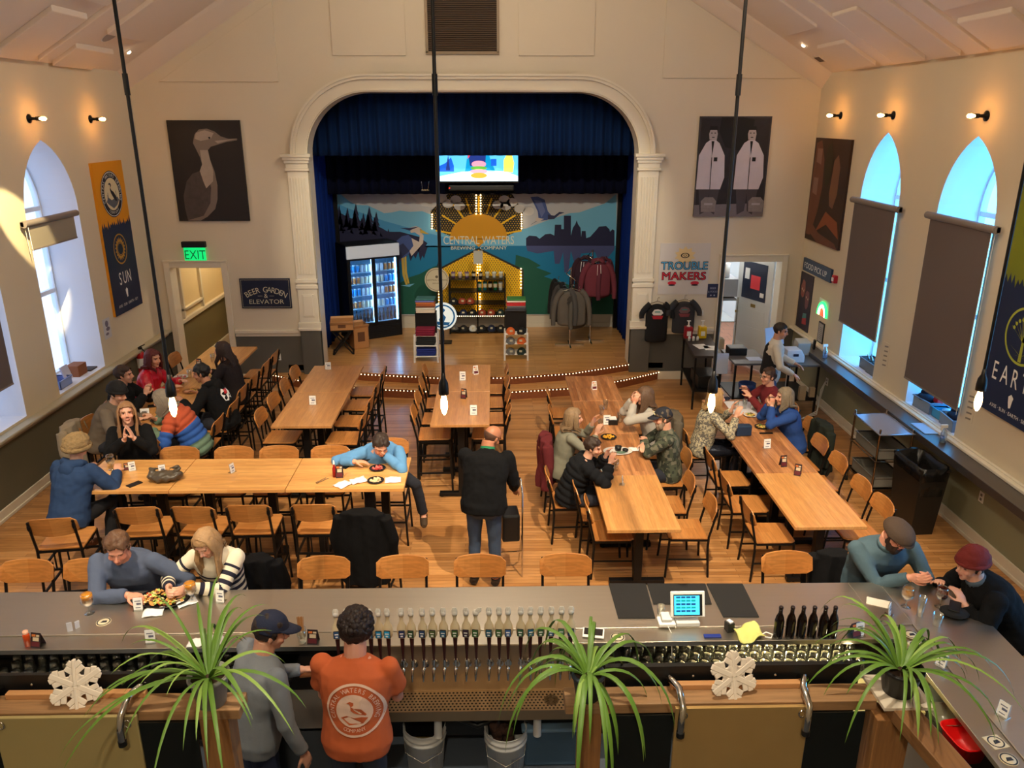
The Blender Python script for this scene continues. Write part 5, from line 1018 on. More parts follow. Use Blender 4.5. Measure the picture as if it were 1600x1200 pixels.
for u,v,rz,l,z in((217,952,.1,'clear card holder on the bar in front of the nacho plate',1.07),(236,1003,.15,'clear card holder on the drip rail left of the spider plant',1.062),(345,940,-.2,'small clear card holder right of the striped woman’s hands',1.07),(1470,1040,-1.1,'clear card holder on the right arm of the bar, farther one',1.07),(1566,1118,-1.1,'clear card holder on the right arm of the bar, nearer one',1.07),(1342,992,.2,'clear card holder beside the menu tent at the bar corner',1.062)):
    x,y=P(u,v,z); cardholder(x,y,z,rz,l)
x,y=P(115,985); T=thing('card_stack','two small upright grey cards on the bar by the beer glass','card',(x,y,1.07),.4); m=MB(); m.box((-.02,0,.035),(.035,.006,.07)); m.box((.025,.02,.028),(.03,.006,.056),0,.5); m.build('card',mat('card_grey',(180,180,190),.6),T)
x,y=P(60,1008,1.062); menucard(x,y,1.062,-.15,'dark folded menu tent on the drip rail at the far left'); x,y=P(44,1008,1.062)
T=thing('sauce_bottle','small orange sauce bottle beside the left menu tent','bottle',(x,y,1.062)); m=MB(); m.lathe([(0,0),(.022,0),(.022,.085),(.016,.095),(0,.095)],12); m.build('bottle',mat('hot_sauce',(196,70,24),.2),T); m=MB(); m.lathe([(.018,.095),(.018,.115),(0,.116)],12); m.build('lid',mat('pale_lid',(226,170,140),.4),T)
x,y=P(490,1003,1.062); menucard(x,y,1.062,-.1,'dark folded menu tent on the drip rail left of the taps'); x,y=P(472,1003,1.062)
T=pint(x,y,1.062,'clear glass holding wooden stir sticks left of the taps',.11,.035); m=MB()
for k in range(8): m.bar((-.012+.004*k,0,.01),(-.02+.006*k,.004*(k%3),.2),.006,.003)
m.build('stir_stick',mat('stick_wood',(186,132,80),.6),T)
x,y=P(1334,992,1.062); menucard(x,y,1.062,.35,'dark folded menu tent at the bar corner right of the bottles')
tulip(*P(140,958),1.07,'tulip glass of amber beer on the bar left of the man in grey-blue'); x,y=P(137,945); o=MB(); o.box((0,0,.003),(.075,.1,.006)); o=o.build('phone',BLACKP,bevel=.002); o.location=(x-.03,y+.07,1.07); tag(o,'black phone lying on the bar behind the left beer glass','phone')
# nacho plate
x,y=P(255,940); T=thing('food_platter','large dark oval platter of loaded nachos on the bar','food',(x,y+.02,1.07),-.05); m=MB(); m.lathe([(0,0),(.12,0),(.17,.02),(.168,.024),(.12,.006),(0,.006)],28,sc=(1.15,.8)); m.build('platter',mat('platter_dark',(36,34,34),.3,.4),T)
m=MB(); rr=random.Random(2)
for k in range(150):
    a=rr.uniform(0,2*PI); r_=.135*math.sqrt(rr.random()); m.box((r_*1.15*math.cos(a),r_*.75*math.sin(a),.02+.025*(1-r_/.14)+rr.uniform(0,.012)),(.028,.02,.005),rr.choice([0,0,1,2,3,3,4]),R3(rr.uniform(-.6,.6),rr.uniform(-.6,.6),rr.uniform(0,3)))
m.build('nachos',[mat('chip',(204,146,70),.6),mat('bean',(110,60,36),.6),mat('lettuce',(170,190,90),.6),mat('cheese',(234,214,160),.5),mat('tomato',(190,60,36),.5)],T)
def napkin(x,y,z,rz,label,s=.14):
    m=MB(); n=6; vs=[]
    rr=random.Random(int(x*1000)%97)
    for j in range(n+1):
        for i in range(n+1): vs.append(((i/n-.5)*s,(j/n-.5)*s*.8,.006+rr.uniform(0,.012)))
    m.add(vs,[(j*(n+1)+i,j*(n+1)+i+1,(j+1)*(n+1)+i+1,(j+1)*(n+1)+i) for j in range(n) for i in range(n)],0,True)
    o=m.build('napkin',WPAPER,solid=.002); o.location=(x,y,z); o.rotation_euler=(0,0,rz); tag(o,label,'napkin','paper napkins')
x,y=P(240,958); napkin(x,y,1.07,.2,'white napkin on the bar before the nacho platter'); x,y=P(292,942); napkin(x,y,1.07,.6,'white napkin on the bar under the striped woman’s beer glass')
tulip(*P(300,940),1.07,'tulip glass of hazy beer held at the bar by the striped woman',level=.1)
x,y=P(308,1006,1.062); napkin(x,y,1.062,.1,'crumpled white napkin on the drip rail by the left spider plant',.12); x,y=P(335,1003,1.062); T=thing('small_plate','small pale plate on the drip rail behind the left spider plant','plate',(x,y,1.062)); m=MB(); m.lathe([(0,0),(.05,0),(.07,.01),(.068,.013),(.05,.004),(0,.004)],24); m.build('plate',mat('plate_grey',(180,176,176),.3),T)
# phone on rail, tablet register, dark mats
x,y=P(927,993,1.062); T=thing('phone','white-cased phone leaning on the drip rail right of the taps','phone',(x,y,1.064),-.18); q=R3(.25,0,0); m=MB(); m.box((0,0,.02),(.15,.085,.01),0,q); m.build('case',WHITE,T,bevel=.006); m=MB(); m.box((0,.004,.027),(.13,.058,.002),0,q); m.build('screen',mat('phone_screen',(34,30,32),.15),T)
def barmat(u0,u1,v0,v1,s,label):
    a=[atz(u,v,1.074) for u,v in((u0,v0),(u1,v0),(u1+s,v1),(u0+s,v1))]; m=MB(); cx=sum(p.x for p in a)/4; cy=sum(p.y for p in a)/4
    m.prism([(p.x-cx,p.y-cy) for p in a],0,.006,0,'z'); o=m.build('bar_mat',mat('rubber_mat',(20,19,19),.7)); o.location=(cx,cy,1.071); tag(o,label,'mat','black rubber mats on the bar')
barmat(951,1009,912,966,15,'flat black mat on the bar, left of the tablet'); barmat(1104,1160,912,964,26,'flat black mat on the bar, right of the tablet'); barmat(1011,1102,912,944,10,'black mat on the bar behind the tablet')
x,y=P(1072,972); T=thing('tablet_register','white tablet point-of-sale register with lit screen on the bar','tablet',(x,y,1.07)); q=R3(-.35,0,0)
m=MB(); m.box((0,0,.15),(.245,.016,.185),0,q); m.build('tablet_body',WHITE,T,bevel=.012,seg=3)
m=MB(); m.box((0,-.012,.15),(.205,.003,.15),0,q); m.build('bezel',BLACKP,T,bevel=.004); m=MB(); m.box((-.008,-.0145,.15),(.18,.002,.135),0,q); m.build('screen',mat('tablet_screen',(60,180,235),.3,emit=1.1,emitc=(70,190,245)),T)
m=MB()
for r in range(5):
    for c in range(4): m.box((-.07+.036*c,-.0165-.0085*(r-2)*0,.15),(.03,.001,.012),0,q) if 0 else m.add([tuple(q@Vector(v)+Vector((0,0,.15))) for v in ((-.085+.036*c,-.0168,-.05+.024*r),(-.055+.036*c,-.0168,-.05+.024*r),(-.055+.036*c,-.0168,-.038+.024*r),(-.085+.036*c,-.0168,-.038+.024*r))],[(0,1,2,3)],r%2)
m.build('screen_content',[mat('scr_dark',(20,70,120),.3,emit=.4),mat('scr_teal',(10,150,150),.3,emit=.6)],T)
m=MB(); m.box((0,.03,.05),(.06,.03,.1)); m.box((.0,.0,.018),(.17,.12,.036)); m.build('stand',mat('pos_white',(206,206,204),.4),T,bevel=.008)
x,y=P(1045,975); T=thing('card_reader','white card reader on its tray beside the tablet','card reader',(x-.02,y-.0,1.07)); m=MB(); m.box((0,0,.02),(.12,.1,.025)); m.build('tray',WHITE,T,bevel=.006); m=MB(); m.box((0,.01,.05),(.075,.08,.035),0,R3(.2,0,0)); m.build('reader',mat('pos_white',(206,206,204)),T,bevel=.008); m=MB(); m.tube([(.0,-.05,.02),(.02,-.09,-.01),(.03,-.12,-.2)],.003,5); m.build('cable',WHITE,T)
x,y=P(1032,965); pint(x,y,1.07,'clear cup of straws left of the tablet',.1,.03)
x,y=P(1113,995,1.062); T=thing('pen_tray','blue flat tray on the drip rail right of the tablet','tray',(x,y,1.062)); m=MB(); m.box((0,0,.006),(.12,.035,.012)); m.build('tray',mat('tray_blue',(30,50,130),.4),T,bevel=.003)
x,y=P(1139,985,1.062); T=thing('napkin_box','small black box on the drip rail beside the yellow towel','box',(x,y,1.062),.2); m=MB(); m.box((0,0,.035),(.055,.055,.07)); m.build('box',BLACKP,T,bevel=.004); m=MB(); m.box((0,0,.075),(.03,.04,.01),0,.3); m.build('paper',WPAPER,T)
# yellow towel
x,y=P(1170,992,1.062); m=MB(); n=12; vs=[]
for j in range(n+1):
    for i in range(n+1):
        a=(i/n-.5)*.2; b_=(j/n-.5)*.17; vs.append((a+.02*math.sin(b_*30),b_+.015*math.sin(a*25),.012+.028*max(0,noise.noise(Vector((a*12,b_*12,3)))+.35)))
m.add(vs,[(j*(n+1)+i,j*(n+1)+i+1,(j+1)*(n+1)+i+1,(j+1)*(n+1)+i) for j in range(n) for i in range(n)],0,True); o=m.build('towel',mat('towel_yellow',(208,208,120),.9,bump=.3,bump_scale=120),solid=.006); o.location=(x,y,1.062); o.rotation_euler=(0,0,.35); tag(o,'crumpled pale yellow towel on the drip rail','towel')
x,y=P(1200,995,1.062); T=thing('bottle_opener','steel and white wire opener beside the yellow towel','opener',(x,y,1.066)); m=MB(); m.tube([(-.05,0,.01),(-.01,.02,.02),(.03,.0,.015),(.01,-.03,.01),(-.03,-.02,.01)],.005,6); m.build('wire',WHITE,T)
# dark beer bottles
BG=mat('brown_bottle_glass',(20,11,7),.1,spec=.6)
for i,u in enumerate((1215,1233,1250,1267,1284,1299)):
    x,y=P(u,995,1.062); T=thing('beer_bottle','dark brown beer bottle, %s of the six in a row on the bar'%('leftmost','second from left','third from left','fourth from left','fifth from left','rightmost')[i],'bottle',(x,y,1.062),0,'dark beer bottles on the bar'); m=MB(); m.lathe([(0,0),(.031,0),(.033,.01),(.033,.13),(.026,.165),(.014,.195),(.0125,.235),(.0,.235)],18); m.build('bottle',BG,T); m=MB(); m.lathe([(.0145,.228),(.0155,.24),(.013,.247),(0,.248)],14); m.build('cap',mat('bottle_cap',(40,26,22),.4,.3),T)
# right bar corner
x,y=P(1372,942); m=MB(); m.box((0,0,.002),(.16,.1,.003)); o=m.build('receipt',mat('receipt_paper',(214,206,190),.7)); o.location=(x,y,1.07); o.rotation_euler=(0,0,-.45); tag(o,'pale folded receipt on the bar near the bearded man','receipt')
x,y=P(1388,962); cardholder(x,y,1.07,.9,'clear card holder in front of the bearded man by the receipt')
tulip(*P(1415,948),1.07,'tulip glass with amber beer in front of the bearded man',level=.04); pint(*P(1437,962),1.07,'tall empty clear glass beside the bearded man’s beer',.16,.028)
tulip(*P(1468,948),1.07,'tulip glass with dark beer beside the person in the red beanie',fill=BEERD,level=.05); pint(*P(1463,976),1.07,'short clear water glass before the person in the red beanie',.09,.036)
x,y=P(1490,962); T=thing('handbag','small black bag with a phone on top, on the bar before the red beanie','bag',(x,y,1.07),-.4); m=MB(); m.ell((0,0,.03),(.1,.07,.035),0); m.build('bag',BLKC,T); m=MB(); m.box((0,.02,.068),(.075,.14,.008),0,-.2); m.build('phone',BLACKP,T,bevel=.002)
# shelf behind the right arm: plates, bins, red basket
T=thing('prep_counter','low steel prep counter inside the right arm of the bar','counter',(2.47,3.35,0)); m=MB(); m.bx(-.24,.24,-1.9,1.0,.80,.83); m.bx(-.22,.22,-1.85,.95,0,.78); m.build('cabinet',mat('prep_steel',(96,92,84),.4,.7),T)
m=MB(); m.bx(-.33,.24,.7,1.03,.9,.92); m.build('paper_tray',mat('tray_papers',(214,200,130),.6),T)
for k in range(5):
    p=atz(1470,1085,.83); T=thing('plastic_plate','clear round plastic plate in the stack on the prep counter, number %s up'%['one','two','three','four','five'][k],'plate',(p.x-.02,p.y-.03,.832+k*.008),0,'clear plates on the prep counter'); m=MB(); m.lathe([(0,0),(.07,0),(.085,.006),(.083,.009),(0,.006)],24); m.build('plate',mat('pale_plastic',(176,186,170),.25,alpha=.75),T)
p=atz(1520,1180,.83); T=thing('plastic_basket','bright red plastic tub on the prep counter','tub',(p.x-.05,p.y+.03,.83),.1); m=MB(); n=24
def rr_(w,h,z,p4=4): return [Vector((w*math.copysign(abs(math.cos(2*PI*k/n))**(2/p4),math.cos(2*PI*k/n)),h*math.copysign(abs(math.sin(2*PI*k/n))**(2/p4),math.sin(2*PI*k/n)),z)) for k in range(n)]
m.loft([rr_(.08,.1,0),rr_(.1,.125,.13),rr_(.108,.133,.13),rr_(.108,.133,.122),rr_(.094,.12,.12),rr_(.075,.095,.01)],0); m.build('tub',mat('tub_red',(230,20,20),.35),T)
p=atz(1478,1135,.83); T=thing('food_pan','clear plastic food pan on the prep counter behind the red tub','pan',(p.x-.02,p.y,.83)); m=MB(); m.loft([rr_(.07,.09,0,8),rr_(.08,.1,.1,8),rr_(.086,.106,.1,8),rr_(.076,.096,.095,8),rr_(.066,.086,.01,8)],0); m.build('pan',mat('pan_clear',(176,170,140),.2,alpha=.6),T)
p=atz(1500,1120,.83); T=thing('squeeze_bottle','white bottle with blue label behind the red tub','bottle',(p.x+.05,p.y+.05,.83)); m=MB(); m.lathe([(0,0),(.035,0),(.035,.11),(.02,.13),(0,.13)],16); m.build('bottle',WHITE,T); m=MB(); m.lathe([(.036,.03),(.036,.08)],16); m.build('label_band',mat('band_blue',(40,50,120),.4),T)
for u,v,l in((1445,1052,'farther'),(1462,1066,'nearer')):
    p=atz(u,v,.83); T=thing('dressing_cup','small cream cup on the prep counter under the spider plant, %s one'%l,'cup',(p.x-.04,p.y,.83)); m=MB(); m.lathe([(0,0),(.03,0),(.04,.05),(.037,.05),(.028,.005),(0,.005)],16); m.build('cup',mat('cup_cream',(220,200,140),.4),T)
# ---------------------------------------------------------------- white buckets below the tray
PLW=mat('bucket_plastic',(214,212,208),.45)
def bucket(u,v,label,fill,rag=False):
    p=atz(u,v,.37); T=thing('bucket',label,'bucket',(p.x,p.y,0)); m=MB(); m.lathe([(0,0),(.128,0),(.145,.27),(.155,.275),(.155,.29),(.147,.295),(.147,.31),(.155,.315),(.155,.33),(.148,.335),(.15,.365),(.154,.37),(.146,.37),(.14,.33),(.124,.01),(0,.01)],28); m.build('pail',PLW,T)
    m=MB(); m.tube([(-.15,0,.3),(-.13,-.12,.22),(0,-.18,.18),(.13,-.12,.22),(.15,0,.3)],.0035,6); m.build('wire_handle',CHROME,T)
    m=MB(); m.lathe([(0,.16),(.13,.16)],24); m.build('contents',fill,T)
    m=MB(); 
    for k in range(-3,4): a=-PI/2+.5+k*.07; m.add([(.1405*math.cos(a+d)*1.0,.1405*math.sin(a+d),z) for d,z in((0,.1),(.05,.1),(.05,.2),(0,.2))],[(0,1,2,3)])
    m.build('printed_label',mat('label_print',(120,120,126),.7),T)
    if rag:
        m=MB(); rr=random.Random(4)
        for k in range(14): m.ell((rr.uniform(-.08,.03),rr.uniform(-.06,.08),.3+rr.uniform(0,.12)),(rr.uniform(.03,.05),rr.uniform(.03,.05),rr.uniform(.03,.06)),0,R3(rr.random()*3,rr.random()*3,0),n=8,m=6)
        m.build('rag',mat('brown_rag',(70,46,36),.9),T)
bucket(663,1130,'white plastic bucket with tan liquid, left of the two under the taps',mat('tan_liquid',(160,140,90),.3)); bucket(790,1135,'white plastic bucket stuffed with a brown rag, right of the two under the taps',mat('grey_liquid',(120,120,116),.3),True)
T=thing('drain_pipe','white drain pipes and black tubing under the drip tray','pipe',(-.05,4.5,.2)); m=MB()
for x in(-.37,.32): m=MB(); m.cyl((x,-.02,.2),(x,-.02,.46),.03,.024); m.build('white_pipe',PLW,T)
m=MB(); m.tube([(-.35,.1,.3),(-.1,.05,.22),(.15,.12,.28),(.3,.1,.2)],.02,8); m.tube([(-.8,.12,.4),(-.5,.1,.36),(-.2,.14,.4),(.3,.1,.34),(.7,.1,.3)],.02,8); m.box((.0,.2,.25),(1.5,.1,.4)); m.build('tubing',BLACKP,T)
p=atz(868,1155,0); T=thing('storage_tote','blue-grey storage tote under the bar behind the middle spider plant','tote',(p.x,4.75,0)); m=MB(); m.bx(-.25,.25,-.15,.15,0,.32); m.build('box',mat('tote_blue',(70,96,120),.4),T,bevel=.02); m=MB(); m.bx(-.27,.27,-.17,.17,.32,.35); m.build('lid',mat('tote_lid',(120,150,176),.4),T,bevel=.01)
# left station: ice well rail with hose tap
T=thing('bar_sink','black bar sink with chrome faucet and wooden handled sprayer left of the orange shirt','sink',(-1.2,4.3,0)); m=MB(); m.bx(-.3,.2,-.24,.1,.5,.86); m.build('basin',BLACKP,T); m=MB(); m.bx(-.31,.21,-.26,-.24,.5,.88); m.bx(-.31,.21,-.26,.1,.86,.875); m.build('rim',mat('under_steel',(96,96,94)),T); m=MB(); m.tube([(.08,.1,.86),(.08,.1,1.04),(.06,0,1.08),(.06,-.06,1.0)],.012,8); m.tube([(.12,.0,.86),(.14,-.12,.84),(.1,-.25,.7)],.012,8); m.build('faucet',CHROME,T); m=MB(); m.tube([(-.1,.05,1.03),(.04,.07,1.03)],[.016,.02],8); m.build('wooden_handle',mat('handle_wood',(190,120,70),.5),T)
# ---------------------------------------------------------------- timber frame in the foreground
BEAM=wood('frame_timber',(158,120,82),(140,102,66),'x',.3,3,.5,1.2,.55); POSTW=wood('frame_timber_post',(146,100,56),(126,84,44),'z',.3,3,.55,1.2,.55)
def X26(u): return atz(u,1090,2.6).x
T=thing('timber_partition','timber beam and post partition at the left foreground, carrying a spider plant','partition',(0,2.2,0)); xl,xr=-2.4,X26(382)
m=MB(); m.bx(xl,xr,.01,.1,2.56,2.6); m.build('beam',BEAM,T,bevel=.003); xp=X26(340)
m=MB(); m.bx(xp-.05,xp+.05,.015,.095,0,2.56); m.build('post',POSTW,T,bevel=.003)
m=MB(); m.bx(xl,X26(315),.12,.135,2.42,2.665); m.build('black_panel',BLACKP,T); m=MB()
for u in(45,82,185,222): m.ell((X26(u),.115,2.63),(.006,.004,.006),0,n=6,m=4)
m.build('screw',CHROME,T); SMOKE=mat('smoked_glass',(20,22,20),.08,spec=.6)
m=MB(); m.bx(xl,X26(10),.0,.006,.6,2.56); m.bx(X26(228),X26(315),0,.006,.6,2.56); m.build('smoked_pane',SMOKE,T)
T=thing('timber_partition','timber beam and post partition at the right foreground, with return toward the viewer','partition',(0,2.2,0)); xl,xr=X26(882),X26(1368)
m=MB(); m.bx(xl,xr,.01,.1,2.56,2.6); m.build('beam',BEAM,T,bevel=.003); m=MB(); xp=X26(922); m.bx(xp-.038,xp+.04,.015,.095,0,2.56); m.build('post',POSTW,T,bevel=.003)
m=MB(); xq=X26(1388); m.bx(xq-.06,xq+.06,-.04,.05,0,2.56); m.build('post',POSTW,T,bevel=.003); m=MB(); m.bar((xq+.02,.04,2.58),(xq+.23,-1.6,2.58),.09,.05); m.build('beam',wood('frame_timber_y',(150,108,68),(132,92,56),'y',.3,3,.5,1.2,.5),T,bevel=.003)
m=MB(); m.bx(X26(950),X26(1360),.12,.14,2.42,2.665); m.build('black_panel',BLACKP,T); m=MB()
for u in(1052,1090,1185,1222): m.ell((X26(u),.112,2.63),(.006,.004,.006),0,n=6,m=4)
m.build('screw',CHROME,T); m=MB(); m.bx(X26(950),X26(1050),0,.006,.6,2.56); m.bx(X26(1262),X26(1350),0,.006,.6,2.56); m.build('smoked_pane',SMOKE,T)
m=MB(); m.bar((xq+.05,.0,1.0),(xq+.2,-1.4,1.0),.01,2.4,0); 
def hangboard(u0,u1,label,mt):
    x0,x1=X26(u0),X26(u1); T=thing('hanging_board',label,'board',((x0+x1)/2,2.2,2.6)); w=(x1-x0)/2; m=MB(); m.bx(-w,w,-.008,.006,-.95,-.006); m.build('panel',mt,T,bevel=.002); m=MB(); m.bx(-w,w,.075,.1,.0,.022); m.build('top_batten',mat('pale_batten',(190,138,90),.5),T,bevel=.003)
    for s_ in((-.0,.92) if u0<500 else (-.93,.93)):
        if u0<500: xx=-w-.01 if s_==0 else w*.86-.0
        else: xx=s_*w
        m=MB(); q=[(xx+.02*(1 if xx>0 else -1),.11,.02),(xx+.02*(1 if xx>0 else -1),.07,.05),(xx,.03,.045),(xx-.0,-.035,.02),(xx-.005,-.045,-.03),(xx-.005,-.045,-.07)]; m.tube(q,.0125,10); m.build('chrome_hook',CHROME,T); m=MB(); m.cyl((xx-.005,-.045,-.07),(xx-.005,-.045,-.09),.014); m.build('black_foot',BLACKP,T)
    for s_ in(-1,1): m=MB(); m.tube([(s_*w*.88+.011*math.cos(a),-.014,-.03+.014*math.sin(a)) for a in [2*PI*k/10 for k in range(11)]],.0028,6); m.build('screw_eye',CHROME,T)
hangboard(12,228,'tan wooden board hooked on the left foreground beam below a snowflake',mat('board_tan',(158,140,92),.5,noise_amt=.2,noise_scale=2)); hangboard(1052,1260,'brassy metal board hooked on the right foreground beam below a snowflake',mat('board_brass',(200,164,104),.38,.6,noise_amt=.1))
# snowflake ornaments leaning on the beams
def snowflake(u,label):
    x=X26(u); T=thing('snowflake_ornament',label,'ornament',(x,2.255,2.672),0); T.rotation_euler=(-.3,0,.2); m=MB(); R_=.082
    def bar(a,r0,r1,w,off=0): 
        d=Vector((math.cos(a),0,math.sin(a))); n_=Vector((-math.sin(a),0,math.cos(a))); m.bar(d*r0+n_*off,d*r1+n_*off,w,.018)
    for k in range(6):
        a=PI/6+k*PI/3; bar(a,.0,R_*1.1,.0105)
        for r0,l in((.020,.024),(.042,.036),(.066,.026)):
            for s_ in(-1,1): d=Vector((math.cos(a),0,math.sin(a)))*r0; e=Vector((math.cos(a+s_*.9),0,math.sin(a+s_*.9))); m.bar(d,d+e*l,.0078,.018)
    m.build('cutout',mat('snowflake_white',(226,212,196),.55),T,bevel=.002)
snowflake(130,'white cut-out snowflake ornament on the left foreground beam'); snowflake(1146,'white cut-out snowflake ornament on the right foreground beam')
# ---------------------------------------------------------------- spider plants
LEAF=mat('spider_leaf',(92,128,44),.45,noise_amt=.3,noise_scale=9); LEAFL=mat('spider_leaf_pale',(128,158,70),.45); SOIL=mat('soil',(60,40,26),.9,noise_amt=.4,noise_scale=60)
def plant(u,label,potc,seed,r=.064,h=.11,L0=.42,droop=1.0,plate=False,leafm=0,yy=2.25):
    x=X26(u); T=thing('potted_spider_plant',label,'plant',(x,yy,2.602+(.014 if plate else 0))); m=MB(); m.lathe([(0,0),(r*.72,0),(r,h),(r+.004,h),(r+.004,h-.012),(r-.002,h-.013),(r-.006,h),(r-.008,h-.02),(0,h-.02)],24); m.build('pot',potc,T)
    m=MB(); m.lathe([(0,h-.012),(r-.006,h-.016)],20); m.build('soil',SOIL,T)
    if plate: m=MB(); m.box((0,0,-.007),(.17,.17,.012)); m.build('saucer',mat('saucer_white',(214,200,180),.5),T)
    rr=random.Random(seed); m=MB()
    for k in range(36):
        a=rr.uniform(0,2*PI); Ln=L0*rr.uniform(.55,1.12); w=rr.uniform(.006,.0105); el=rr.uniform(.5,1.22); p=Vector((.012*math.cos(a),.012*math.sin(a),h-.01)); d=Vector((math.cos(a)*math.cos(el),math.sin(a)*math.cos(el),math.sin(el))); n=12; vs=[];cur=a
        st=Ln/n
        for i in range(n+1):
            t=i/n; side=Vector((-math.sin(cur),math.cos(cur),0)); ww=w*min(1,t*5+.45)*(1-t**3)
            nn=side.cross(d).normalized()
            vs+=[p-side*ww+nn*ww*.35,p,p+side*ww+nn*ww*.35]; 
            d=(d+Vector((0,0,-1))*droop*(.13+.22*t)*(.6+.8*rr.random())).normalized(); p=p+d*st
        base=[(3*i+j,3*i+j+1,3*i+j+4,3*i+j+3) for i in range(n) for j in(0,1)]
        m.add(vs,base,1 if rr.random()<.2 else 0,True)
    m.build('leaves',[LEAF,LEAFL],T); return T
plant(335,'spider plant in a pale grey pot at the end of the left foreground beam',mat('pot_grey',(150,150,138),.5),3,.066,.115,.5,.72)
plant(918,'drooping spider plant in a blue-grey pot above the middle post',mat('pot_blue',(52,62,74),.5),8,.055,.10,.46,1.5)
plant(1405,'spider plant in a black pot on a white saucer at the right corner post',mat('pot_black',(24,22,22),.45),12,.07,.10,.44,1.0,True,0,2.24)
# ---------------------------------------------------------------- people
def skinmat(name,rgb):
    if name in _M: return _M[name]
    m=bpy.data.materials.new(name); m.use_nodes=True; N=m.node_tree.nodes; L=m.node_tree.links; p=N['Principled BSDF']
    a=N.new('ShaderNodeVertexColor'); a.layer_name='tint'; mx=N.new('ShaderNodeMix'); mx.data_type='RGBA'; mx.blend_type='MULTIPLY'; mx.inputs[0].default_value=1
    mx.inputs['A'].default_value=lin(rgb)+(1,); L.new(a.outputs['Color'],mx.inputs['B']); L.new(mx.outputs['Result'],p.inputs['Base Color'])
    p.inputs['Roughness'].default_value=.5; p.inputs['Subsurface Weight'].default_value=.08; p.inputs['Subsurface Radius'].default_value=(.01,.004,.002)
    _M[name]=m; return m
def stripemat(name,cols,period,duty=.5,start=0,end=9,attr='band',rough=.9,ridge=0,seq=False):
    """cloth whose colour follows the distance down the garment (an attribute of the mesh)"""
    m=bpy.data.materials.new(name); m.use_nodes=True; N=m.node_tree.nodes; L=m.node_tree.links; p=N['Principled BSDF']; p.inputs['Roughness'].default_value=rough
    a=N.new('ShaderNodeAttribute'); a.attribute_name=attr
    if seq:
        cr=N.new('ShaderNodeValToRGB'); cr.color_ramp.interpolation='CONSTANT'; mr=N.new('ShaderNodeMapRange'); mr.inputs[1].default_value=start; mr.inputs[2].default_value=end; L.new(a.outputs['Fac'],mr.inputs[0]); L.new(mr.outputs[0],cr.inputs[0])
        while len(cr.color_ramp.elements)<len(cols): cr.color_ramp.elements.new(.5)
        for e,(pos,c) in zip(cr.color_ramp.elements,cols): e.position=pos; e.color=lin(c)+(1,)
        L.new(cr.outputs[0],p.inputs['Base Color'])
    else:
        def mth(op,x,y):
            n=N.new('ShaderNodeMath'); n.operation=op
            for i,v in enumerate((x,y)):
                if v is None: continue
                if isinstance(v,(int,float)): n.inputs[i].default_value=v
                else: L.new(v,n.inputs[i])
            return n.outputs[0]
        md=mth('MODULO',mth('ADD',a.outputs['Fac'],10*period),period); inb=mth('LESS_THAN',md,period*duty); rg=mth('GREATER_THAN',a.outputs['Fac'],start); f=mth('MULTIPLY',inb,rg)
        mx=N.new('ShaderNodeMix'); mx.data_type='RGBA'; L.new(f,mx.inputs[0]); mx.inputs['A'].default_value=lin(cols[0])+(1,); mx.inputs['B'].default_value=lin(cols[1])+(1,); L.new(mx.outputs['Result'],p.inputs['Base Color'])
    return m
def plaidmat(name,c1,c2,c3,sc=14):
    m=bpy.data.materials.new(name); m.use_nodes=True; N=m.node_tree.nodes; L=m.node_tree.links; p=N['Principled BSDF']; p.inputs['Roughness'].default_value=.9
    t=N.new('ShaderNodeTexCoord'); v=N.new('ShaderNodeTexVoronoi'); v.inputs['Scale'].default_value=sc; v.distance='CHEBYCHEV'; L.new(t.outputs['Object'],v.inputs[0]); cr=N.new('ShaderNodeValToRGB'); L.new(v.outputs['Color'],cr.inputs[0]); cr.color_ramp.interpolation='CONSTANT'
    cr.color_ramp.elements[0].color=lin(c1)+(1,); cr.color_ramp.elements[1].color=lin(c2)+(1,); cr.color_ramp.elements[1].position=.4; e=cr.color_ramp.elements.new(.7); e.color=lin(c3)+(1,); L.new(cr.outputs[0],p.inputs['Base Color']); return m
def remesh(mb,vox,smooth_it=3,fac=.5):
    me=bpy.data.meshes.new('t'); me.from_pydata(mb.v,[],mb.f); ob=bpy.data.objects.new('t',me); COL.objects.link(ob)
    r=ob.modifiers.new('r','REMESH'); r.mode='VOXEL'; r.voxel_size=vox; r.use_smooth_shade=True
    if smooth_it: s=ob.modifiers.new('s','SMOOTH'); s.iterations=smooth_it; s.factor=fac
    out=bpy.data.meshes.new_from_object(ob.evaluated_get(bpy.context.evaluated_depsgraph_get()))
    bpy.data.objects.remove(ob); bpy.data.meshes.remove(me); return out
def getco(me):
    a=np.empty(len(me.vertices)*3,np.float32); me.vertices.foreach_get('co',a); return a.reshape(-1,3)
def setco(me,c): me.vertices.foreach_set('co',np.ascontiguousarray(c,np.float32).ravel()); me.update()
def getno(me):
    a=np.empty(len(me.vertices)*3,np.float32); me.vertices.foreach_get('normal',a); return a.reshape(-1,3)
def segdist(co,a,b):
    a=np.array(a);b=np.array(b); d=b-a; L2=max(1e-9,(d*d).sum()); t=np.clip(((co-a)@d)/L2,0,1); q=a+t[:,None]*d; return np.linalg.norm(co-q,axis=1),t*math.sqrt(L2)
def finish(me,name,mt,parent):
    me.materials.clear()
    for m in (mt if isinstance(mt,(list,tuple)) else [mt]): me.materials.append(m)
    me.name=name; ob=bpy.data.objects.new(name,me); COL.objects.link(ob)
    if parent: ob.parent=parent
    me.polygons.foreach_set('use_smooth',[True]*len(me.polygons)); return ob
def rotm(yaw,pitch,roll=0):
    """yaw + turns to the figure's left, pitch + looks down, roll + tips to its right"""
    return R3(0,0,math.radians(yaw))@R3(-math.radians(pitch),0,0)@R3(0,math.radians(roll),0)
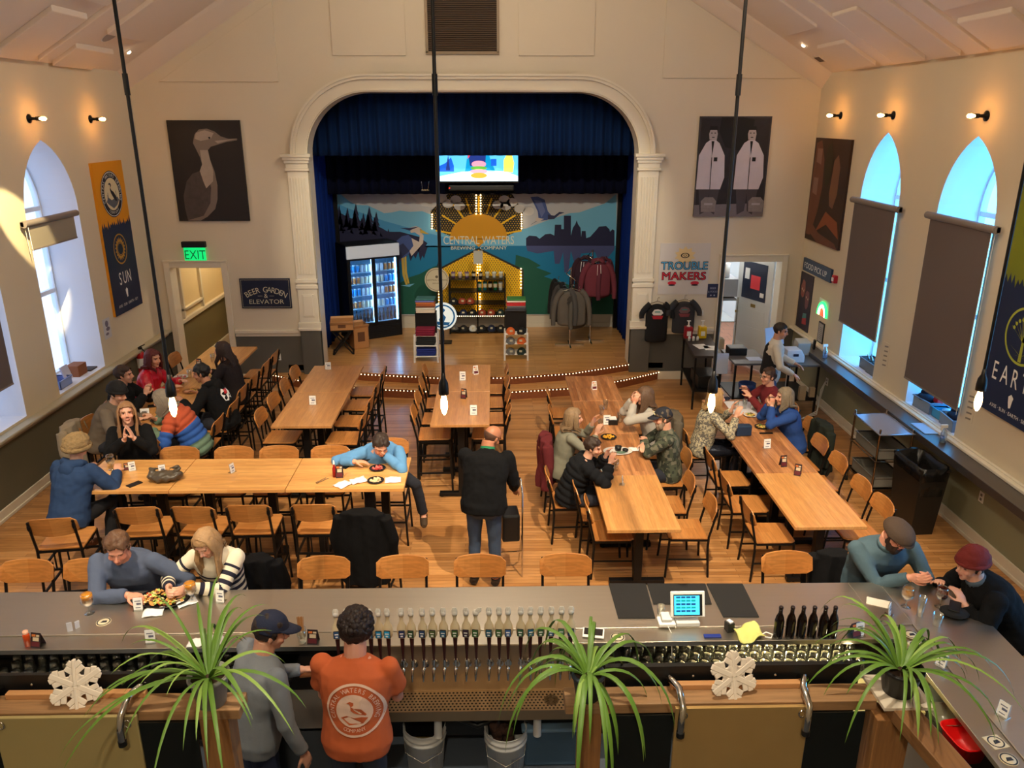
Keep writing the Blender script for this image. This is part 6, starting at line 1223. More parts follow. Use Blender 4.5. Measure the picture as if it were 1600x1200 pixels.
def hand(m,w,d,pn,curl=.7,side=1,spread=1,s=1.0):
    """w wrist, d direction of the fingers, pn palm normal (where the palm faces)"""
    d=Vector(d).normalized(); pn=Vector(pn); pn=(pn-d*pn.dot(d)).normalized(); sd=d.cross(pn)*side
    q=Matrix((sd,d,pn)).transposed(); c=w+d*.048*s
    m.ell(c,(.040*s,.052*s,.0165*s),0,q,n=12,m=8); m.ell(w+d*.012,(.027*s,.03*s,.02*s),0,q,n=10,m=6)
    Ls=[.070,.079,.074,.058]; off=[.029,.0105,-.009,-.027]
    for i in range(4):
        b=w+(d*(.088-.004*abs(i-1.3))+sd*off[i])*s; cd=d+sd*(off[i]*1.2*spread); cd.normalize(); pts=[b-d*.02*s,b]; ang=curl*(.85+.12*i)
        for seg,fr in enumerate((.45,.3,.25)):
            cd=(Matrix.Rotation(-ang*(.5,.8,.6)[seg]*side*-1*-1,3,sd*side)@cd) if 0 else (cd*math.cos(ang*(.5,.8,.6)[seg])+pn*math.sin(ang*(.5,.8,.6)[seg])).normalized()
            pts.append(pts[-1]+cd*Ls[i]*fr*s)
            # carry the palm normal round with the finger
        m.tube(pts,[.0085*s,.009*s,.0085*s,.0078*s,.0066*s],7,0)
        m.ell(pts[-1],.0068*s,0,n=6,m=5)
    b=w+(d*.022+sd*.026)*s; td=(d*.62+sd*.72+pn*.3).normalized(); p2=b+td*.034*s; p3=p2+(d*.85+sd*.3+pn*.45).normalized()*.03*s; p4=p3+(d*.9+sd*.0+pn*.5).normalized()*.022*s
    m.tube([b-td*.012*s,b,p2,p3,p4],[.013*s,.0135*s,.011*s,.0095*s,.0075*s],7,0); m.ell(p4,.0078*s,0,n=6,m=5)
def ik(S,T,a,b,hint):
    S=Vector(S);T=Vector(T); d=T-S; L_=min(d.length,(a+b)*.995); u=d.normalized(); x=(a*a-b*b+L_*L_)/(2*L_); h=math.sqrt(max(0,a*a-x*x)); n=Vector(hint); n=(n-u*n.dot(u)).normalized(); return S+u*x+n*h, S+u*L_
def person(loc,rz,label,seat=.74,lean=12,side=0,twist=0,head=(0,15,0),hands=None,elb=None,skin=(214,160,132),hair='short',hairc=(60,42,30),top=None,topk='shirt',pants=(34,36,46),size=1.0,bw=1.0,legs=None,hat=None,glasses=False,beard=None,shoe=(30,26,24),curl=(.6,.6),palm=None,vox=.0075,hd=None,long_len=.28,feet=True,neckc=None,shortsleeve=False,name='person',foot=None,belly=0,slump=0):
    s=size; bw_=bw; stand=seat is None
    hipz=(.93*s if stand else seat+.10)
    lr=math.radians(lean); sr=math.radians(side)
    d=Vector((math.sin(sr),math.sin(lr),math.cos(lr)*math.cos(sr))).normalized()
    Pv=Vector((0,0,hipz)); 
    l2=math.radians(lean+slump); d2=Vector((math.sin(sr),math.sin(l2),math.cos(l2)*math.cos(sr))).normalized()
    mid=Pv+d*.24*s; N_=mid+d2*.27*s
    rt=Vector((math.cos(math.radians(twist)),math.sin(math.radians(twist)),0)); rt=(rt-d2*rt.dot(d2)).normalized(); fw_=d2.cross(rt)  # forward
    hb=Vector((1,0,0)); hb=(hb-d*hb.dot(d)).normalized(); hf=d.cross(hb)
    Rh=rotm(*head); nk=(d2*.6+Vector((0,0,1))*.4+Vector((0,.12,0))).normalized()
    hc=N_+nk*.082*s+Rh@Vector((0,.018,.072))*s
    SW=.168*s*bw_; sh=[N_-d2*.06*s+rt*SW*k for k in(-1,1)]
    UA,FA=.285*s,.25*s
    if hands is None: hands=((-.14,.42,hipz+.28),(.14,.42,hipz+.28))
    hh=elb or ((-.6,-.2,-.7),(.6,-.2,-.7))
    arms=[]
    for k in(0,1):
        T_=Vector(hands[k]); E,W_=ik(sh[k],T_,UA,FA,hh[k]); arms.append((sh[k],E,W_))
    # legs
    lg=[]
    for k in(-1,1):
        H_=Pv+Vector((k*.09*s,0,-.03)); 
        if legs: kn,an=Vector(legs[(k+1)//2][0]),Vector(legs[(k+1)//2][1])
        elif stand: kn=Vector((k*.1*s,.02,.5*s)); an=Vector((k*.11*s,0,.09))
        elif seat>.6: kn=H_+Vector((k*.05,.41*s,.0)); an=Vector((kn.x,.30,max(.36,seat-.42)))
        else: kn=H_+Vector((k*.05,.41*s,.0)); an=Vector((kn.x,.40,.09))
        lg.append((H_,kn,an))
    def torso(mb,o,z0=-.1,chest=1.0,cut=None):
        rings=[]; n=20
        prof=[(-.10,.155,.115),(-.02,.172,.128),(.08,.158,.120),(.17,.150,.113),(.26,.160,.120),(.36,.172,.122),(.43,.172,.108),(.475,.125,.085),(.51,.07,.066)]
        for t,w,dp in prof:
            t*=s; 
            if t<.24*s: c=Pv+d*t; X=hb;Yv=hf;
            else: c=mid+d2*(t-.24*s); X=rt;Yv=fw_
            if t<.24*s and t>.1*s: X=(hb*.5+rt*.5).normalized()
            bl=belly*max(0,1-abs(t-.14*s)/.2); fr=o if t<.47*s else o*.6
            rings.append([c+X*((w*s*bw_+fr+bl*.5)*math.cos(2*PI*q/n))+Yv*((dp*s*(.5+.5*bw_)+fr)*math.sin(2*PI*q/n)+(bl if math.sin(2*PI*q/n)>0 else 0)*math.sin(2*PI*q/n)) for q in range(n)])
        mb.loft(rings,0)
    # --- body
    B=MB(); torso(B,0)
    B.tube([N_-d2*.05,N_+nk*.04*s,hc+Rh@Vector((0,-.022,-.05))*s],[.066*s,.056*s*bw_,.054*s*bw_],12,0)
    fx=s
    def hp(x,y,z): return hc+Rh@(Vector((x,y,z))*fx)
    def he(x,y,z,r,rot=None): B.ell(hp(x,y,z),[q*fx for q in r],0,Rh if rot is None else Rh@rot,n=16,m=11)
    he(0,-.014,.028,(.074,.093,.084)); he(0,.024,-.028,(.060,.062,.072)); he(0,.045,-.075,(.040,.035,.034)); he(0,.062,-.096,(.022,.020,.017))
    he(0,.070,.026,(.052,.018,.014)); B.tube([hp(0,.082,.016),hp(0,.096,-.008),hp(0,.107,-.030)],[.008*fx,.010*fx,.0145*fx],8,0); he(-.013,.093,-.034,(.008,.01,.007)); he(.013,.093,-.034,(.008,.01,.007))
    he(-.036,.056,-.030,(.024,.024,.022)); he(.036,.056,-.030,(.024,.024,.022)); he(0,.083,-.056,(.022,.011,.0065)); he(0,.081,-.066,(.020,.011,.0065))
    for k in(-1,1): he(k*.076,-.010,-.008,(.010,.019,.031),R3(.15,0,k*.25))
    for k in(0,1):
        S,E,W_=arms[k]; B.tube([S,S.lerp(E,.35),E,E.lerp(W_,.3),W_],[.049*s*bw_**.4,.045*s*bw_**.4,.038*s,.039*s,.026*s],12,0)
        B.ell(S,.050*s*bw_**.4,0); B.ell(E,.039*s,0)
        sd_=-1 if k==0 else 1; dv=(W_-E).normalized(); pn=Vector(palm[k]) if palm else Vector((-.4*sd_,.1,-1))
        if hd and hd[k]: dv=Vector(hd[k]).normalized()
        hand(B,W_,dv,pn,curl[k],-1 if k else 1,s=s*.98)
    for (H_,kn,an) in lg:
        B.tube([H_,H_.lerp(kn,.5),kn,kn.lerp(an,.35),an],[.078*s,.068*s,.052*s,.05*s,.035*s],12,0); B.ell(kn,.053*s,0)
        B.tube([an,an+Vector((0,.06,-.05)),an+Vector((0,.15,-.062))],[.035*s,.034*s,.026*s],10,0)
    me=remesh(B,vox,2,.45); co=getco(me)
    Ri=np.array(Rh.transposed()); lc=(co-np.array(hc))@Ri.T/fx
    tint=np.ones((len(co),4),np.float32); x,y,z=lc[:,0],lc[:,1],lc[:,2]; face=(y>.05)&(np.abs(z)<.12)&(np.abs(x)<.08)
    def paint(mask,c): tint[mask,:3]=c
    paint(face&(z<.0)&(np.abs(np.abs(x)-.038)<.022)&(z>-.045),(1.02,.88,.86)); paint(face&(y>.095)&(z<-.015)&(z>-.045),(1.0,.86,.84))
    hcl=np.array(lin(hairc))/np.maximum(np.array(lin(skin)),.02); hcl=np.clip(hcl,0,1)
    paint(face&(np.abs(np.abs(x)-.031)<.017)&(np.abs(z-.026)<.0055),tuple(hcl*.9+.05)); paint(face&(np.abs(x)<.021)&(np.abs(z+.061)<.0085)&(y>.07),(.80,.50,.48)); paint(face&(np.abs(x)<.021)&(np.abs(z+.061)<.0028),(.45,.25,.24))
    paint(face&(np.abs(np.abs(x)-.031)<.0135)&(np.abs(z-.006)<.0075),(.95,.98,1.02)); paint(face&(np.abs(np.abs(x)-.031)<.0065)&(np.abs(z-.006)<.0075),(.12,.1,.1)); paint(face&(np.abs(np.abs(x)-.031)<.0155)&(np.abs(z-.0145)<.003),(.25,.18,.16))
    if beard and beard!='stubble':
        pass
    elif beard=='stubble': paint((y>.01)&(z<-.045)&(z>-.14)&(np.abs(x)<.075)&~((np.abs(x)<.02)&(z>-.07)&(y>.07)),(.72,.66,.62))
    ca=me.color_attributes.new('tint','FLOAT_COLOR','POINT'); ca.data.foreach_set('color',tint.ravel())
    root=finish(me,name,skinmat('skin_%d_%d_%d'%skin,skin),None); root.location=loc; root.rotation_euler=(0,0,rz); tag(root,label,'person')
    # --- clothing
    def fabric(mb,nm,mt,vx=.012,fold=.007,fs=9,ridge=None,it=3):
        me=remesh(mb,vx,it,.5); co=getco(me); no=getno(me)
        bones=[((Pv-d*.15),mid,.62*s),(mid,N_,.38*s)]
        dd,tt=[],[]
        D1,t1=segdist(co,N_,mid); D2,t2=segdist(co,mid,Pv-d*.2); best=D1/1.9; band=t1
        q=D2/1.9; mk=q<best; best=np.where(mk,q,best); band=np.where(mk,t2+.27*s,band)
        for (S,E,W_) in arms:
            a1,u1=segdist(co,S,E); a2,u2=segdist(co,E,W_+(W_-E)*.2); mk=a1<best; best=np.where(mk,a1,best); band=np.where(mk,u1+.07,band); mk=a2<best; best=np.where(mk,a2,best); band=np.where(mk,u2+UA+.07,band)
        at=me.attributes.new('band','FLOAT','POINT'); at.data.foreach_set('value',band.astype(np.float32))
        dis=np.array([noise.noise(Vector(c)*fs)+.5*noise.noise(Vector(c)*fs*2.3+Vector((7,1,2))) for c in co])*fold
        if ridge: dis=dis+np.abs(np.sin(band*PI/ridge[0]))*ridge[1]-ridge[1]*.5
        setco(me,co+no*dis[:,None]); return finish(me,nm,mt,root)
    tk={'shirt':(.012,.008,.006),'sweater':(.018,.013,.008),'jacket':(.028,.02,.011),'puffer':(.036,.024,.008)}[topk]
    Cc=MB(); torso(Cc,tk[0])
    Cc.tube([N_-d2*.04,N_+nk*.022*s],[.085*s,(.066 if topk in('shirt','sweater') else .078)*s],14,0)
    for k in(0,1):
        S,E,W_=arms[k]; e=tk[1]; end=S.lerp(E,.62) if shortsleeve else E.lerp(W_,.93)
        Cc.ell(S,(.053*s*bw_**.5+e),0)
        if shortsleeve: Cc.tube([S,S.lerp(E,.35),end],[.053*s*bw_**.5+e,.053*s*bw_**.5+e+.004,.058*s*bw_**.5+e+.006],12,0)
        else: Cc.tube([S,S.lerp(E,.4),E,E.lerp(W_,.35),end],[.054*s*bw_**.5+e,.051*s*bw_**.5+e,.046*s+e,.044*s+e,.034*s+e*.9],12,0); Cc.ell(E,.047*s+e,0)
    if not stand: pass
    nmt={'shirt':'shirt','sweater':'sweater','jacket':'jacket','puffer':'puffer_jacket'}[topk]
    fabric(Cc,nmt,top,.011,tk[2],9,(.075,.016) if topk=='puffer' else None)
    if neckc:
        q=MB(); q.tube([N_+nk*.0,N_+nk*.045*s],[.074*s,.066*s],16,0,caps=False); o=q.build('collar',neckc,root,solid=.008)
    if top and topk=='jacket' and hat!='hood' and name=='hooded': pass
    Lm=MB(); Lm.ell(Pv+Vector((0,-.01,-.04)),(.165*s*bw_,.13*s,.12*s),0,n=16,m=10)
    for (H_,kn,an) in lg:
        Lm.tube([H_,H_.lerp(kn,.5),kn,kn.lerp(an,.4),an+(kn-an)*.06],[.095*s,.08*s,.064*s,.062*s,.056*s],12,0); Lm.ell(kn,.064*s,0)
    pm=pants if not isinstance(pants,tuple) else mat('trousers_%d_%d_%d'%pants,pants,.9,noise_amt=.1,bump=.2,bump_scale=25)
    fabric(Lm,'trousers',pm,.013,.006,10)
    for (H_,kn,an) in lg:
        q=MB(); q.tube([an+Vector((0,-.03,-.035)),an+Vector((0,.05,-.045)),an+Vector((0,.13,-.055)),an+Vector((0,.17,-.06))],[.042*s,.044*s,.04*s,.026*s],12,0,flat=.85); q.tube([an,an+Vector((0,0,-.03))],[.044*s,.044*s],12,0); q.build('shoe',mat('shoe_%d_%d_%d'%shoe,shoe,.5),root)
    # --- hair and headgear (head frame)
    hm=mat('hair_%d_%d_%d'%hairc,hairc,.55,noise_amt=.35,noise_scale=30,bump=.5,bump_scale=80)
    def cap(rx,ry,rz_,keep,cz=.028,cy=-.014,amp=.003,nn=40,mm=26):
        vs={};f=[];idx=[]
        for i in range(mm+1):
            th=PI*i/mm*.82
            row=[]
            for k in range(nn):
                ph=2*PI*k/nn; p=Vector((rx*math.sin(th)*math.cos(ph),cy+ry*math.sin(th)*math.sin(ph),cz+rz_*math.cos(th))); a=1+amp*20*noise.noise(p*28); p=Vector((p.x*a,cy+(p.y-cy)*a,cz+(p.z-cz)*a)); row.append(p)
            idx.append(row)
        allv=[p for r in idx for p in r]; fs=[]
        for i in range(mm):
            for k in range(nn):
                q=[i*nn+k,(i+1)*nn+k,(i+1)*nn+(k+1)%nn,i*nn+(k+1)%nn]; c=sum((allv[j] for j in q),Vector())/4
                if keep(c): fs.append(tuple(q))
        use=sorted({j for q in fs for j in q}); mp={j:i for i,j in enumerate(use)}
        return [hc+Rh@(allv[j]*fx) for j in use],[tuple(mp[j] for j in q) for q in fs]
    def short_keep(c):
        y=c.y; h_=.084-.035*abs(c.x)/.07 if y>.04 else (.018+.05*max(0,(y-.01)/.03) if y>.01 else (-.018 if y>-.03 else -.062))
        return c.z>h_
    def long_keep(c): return (c.z>.078-.02*abs(c.x)/.07) or (c.y<.04 and abs(c.x)>.035 and c.z>-.05) or (c.y<-.0)
    hm2=hm
    if hair in('short','curly','balding','fade'):
        m=MB(); kk=short_keep if hair!='balding' else (lambda c:(c.y<-.0 and -.065<c.z<.03))
        ex={'short':(.081,.101,.094),'curly':(.097,.115,.108),'balding':(.078,.098,.09),'fade':(.077,.0965,.089)}[hair]
        v,f=cap(*ex,kk,amp={'curly':.009,'short':.004,'balding':.001,'fade':.002}[hair]*(2 if hair=='short' else 1)); m.add(v,f,0,True)
        if hair=='curly':
            rr=random.Random(5)
            for k in range(170):
                th=rr.uniform(0,1.75); ph=rr.uniform(0,2*PI); c=Vector((.09*math.sin(th)*math.cos(ph),-.014+.108*math.sin(th)*math.sin(ph),.03+.1*math.cos(th)))
                if kk(c): m.ell(hp(*c),rr.uniform(.014,.022)*fx,0,n=7,m=5)
        m.build('hair',hm,root,solid=-.012*fx if hair!='balding' else -.004)
    if hair in('long','bob','ponytail','longcurly'):
        m=MB(); v,f=cap(.084,.104,.098,long_keep,amp=.003); m.add(v,f,0,True); o=m.build('hair',hm,root,solid=-.010*fx)
        m=MB(); rr=random.Random(int(hairc[0]+loc[0]*10)%100); Ln={'long':long_len,'bob':.12,'longcurly':long_len,'ponytail':.0}[hair]*fx
        for k in range(120):
            ph=rr.uniform(PI*.93,PI*2.07); 
            x_,y_=.085*math.cos(ph),-.012+.1*math.sin(ph)
            if rr.random()<.34: sgn=rr.choice((-1,1)); x_=sgn*.083; y_=rr.uniform(-.02,.052)
            st=hp(rr.uniform(-.01,.01),.01+rr.uniform(-.03,.03),.118); q1=hp(x_*.75,y_*.7+.0,.085); q2=hp(x_,y_,.03); q3=hp(x_*1.06,y_*1.05,-.04)
            l=Ln*rr.uniform(.75,1.1); wv=.012 if hair=='longcurly' else .004
            back=-fw_*(.02) ; out=Vector((0,0,-1))
            tgt=q3+Vector((0,0,-l))+back*(.5 if y_<0 else -.2)
            # keep the hair outside the shoulders and back
            pts=[st,q1,q2,q3]
            for j in range(1,5):
                t=j/4; p=q3.lerp(tgt,t)+Vector((rr.uniform(-wv,wv),rr.uniform(-wv,wv),0)); rel=p-(N_-d2*.05)
                ax=rel.dot(fw_); axx=rel.dot(rt)
                if p.z<N_.z+.03:
                    if ax<0: p=p-fw_*max(0,(.115*s+ax))*.9 if ax>-.115*s else p
                    else: p=p+fw_*max(0,(.115*s-ax))*.9
                pts.append(p)
            m.tube(pts,[.007,.012,.013,.012,.012,.011,.009,.004],5,0)
        m.build('hair_lengths',hm,root)
    if hat:
        kind,hcol=hat[:2]; hmm=hcol if not isinstance(hcol,tuple) else mat('hat_%d_%d_%d'%hcol,hcol,.85,noise_amt=.08,bump=.3,bump_scale=60)
        m=MB()
        if kind=='beanie':
            v,f=cap(.094,.122,.135,lambda c:c.z>.035-.02*(c.y<-.02)+.0*c.x,amp=.004); m.add(v,f,0,True); m.build('beanie',hmm,root,solid=-.01)
            m=MB(); pts=[hp(.094*math.cos(2*PI*k/24),-.014+.112*math.sin(2*PI*k/24),.05-.02*(1-math.sin(2*PI*k/24))*.6) for k in range(25)]; m.tube(pts,.017*fx,8); m.build('beanie_cuff',hmm,root)
        if kind=='fur':
            v,f=cap(.112,.128,.125,lambda c:c.z>.0,amp=.007); m.add(v,f,0,True)
            rr=random.Random(1)
            for k in range(60): a=2*PI*k/60; m.ell(hp(.104*math.cos(a),-.014+.118*math.sin(a),.012),.024*fx,0,n=7,m=5)
            m.build('fur_hat',hmm,root,solid=-.01)
        if kind=='cap':
            v,f=cap(.086,.106,.105,lambda c:c.z>.04-.02*(c.y<-.02),amp=.001); m.add(v,f,0,True); m.build('baseball_cap',hmm,root,solid=-.006)
            m=MB(); vs=[];n=10
            for i in range(n+1): a=PI*(.12+.76*i/n); vs+=[hp(.085*math.cos(a),-.014+.104*math.sin(a),.048),hp(.074*math.cos(a)*1.0,.025+.15*math.sin(a),.036-.012*abs(math.cos(a)))]
            m.add(vs,[(2*i,2*i+1,2*i+3,2*i+2) for i in range(n)],0,True); m.build('cap_brim',hmm,root,solid=.005)
            if len(hat)>2: m=MB(); m.box(hp(0,.088,.085),(.05,.012,.04),0,Rh@R3(-.35,0,0)); m.build('cap_patch',mat('cap_front',(200,190,140),.7),root)
        if kind=='flat':
            v,f=cap(.102,.130,.074,lambda c:c.z>.04,cz=.042,cy=.010,amp=.001); m.add(v,f,0,True); m.build('flat_cap',hmm,root,solid=-.008)
            m=MB(); vs=[];n=10
            for i in range(n+1): a=PI*(.1+.8*i/n); vs+=[hp(.092*math.cos(a),.0+.11*math.sin(a),.052),hp(.078*math.cos(a),.045+.115*math.sin(a),.036)]
            m.add(vs,[(2*i,2*i+1,2*i+3,2*i+2) for i in range(n)],0,True); m.build('cap_brim',hmm,root,solid=.006)
    if glasses:
        m=MB()
        for k in(-1,1):
            m.tube([hp(k*.032+.021*math.cos(2*PI*q/14),.094,.004+.016*math.sin(2*PI*q/14)) for q in range(15)],.0022*fx,5); m.tube([hp(k*.053,.09,.008),hp(k*.08,.0,.006)],.002*fx,5)
        m.tube([hp(-.011,.098,.006),hp(.011,.098,.006)],.002*fx,5); m.build('glasses',BLACKP,root)
    if beard and beard!='stubble':
        m=MB(); 
        for c,r in(((0,.062,-.105),(.042,.034,.042)),((-.042,.04,-.075),(.022,.034,.05)),((.042,.04,-.075),(.022,.034,.05)),((0,.084,-.046),(.03,.010,.008)),((-.06,.01,-.035),(.012,.02,.045)),((.06,.01,-.035),(.012,.02,.045)),((-.026,.078,-.075),(.014,.016,.026)),((.026,.078,-.075),(.014,.016,.026))):
            m.ell(hp(*c),[q*fx for q in r],0,Rh)
        me=remesh(m,.006,2); finish(me,'beard',mat('beard_%d_%d_%d'%beard,beard,.8,noise_amt=.3,noise_scale=60),root)
    root['dbg']=0; del root['dbg']
    return root,dict(N=N_,d2=d2,fw=fw_,rt=rt,Pv=Pv,mid=mid,hc=hc,Rh=Rh,arms=arms,s=s)
def hood(root,I_,mt):
    m=MB(); N_,fw_,rt=I_['N'],I_['fw'],I_['rt']; m.tube([N_+rt*.09+fw_*.03,N_+rt*.1-fw_*.04,N_-fw_*.09-I_['d2']*.03,N_-rt*.1-fw_*.04,N_-rt*.09+fw_*.03],[.03,.045,.055,.045,.03],10,0); m.ell(N_-fw_*.1-I_['d2']*.1,(.09,.05,.1),0); me=remesh(m,.012,3); finish(me,'hood',mt,root)
def backprint(root,I_,kind,mats_,w=.24,h=.26,up=.22):
    """a print lying on the back of the garment"""
    m=MB(); N_,fw_,rt,d2=I_['N'],I_['fw'],I_['rt'],I_['d2']
    return m
cloth=lambda n,c,**k: mat(n,c,.95,spec=.2,noise_amt=.1,bump=.25,bump_scale=30,**k)
# ---------------------------------------------------------------- kitchen, seen through the right doorway
T=thing('kitchen_door','open white panelled kitchen door swung inward, with navy board and notices','door',(4.95,YB+.28,0),math.radians(113)); m=MB(); m.bx(0,.92,-.02,.02,.02,2.1)
for z0,z1 in((.15,.42),(.5,.78),(.86,1.12),(1.5,1.96)):
    for y in(-.024,.02): m.bx(.12,.8,y,y+.004,z0,z1)
m.build('door_leaf',mat('door_white',(214,214,212),.4),T,bevel=.003); m=MB(); m.bx(.14,.78,.024,.03,1.3,1.98); m.bx(.3,.55,.03,.034,1.5,1.75,1); m.bx(.6,.72,.03,.034,1.66,1.86,2); m.bx(.18,.28,.03,.034,1.38,1.46,2); m.build('notice_board',[NAVY,mat('red_notice',(220,60,70),.6),WPAPER],T); m=MB(); m.cyl((.86,-.06,1.0),(.86,.06,1.0),.025); m.bx(.38,.5,.024,.03,1.16,1.22); m.build('door_knob',mat('brass_knob',(150,120,60),.3,.8),T)
# hallway door picture
T=thing('framed_picture','small framed picture in the hallway behind the left doorway','picture',(-4.95,16.38,2.0)); m=MB(); m.bx(-.18,.18,-.03,0,0,.4); m.build('frame',mat('frame_tan',(150,126,80),.6),T); m=MB(); m.flat([(-.13,.05),(.13,.05),(.13,.35),(-.13,.35)],-.032); m.build('image',mat('image_grey',(140,134,112),.6),T)
def wireshelf(x,y,z,w,d,levels,label,mt=CHROME,rz=0,name='wire_shelf'):
    T=thing(name,label,'shelf',(x,y,z),rz); 
    for sx_ in(-1,1):
        for sy in(-1,1): m=MB(); m.cyl((sx_*w/2,sy*d/2,0),(sx_*w/2,sy*d/2,levels[-1]+.05),.014,n=8); m.build('upright',mt,T)
    for l in levels:
        m=MB(); m.bx(-w/2,w/2,-d/2,d/2,l-.012,l); m.build('shelf_board',mt,T)
    return T
wireshelf(4.15,14.55,0,.5,1.0,[.25,.95,1.35],'steel prep shelf inside the kitchen doorway')
KG=mat('grey_bin',(150,156,170),.5); KW2=mat('white_plastic',(230,232,234),.4)
T=thing('ice_machine','white and grey plastic bins stacked on the kitchen shelf','bin',(4.2,14.5,1.36)); m=MB(); m.bx(-.22,.24,-.25,.25,0,.34); m.build('bin',KG,T,bevel=.02); 
T.name='storage_bin'
T=thing('paper_towel_roll','white roll on top of the grey bin in the kitchen','roll',(4.22,14.45,1.71)); m=MB(); m.lathe([(0,0),(.1,0),(.1,.24),(.03,.24),(.03,.1),(0,.1)],20); m.build('roll',KW2,T)
T=thing('mixing_bowl','large grey bowl behind the white roll in the kitchen','bowl',(4.12,14.9,1.72)); m=MB(); m.lathe([(0,0),(.08,0),(.2,.14),(.19,.14),(.07,.01),(0,.01)],20); m.build('bowl',STEELD,T)
for k in range(5): p=(4.02+.0*k,14.15+.16*k,.955); T=thing('dispenser_bottle','pale squeeze bottle on the kitchen prep shelf, %s from the door'%['first','second','third','fourth','fifth'][k],'bottle',p,0,'squeeze bottles on the kitchen shelf'); m=MB(); m.lathe([(0,0),(.035,0),(.035,.16),(.01,.19),(.006,.24),(0,.24)],10); m.build('bottle',mat('squeeze_grey',(168,174,160),.4),T)
T=thing('paper_bag','pale crumpled bag on the kitchen floor by the doorway','bag',(4.05,13.98,0.26)); m=MB(); m.box((0,0,.2),(.26,.2,.4)); m.build('bag',mat('bag_beige',(200,190,170),.8),T,bevel=.03)
T=thing('white_apron','white cloth hanging inside the kitchen doorway','cloth',(3.75,14.1,.35)); m=MB(); m.box((0,0,.5),(.2,.3,1.0),0,None,.9); m.build('cloth',mat('apron_white',(210,206,196),.9),T,bevel=.04)
# ---------------------------------------------------------------- condiment table
T=thing('condiment_table','narrow black metal table of condiments below the wall t-shirts','table',(3.42,12.62,0),-.08); DKW=mat('dark_top',(52,44,40),.5)
for sx_ in(-1,1):
    for sy in(-1,1): m=MB(); m.bx(sx_*.2-.015,sx_*.2+.015,sy*.62-.015,sy*.62+.015,0,.9); m.build('leg',BLACK,T)
m=MB(); m.bx(-.23,.23,-.66,.66,.88,.92); m.build('tabletop',DKW,T,bevel=.004); m=MB(); m.bx(-.21,.21,-.62,.62,.3,.32); m.build('lower_shelf',BLACK,T)
for y,c,l in((13.05,(150,20,34),'red'),(13.05,(220,180,20),'yellow')):
    x=3.28 if l=='red' else 3.52; T=thing('pump_dispenser','%s square pump dispenser on the condiment table'%l,'dispenser',(x,y,.92)); m=MB(); m.bx(-.065,.065,-.065,.065,0,.2); m.build('container',mat('pump_'+l,c,.4),T,bevel=.012); m=MB(); m.cyl((0,0,.2),(0,0,.29),.012); m.bx(-.03,.03,-.012,.012,.29,.305); m.cyl((0,0,.2),(0,0,.215),.03); m.build('pump',WHITE,T); m=MB(); m.bx(-.035,.035,-.068,-.0655,.05,.13); m.build('label_patch',WPAPER,T)
for k in range(3): T=thing('shaker','small white shaker beside the pump dispensers, %s'%['left','middle','right'][k],'shaker',(3.26+.07*k,12.86,.92),0,'shakers on the condiment table'); m=MB(); m.lathe([(0,0),(.022,0),(.022,.06),(.016,.075),(0,.08)],12); m.build('shaker',WHITE,T)
for x,y,r,l in((3.38,12.5,.2,'left'),(3.5,12.4,-.1,'right')): m=MB(); m.box((0,0,.003),(.2,.26,.004)); o=m.build('paper_sheet',WPAPER); o.location=(x,y,.92); o.rotation_euler=(0,0,r); tag(o,'white paper sheet lying on the condiment table, %s one'%l,'paper','papers on the condiment table')
m=MB(); m.box((0,0,0),(.24,.006,.34)); o=m.build('paper_notice',mat('bluish_paper',(186,200,226),.7)); o.location=(3.55,11.93,.8); tag(o,'white notice hanging from the near end of the condiment table','notice')
T=thing('storage_crate','black crate on the lower shelf of the condiment table','crate',(3.44,12.4,.322)); m=MB(); m.bx(-.17,.17,-.25,.25,0,.2); m.build('crate',BLACKP,T,bevel=.01)
# ---------------------------------------------------------------- pick-up desk
def desk(x,y,w,d,h,rz,label,n2=None):
    T=thing('side_table',label,'table',(x,y,0),rz)
    for sx_ in(-1,1):
        for sy in(-1,1): m=MB(); m.bx(sx_*(w/2-.02)-.015,sx_*(w/2-.02)+.015,sy*(d/2-.02)-.015,sy*(d/2-.02)+.015,0,h-.03); m.build('leg',BLACK,T)
    m=MB(); m.bx(-w/2,w/2,-d/2,d/2,h-.03,h); m.build('tabletop',mat('desk_grey',(86,84,84),.4),T,bevel=.004); m=MB(); m.bx(-w/2,w/2,-d/2,d/2,.32,.34); m.build('lower_shelf',BLACK,T); return T
desk(3.95,12.0,.55,.8,.9,0,'black metal side table left of the pick-up desk'); desk(4.72,11.95,.5,.9,.9,0,'black metal side table of the pick-up desk, against the right wall')
T=thing('cash_box','black box on the table left of the pick-up desk','box',(3.85,12.15,.9)); m=MB(); m.bx(-.14,.14,-.12,.12,0,.12); m.build('box',BLACKP,T,bevel=.01); 
m=MB(); m.box((0,0,.003),(.22,.2,.004)); o=m.build('paper_sheet',mat('bluish_paper',(186,200,226))); o.location=(4.05,11.85,.9); tag(o,'pale paper on the table left of the pick-up desk','paper')
T=thing('receipt_printer','white receipt printer with dark badge on the pick-up desk','printer',(4.62,11.75,.9),.0); m=MB(); m.prism([(-.14,0),(.14,0),(.14,.1),(.08,.2),(-.14,.2)],-.12,.12,0,'y'); m.build('body',mat('printer_white',(206,214,222),.4),T,bevel=.01); m=MB(); m.bx(-.04,.04,-.125,-.12,.1,.14); m.build('badge',NAVY,T)
T=thing('monitor','pale back of a screen on the pick-up desk','monitor',(4.42,12.1,.9),.5); m=MB(); m.box((0,0,.3),(.4,.02,.3),0,R3(-.2,0,0)); m.box((0,.03,.1),(.06,.04,.2)); m.bx(-.1,.1,-.06,.1,0,.015); m.build('monitor',mat('monitor_back',(190,208,236),.4),T,bevel=.006)
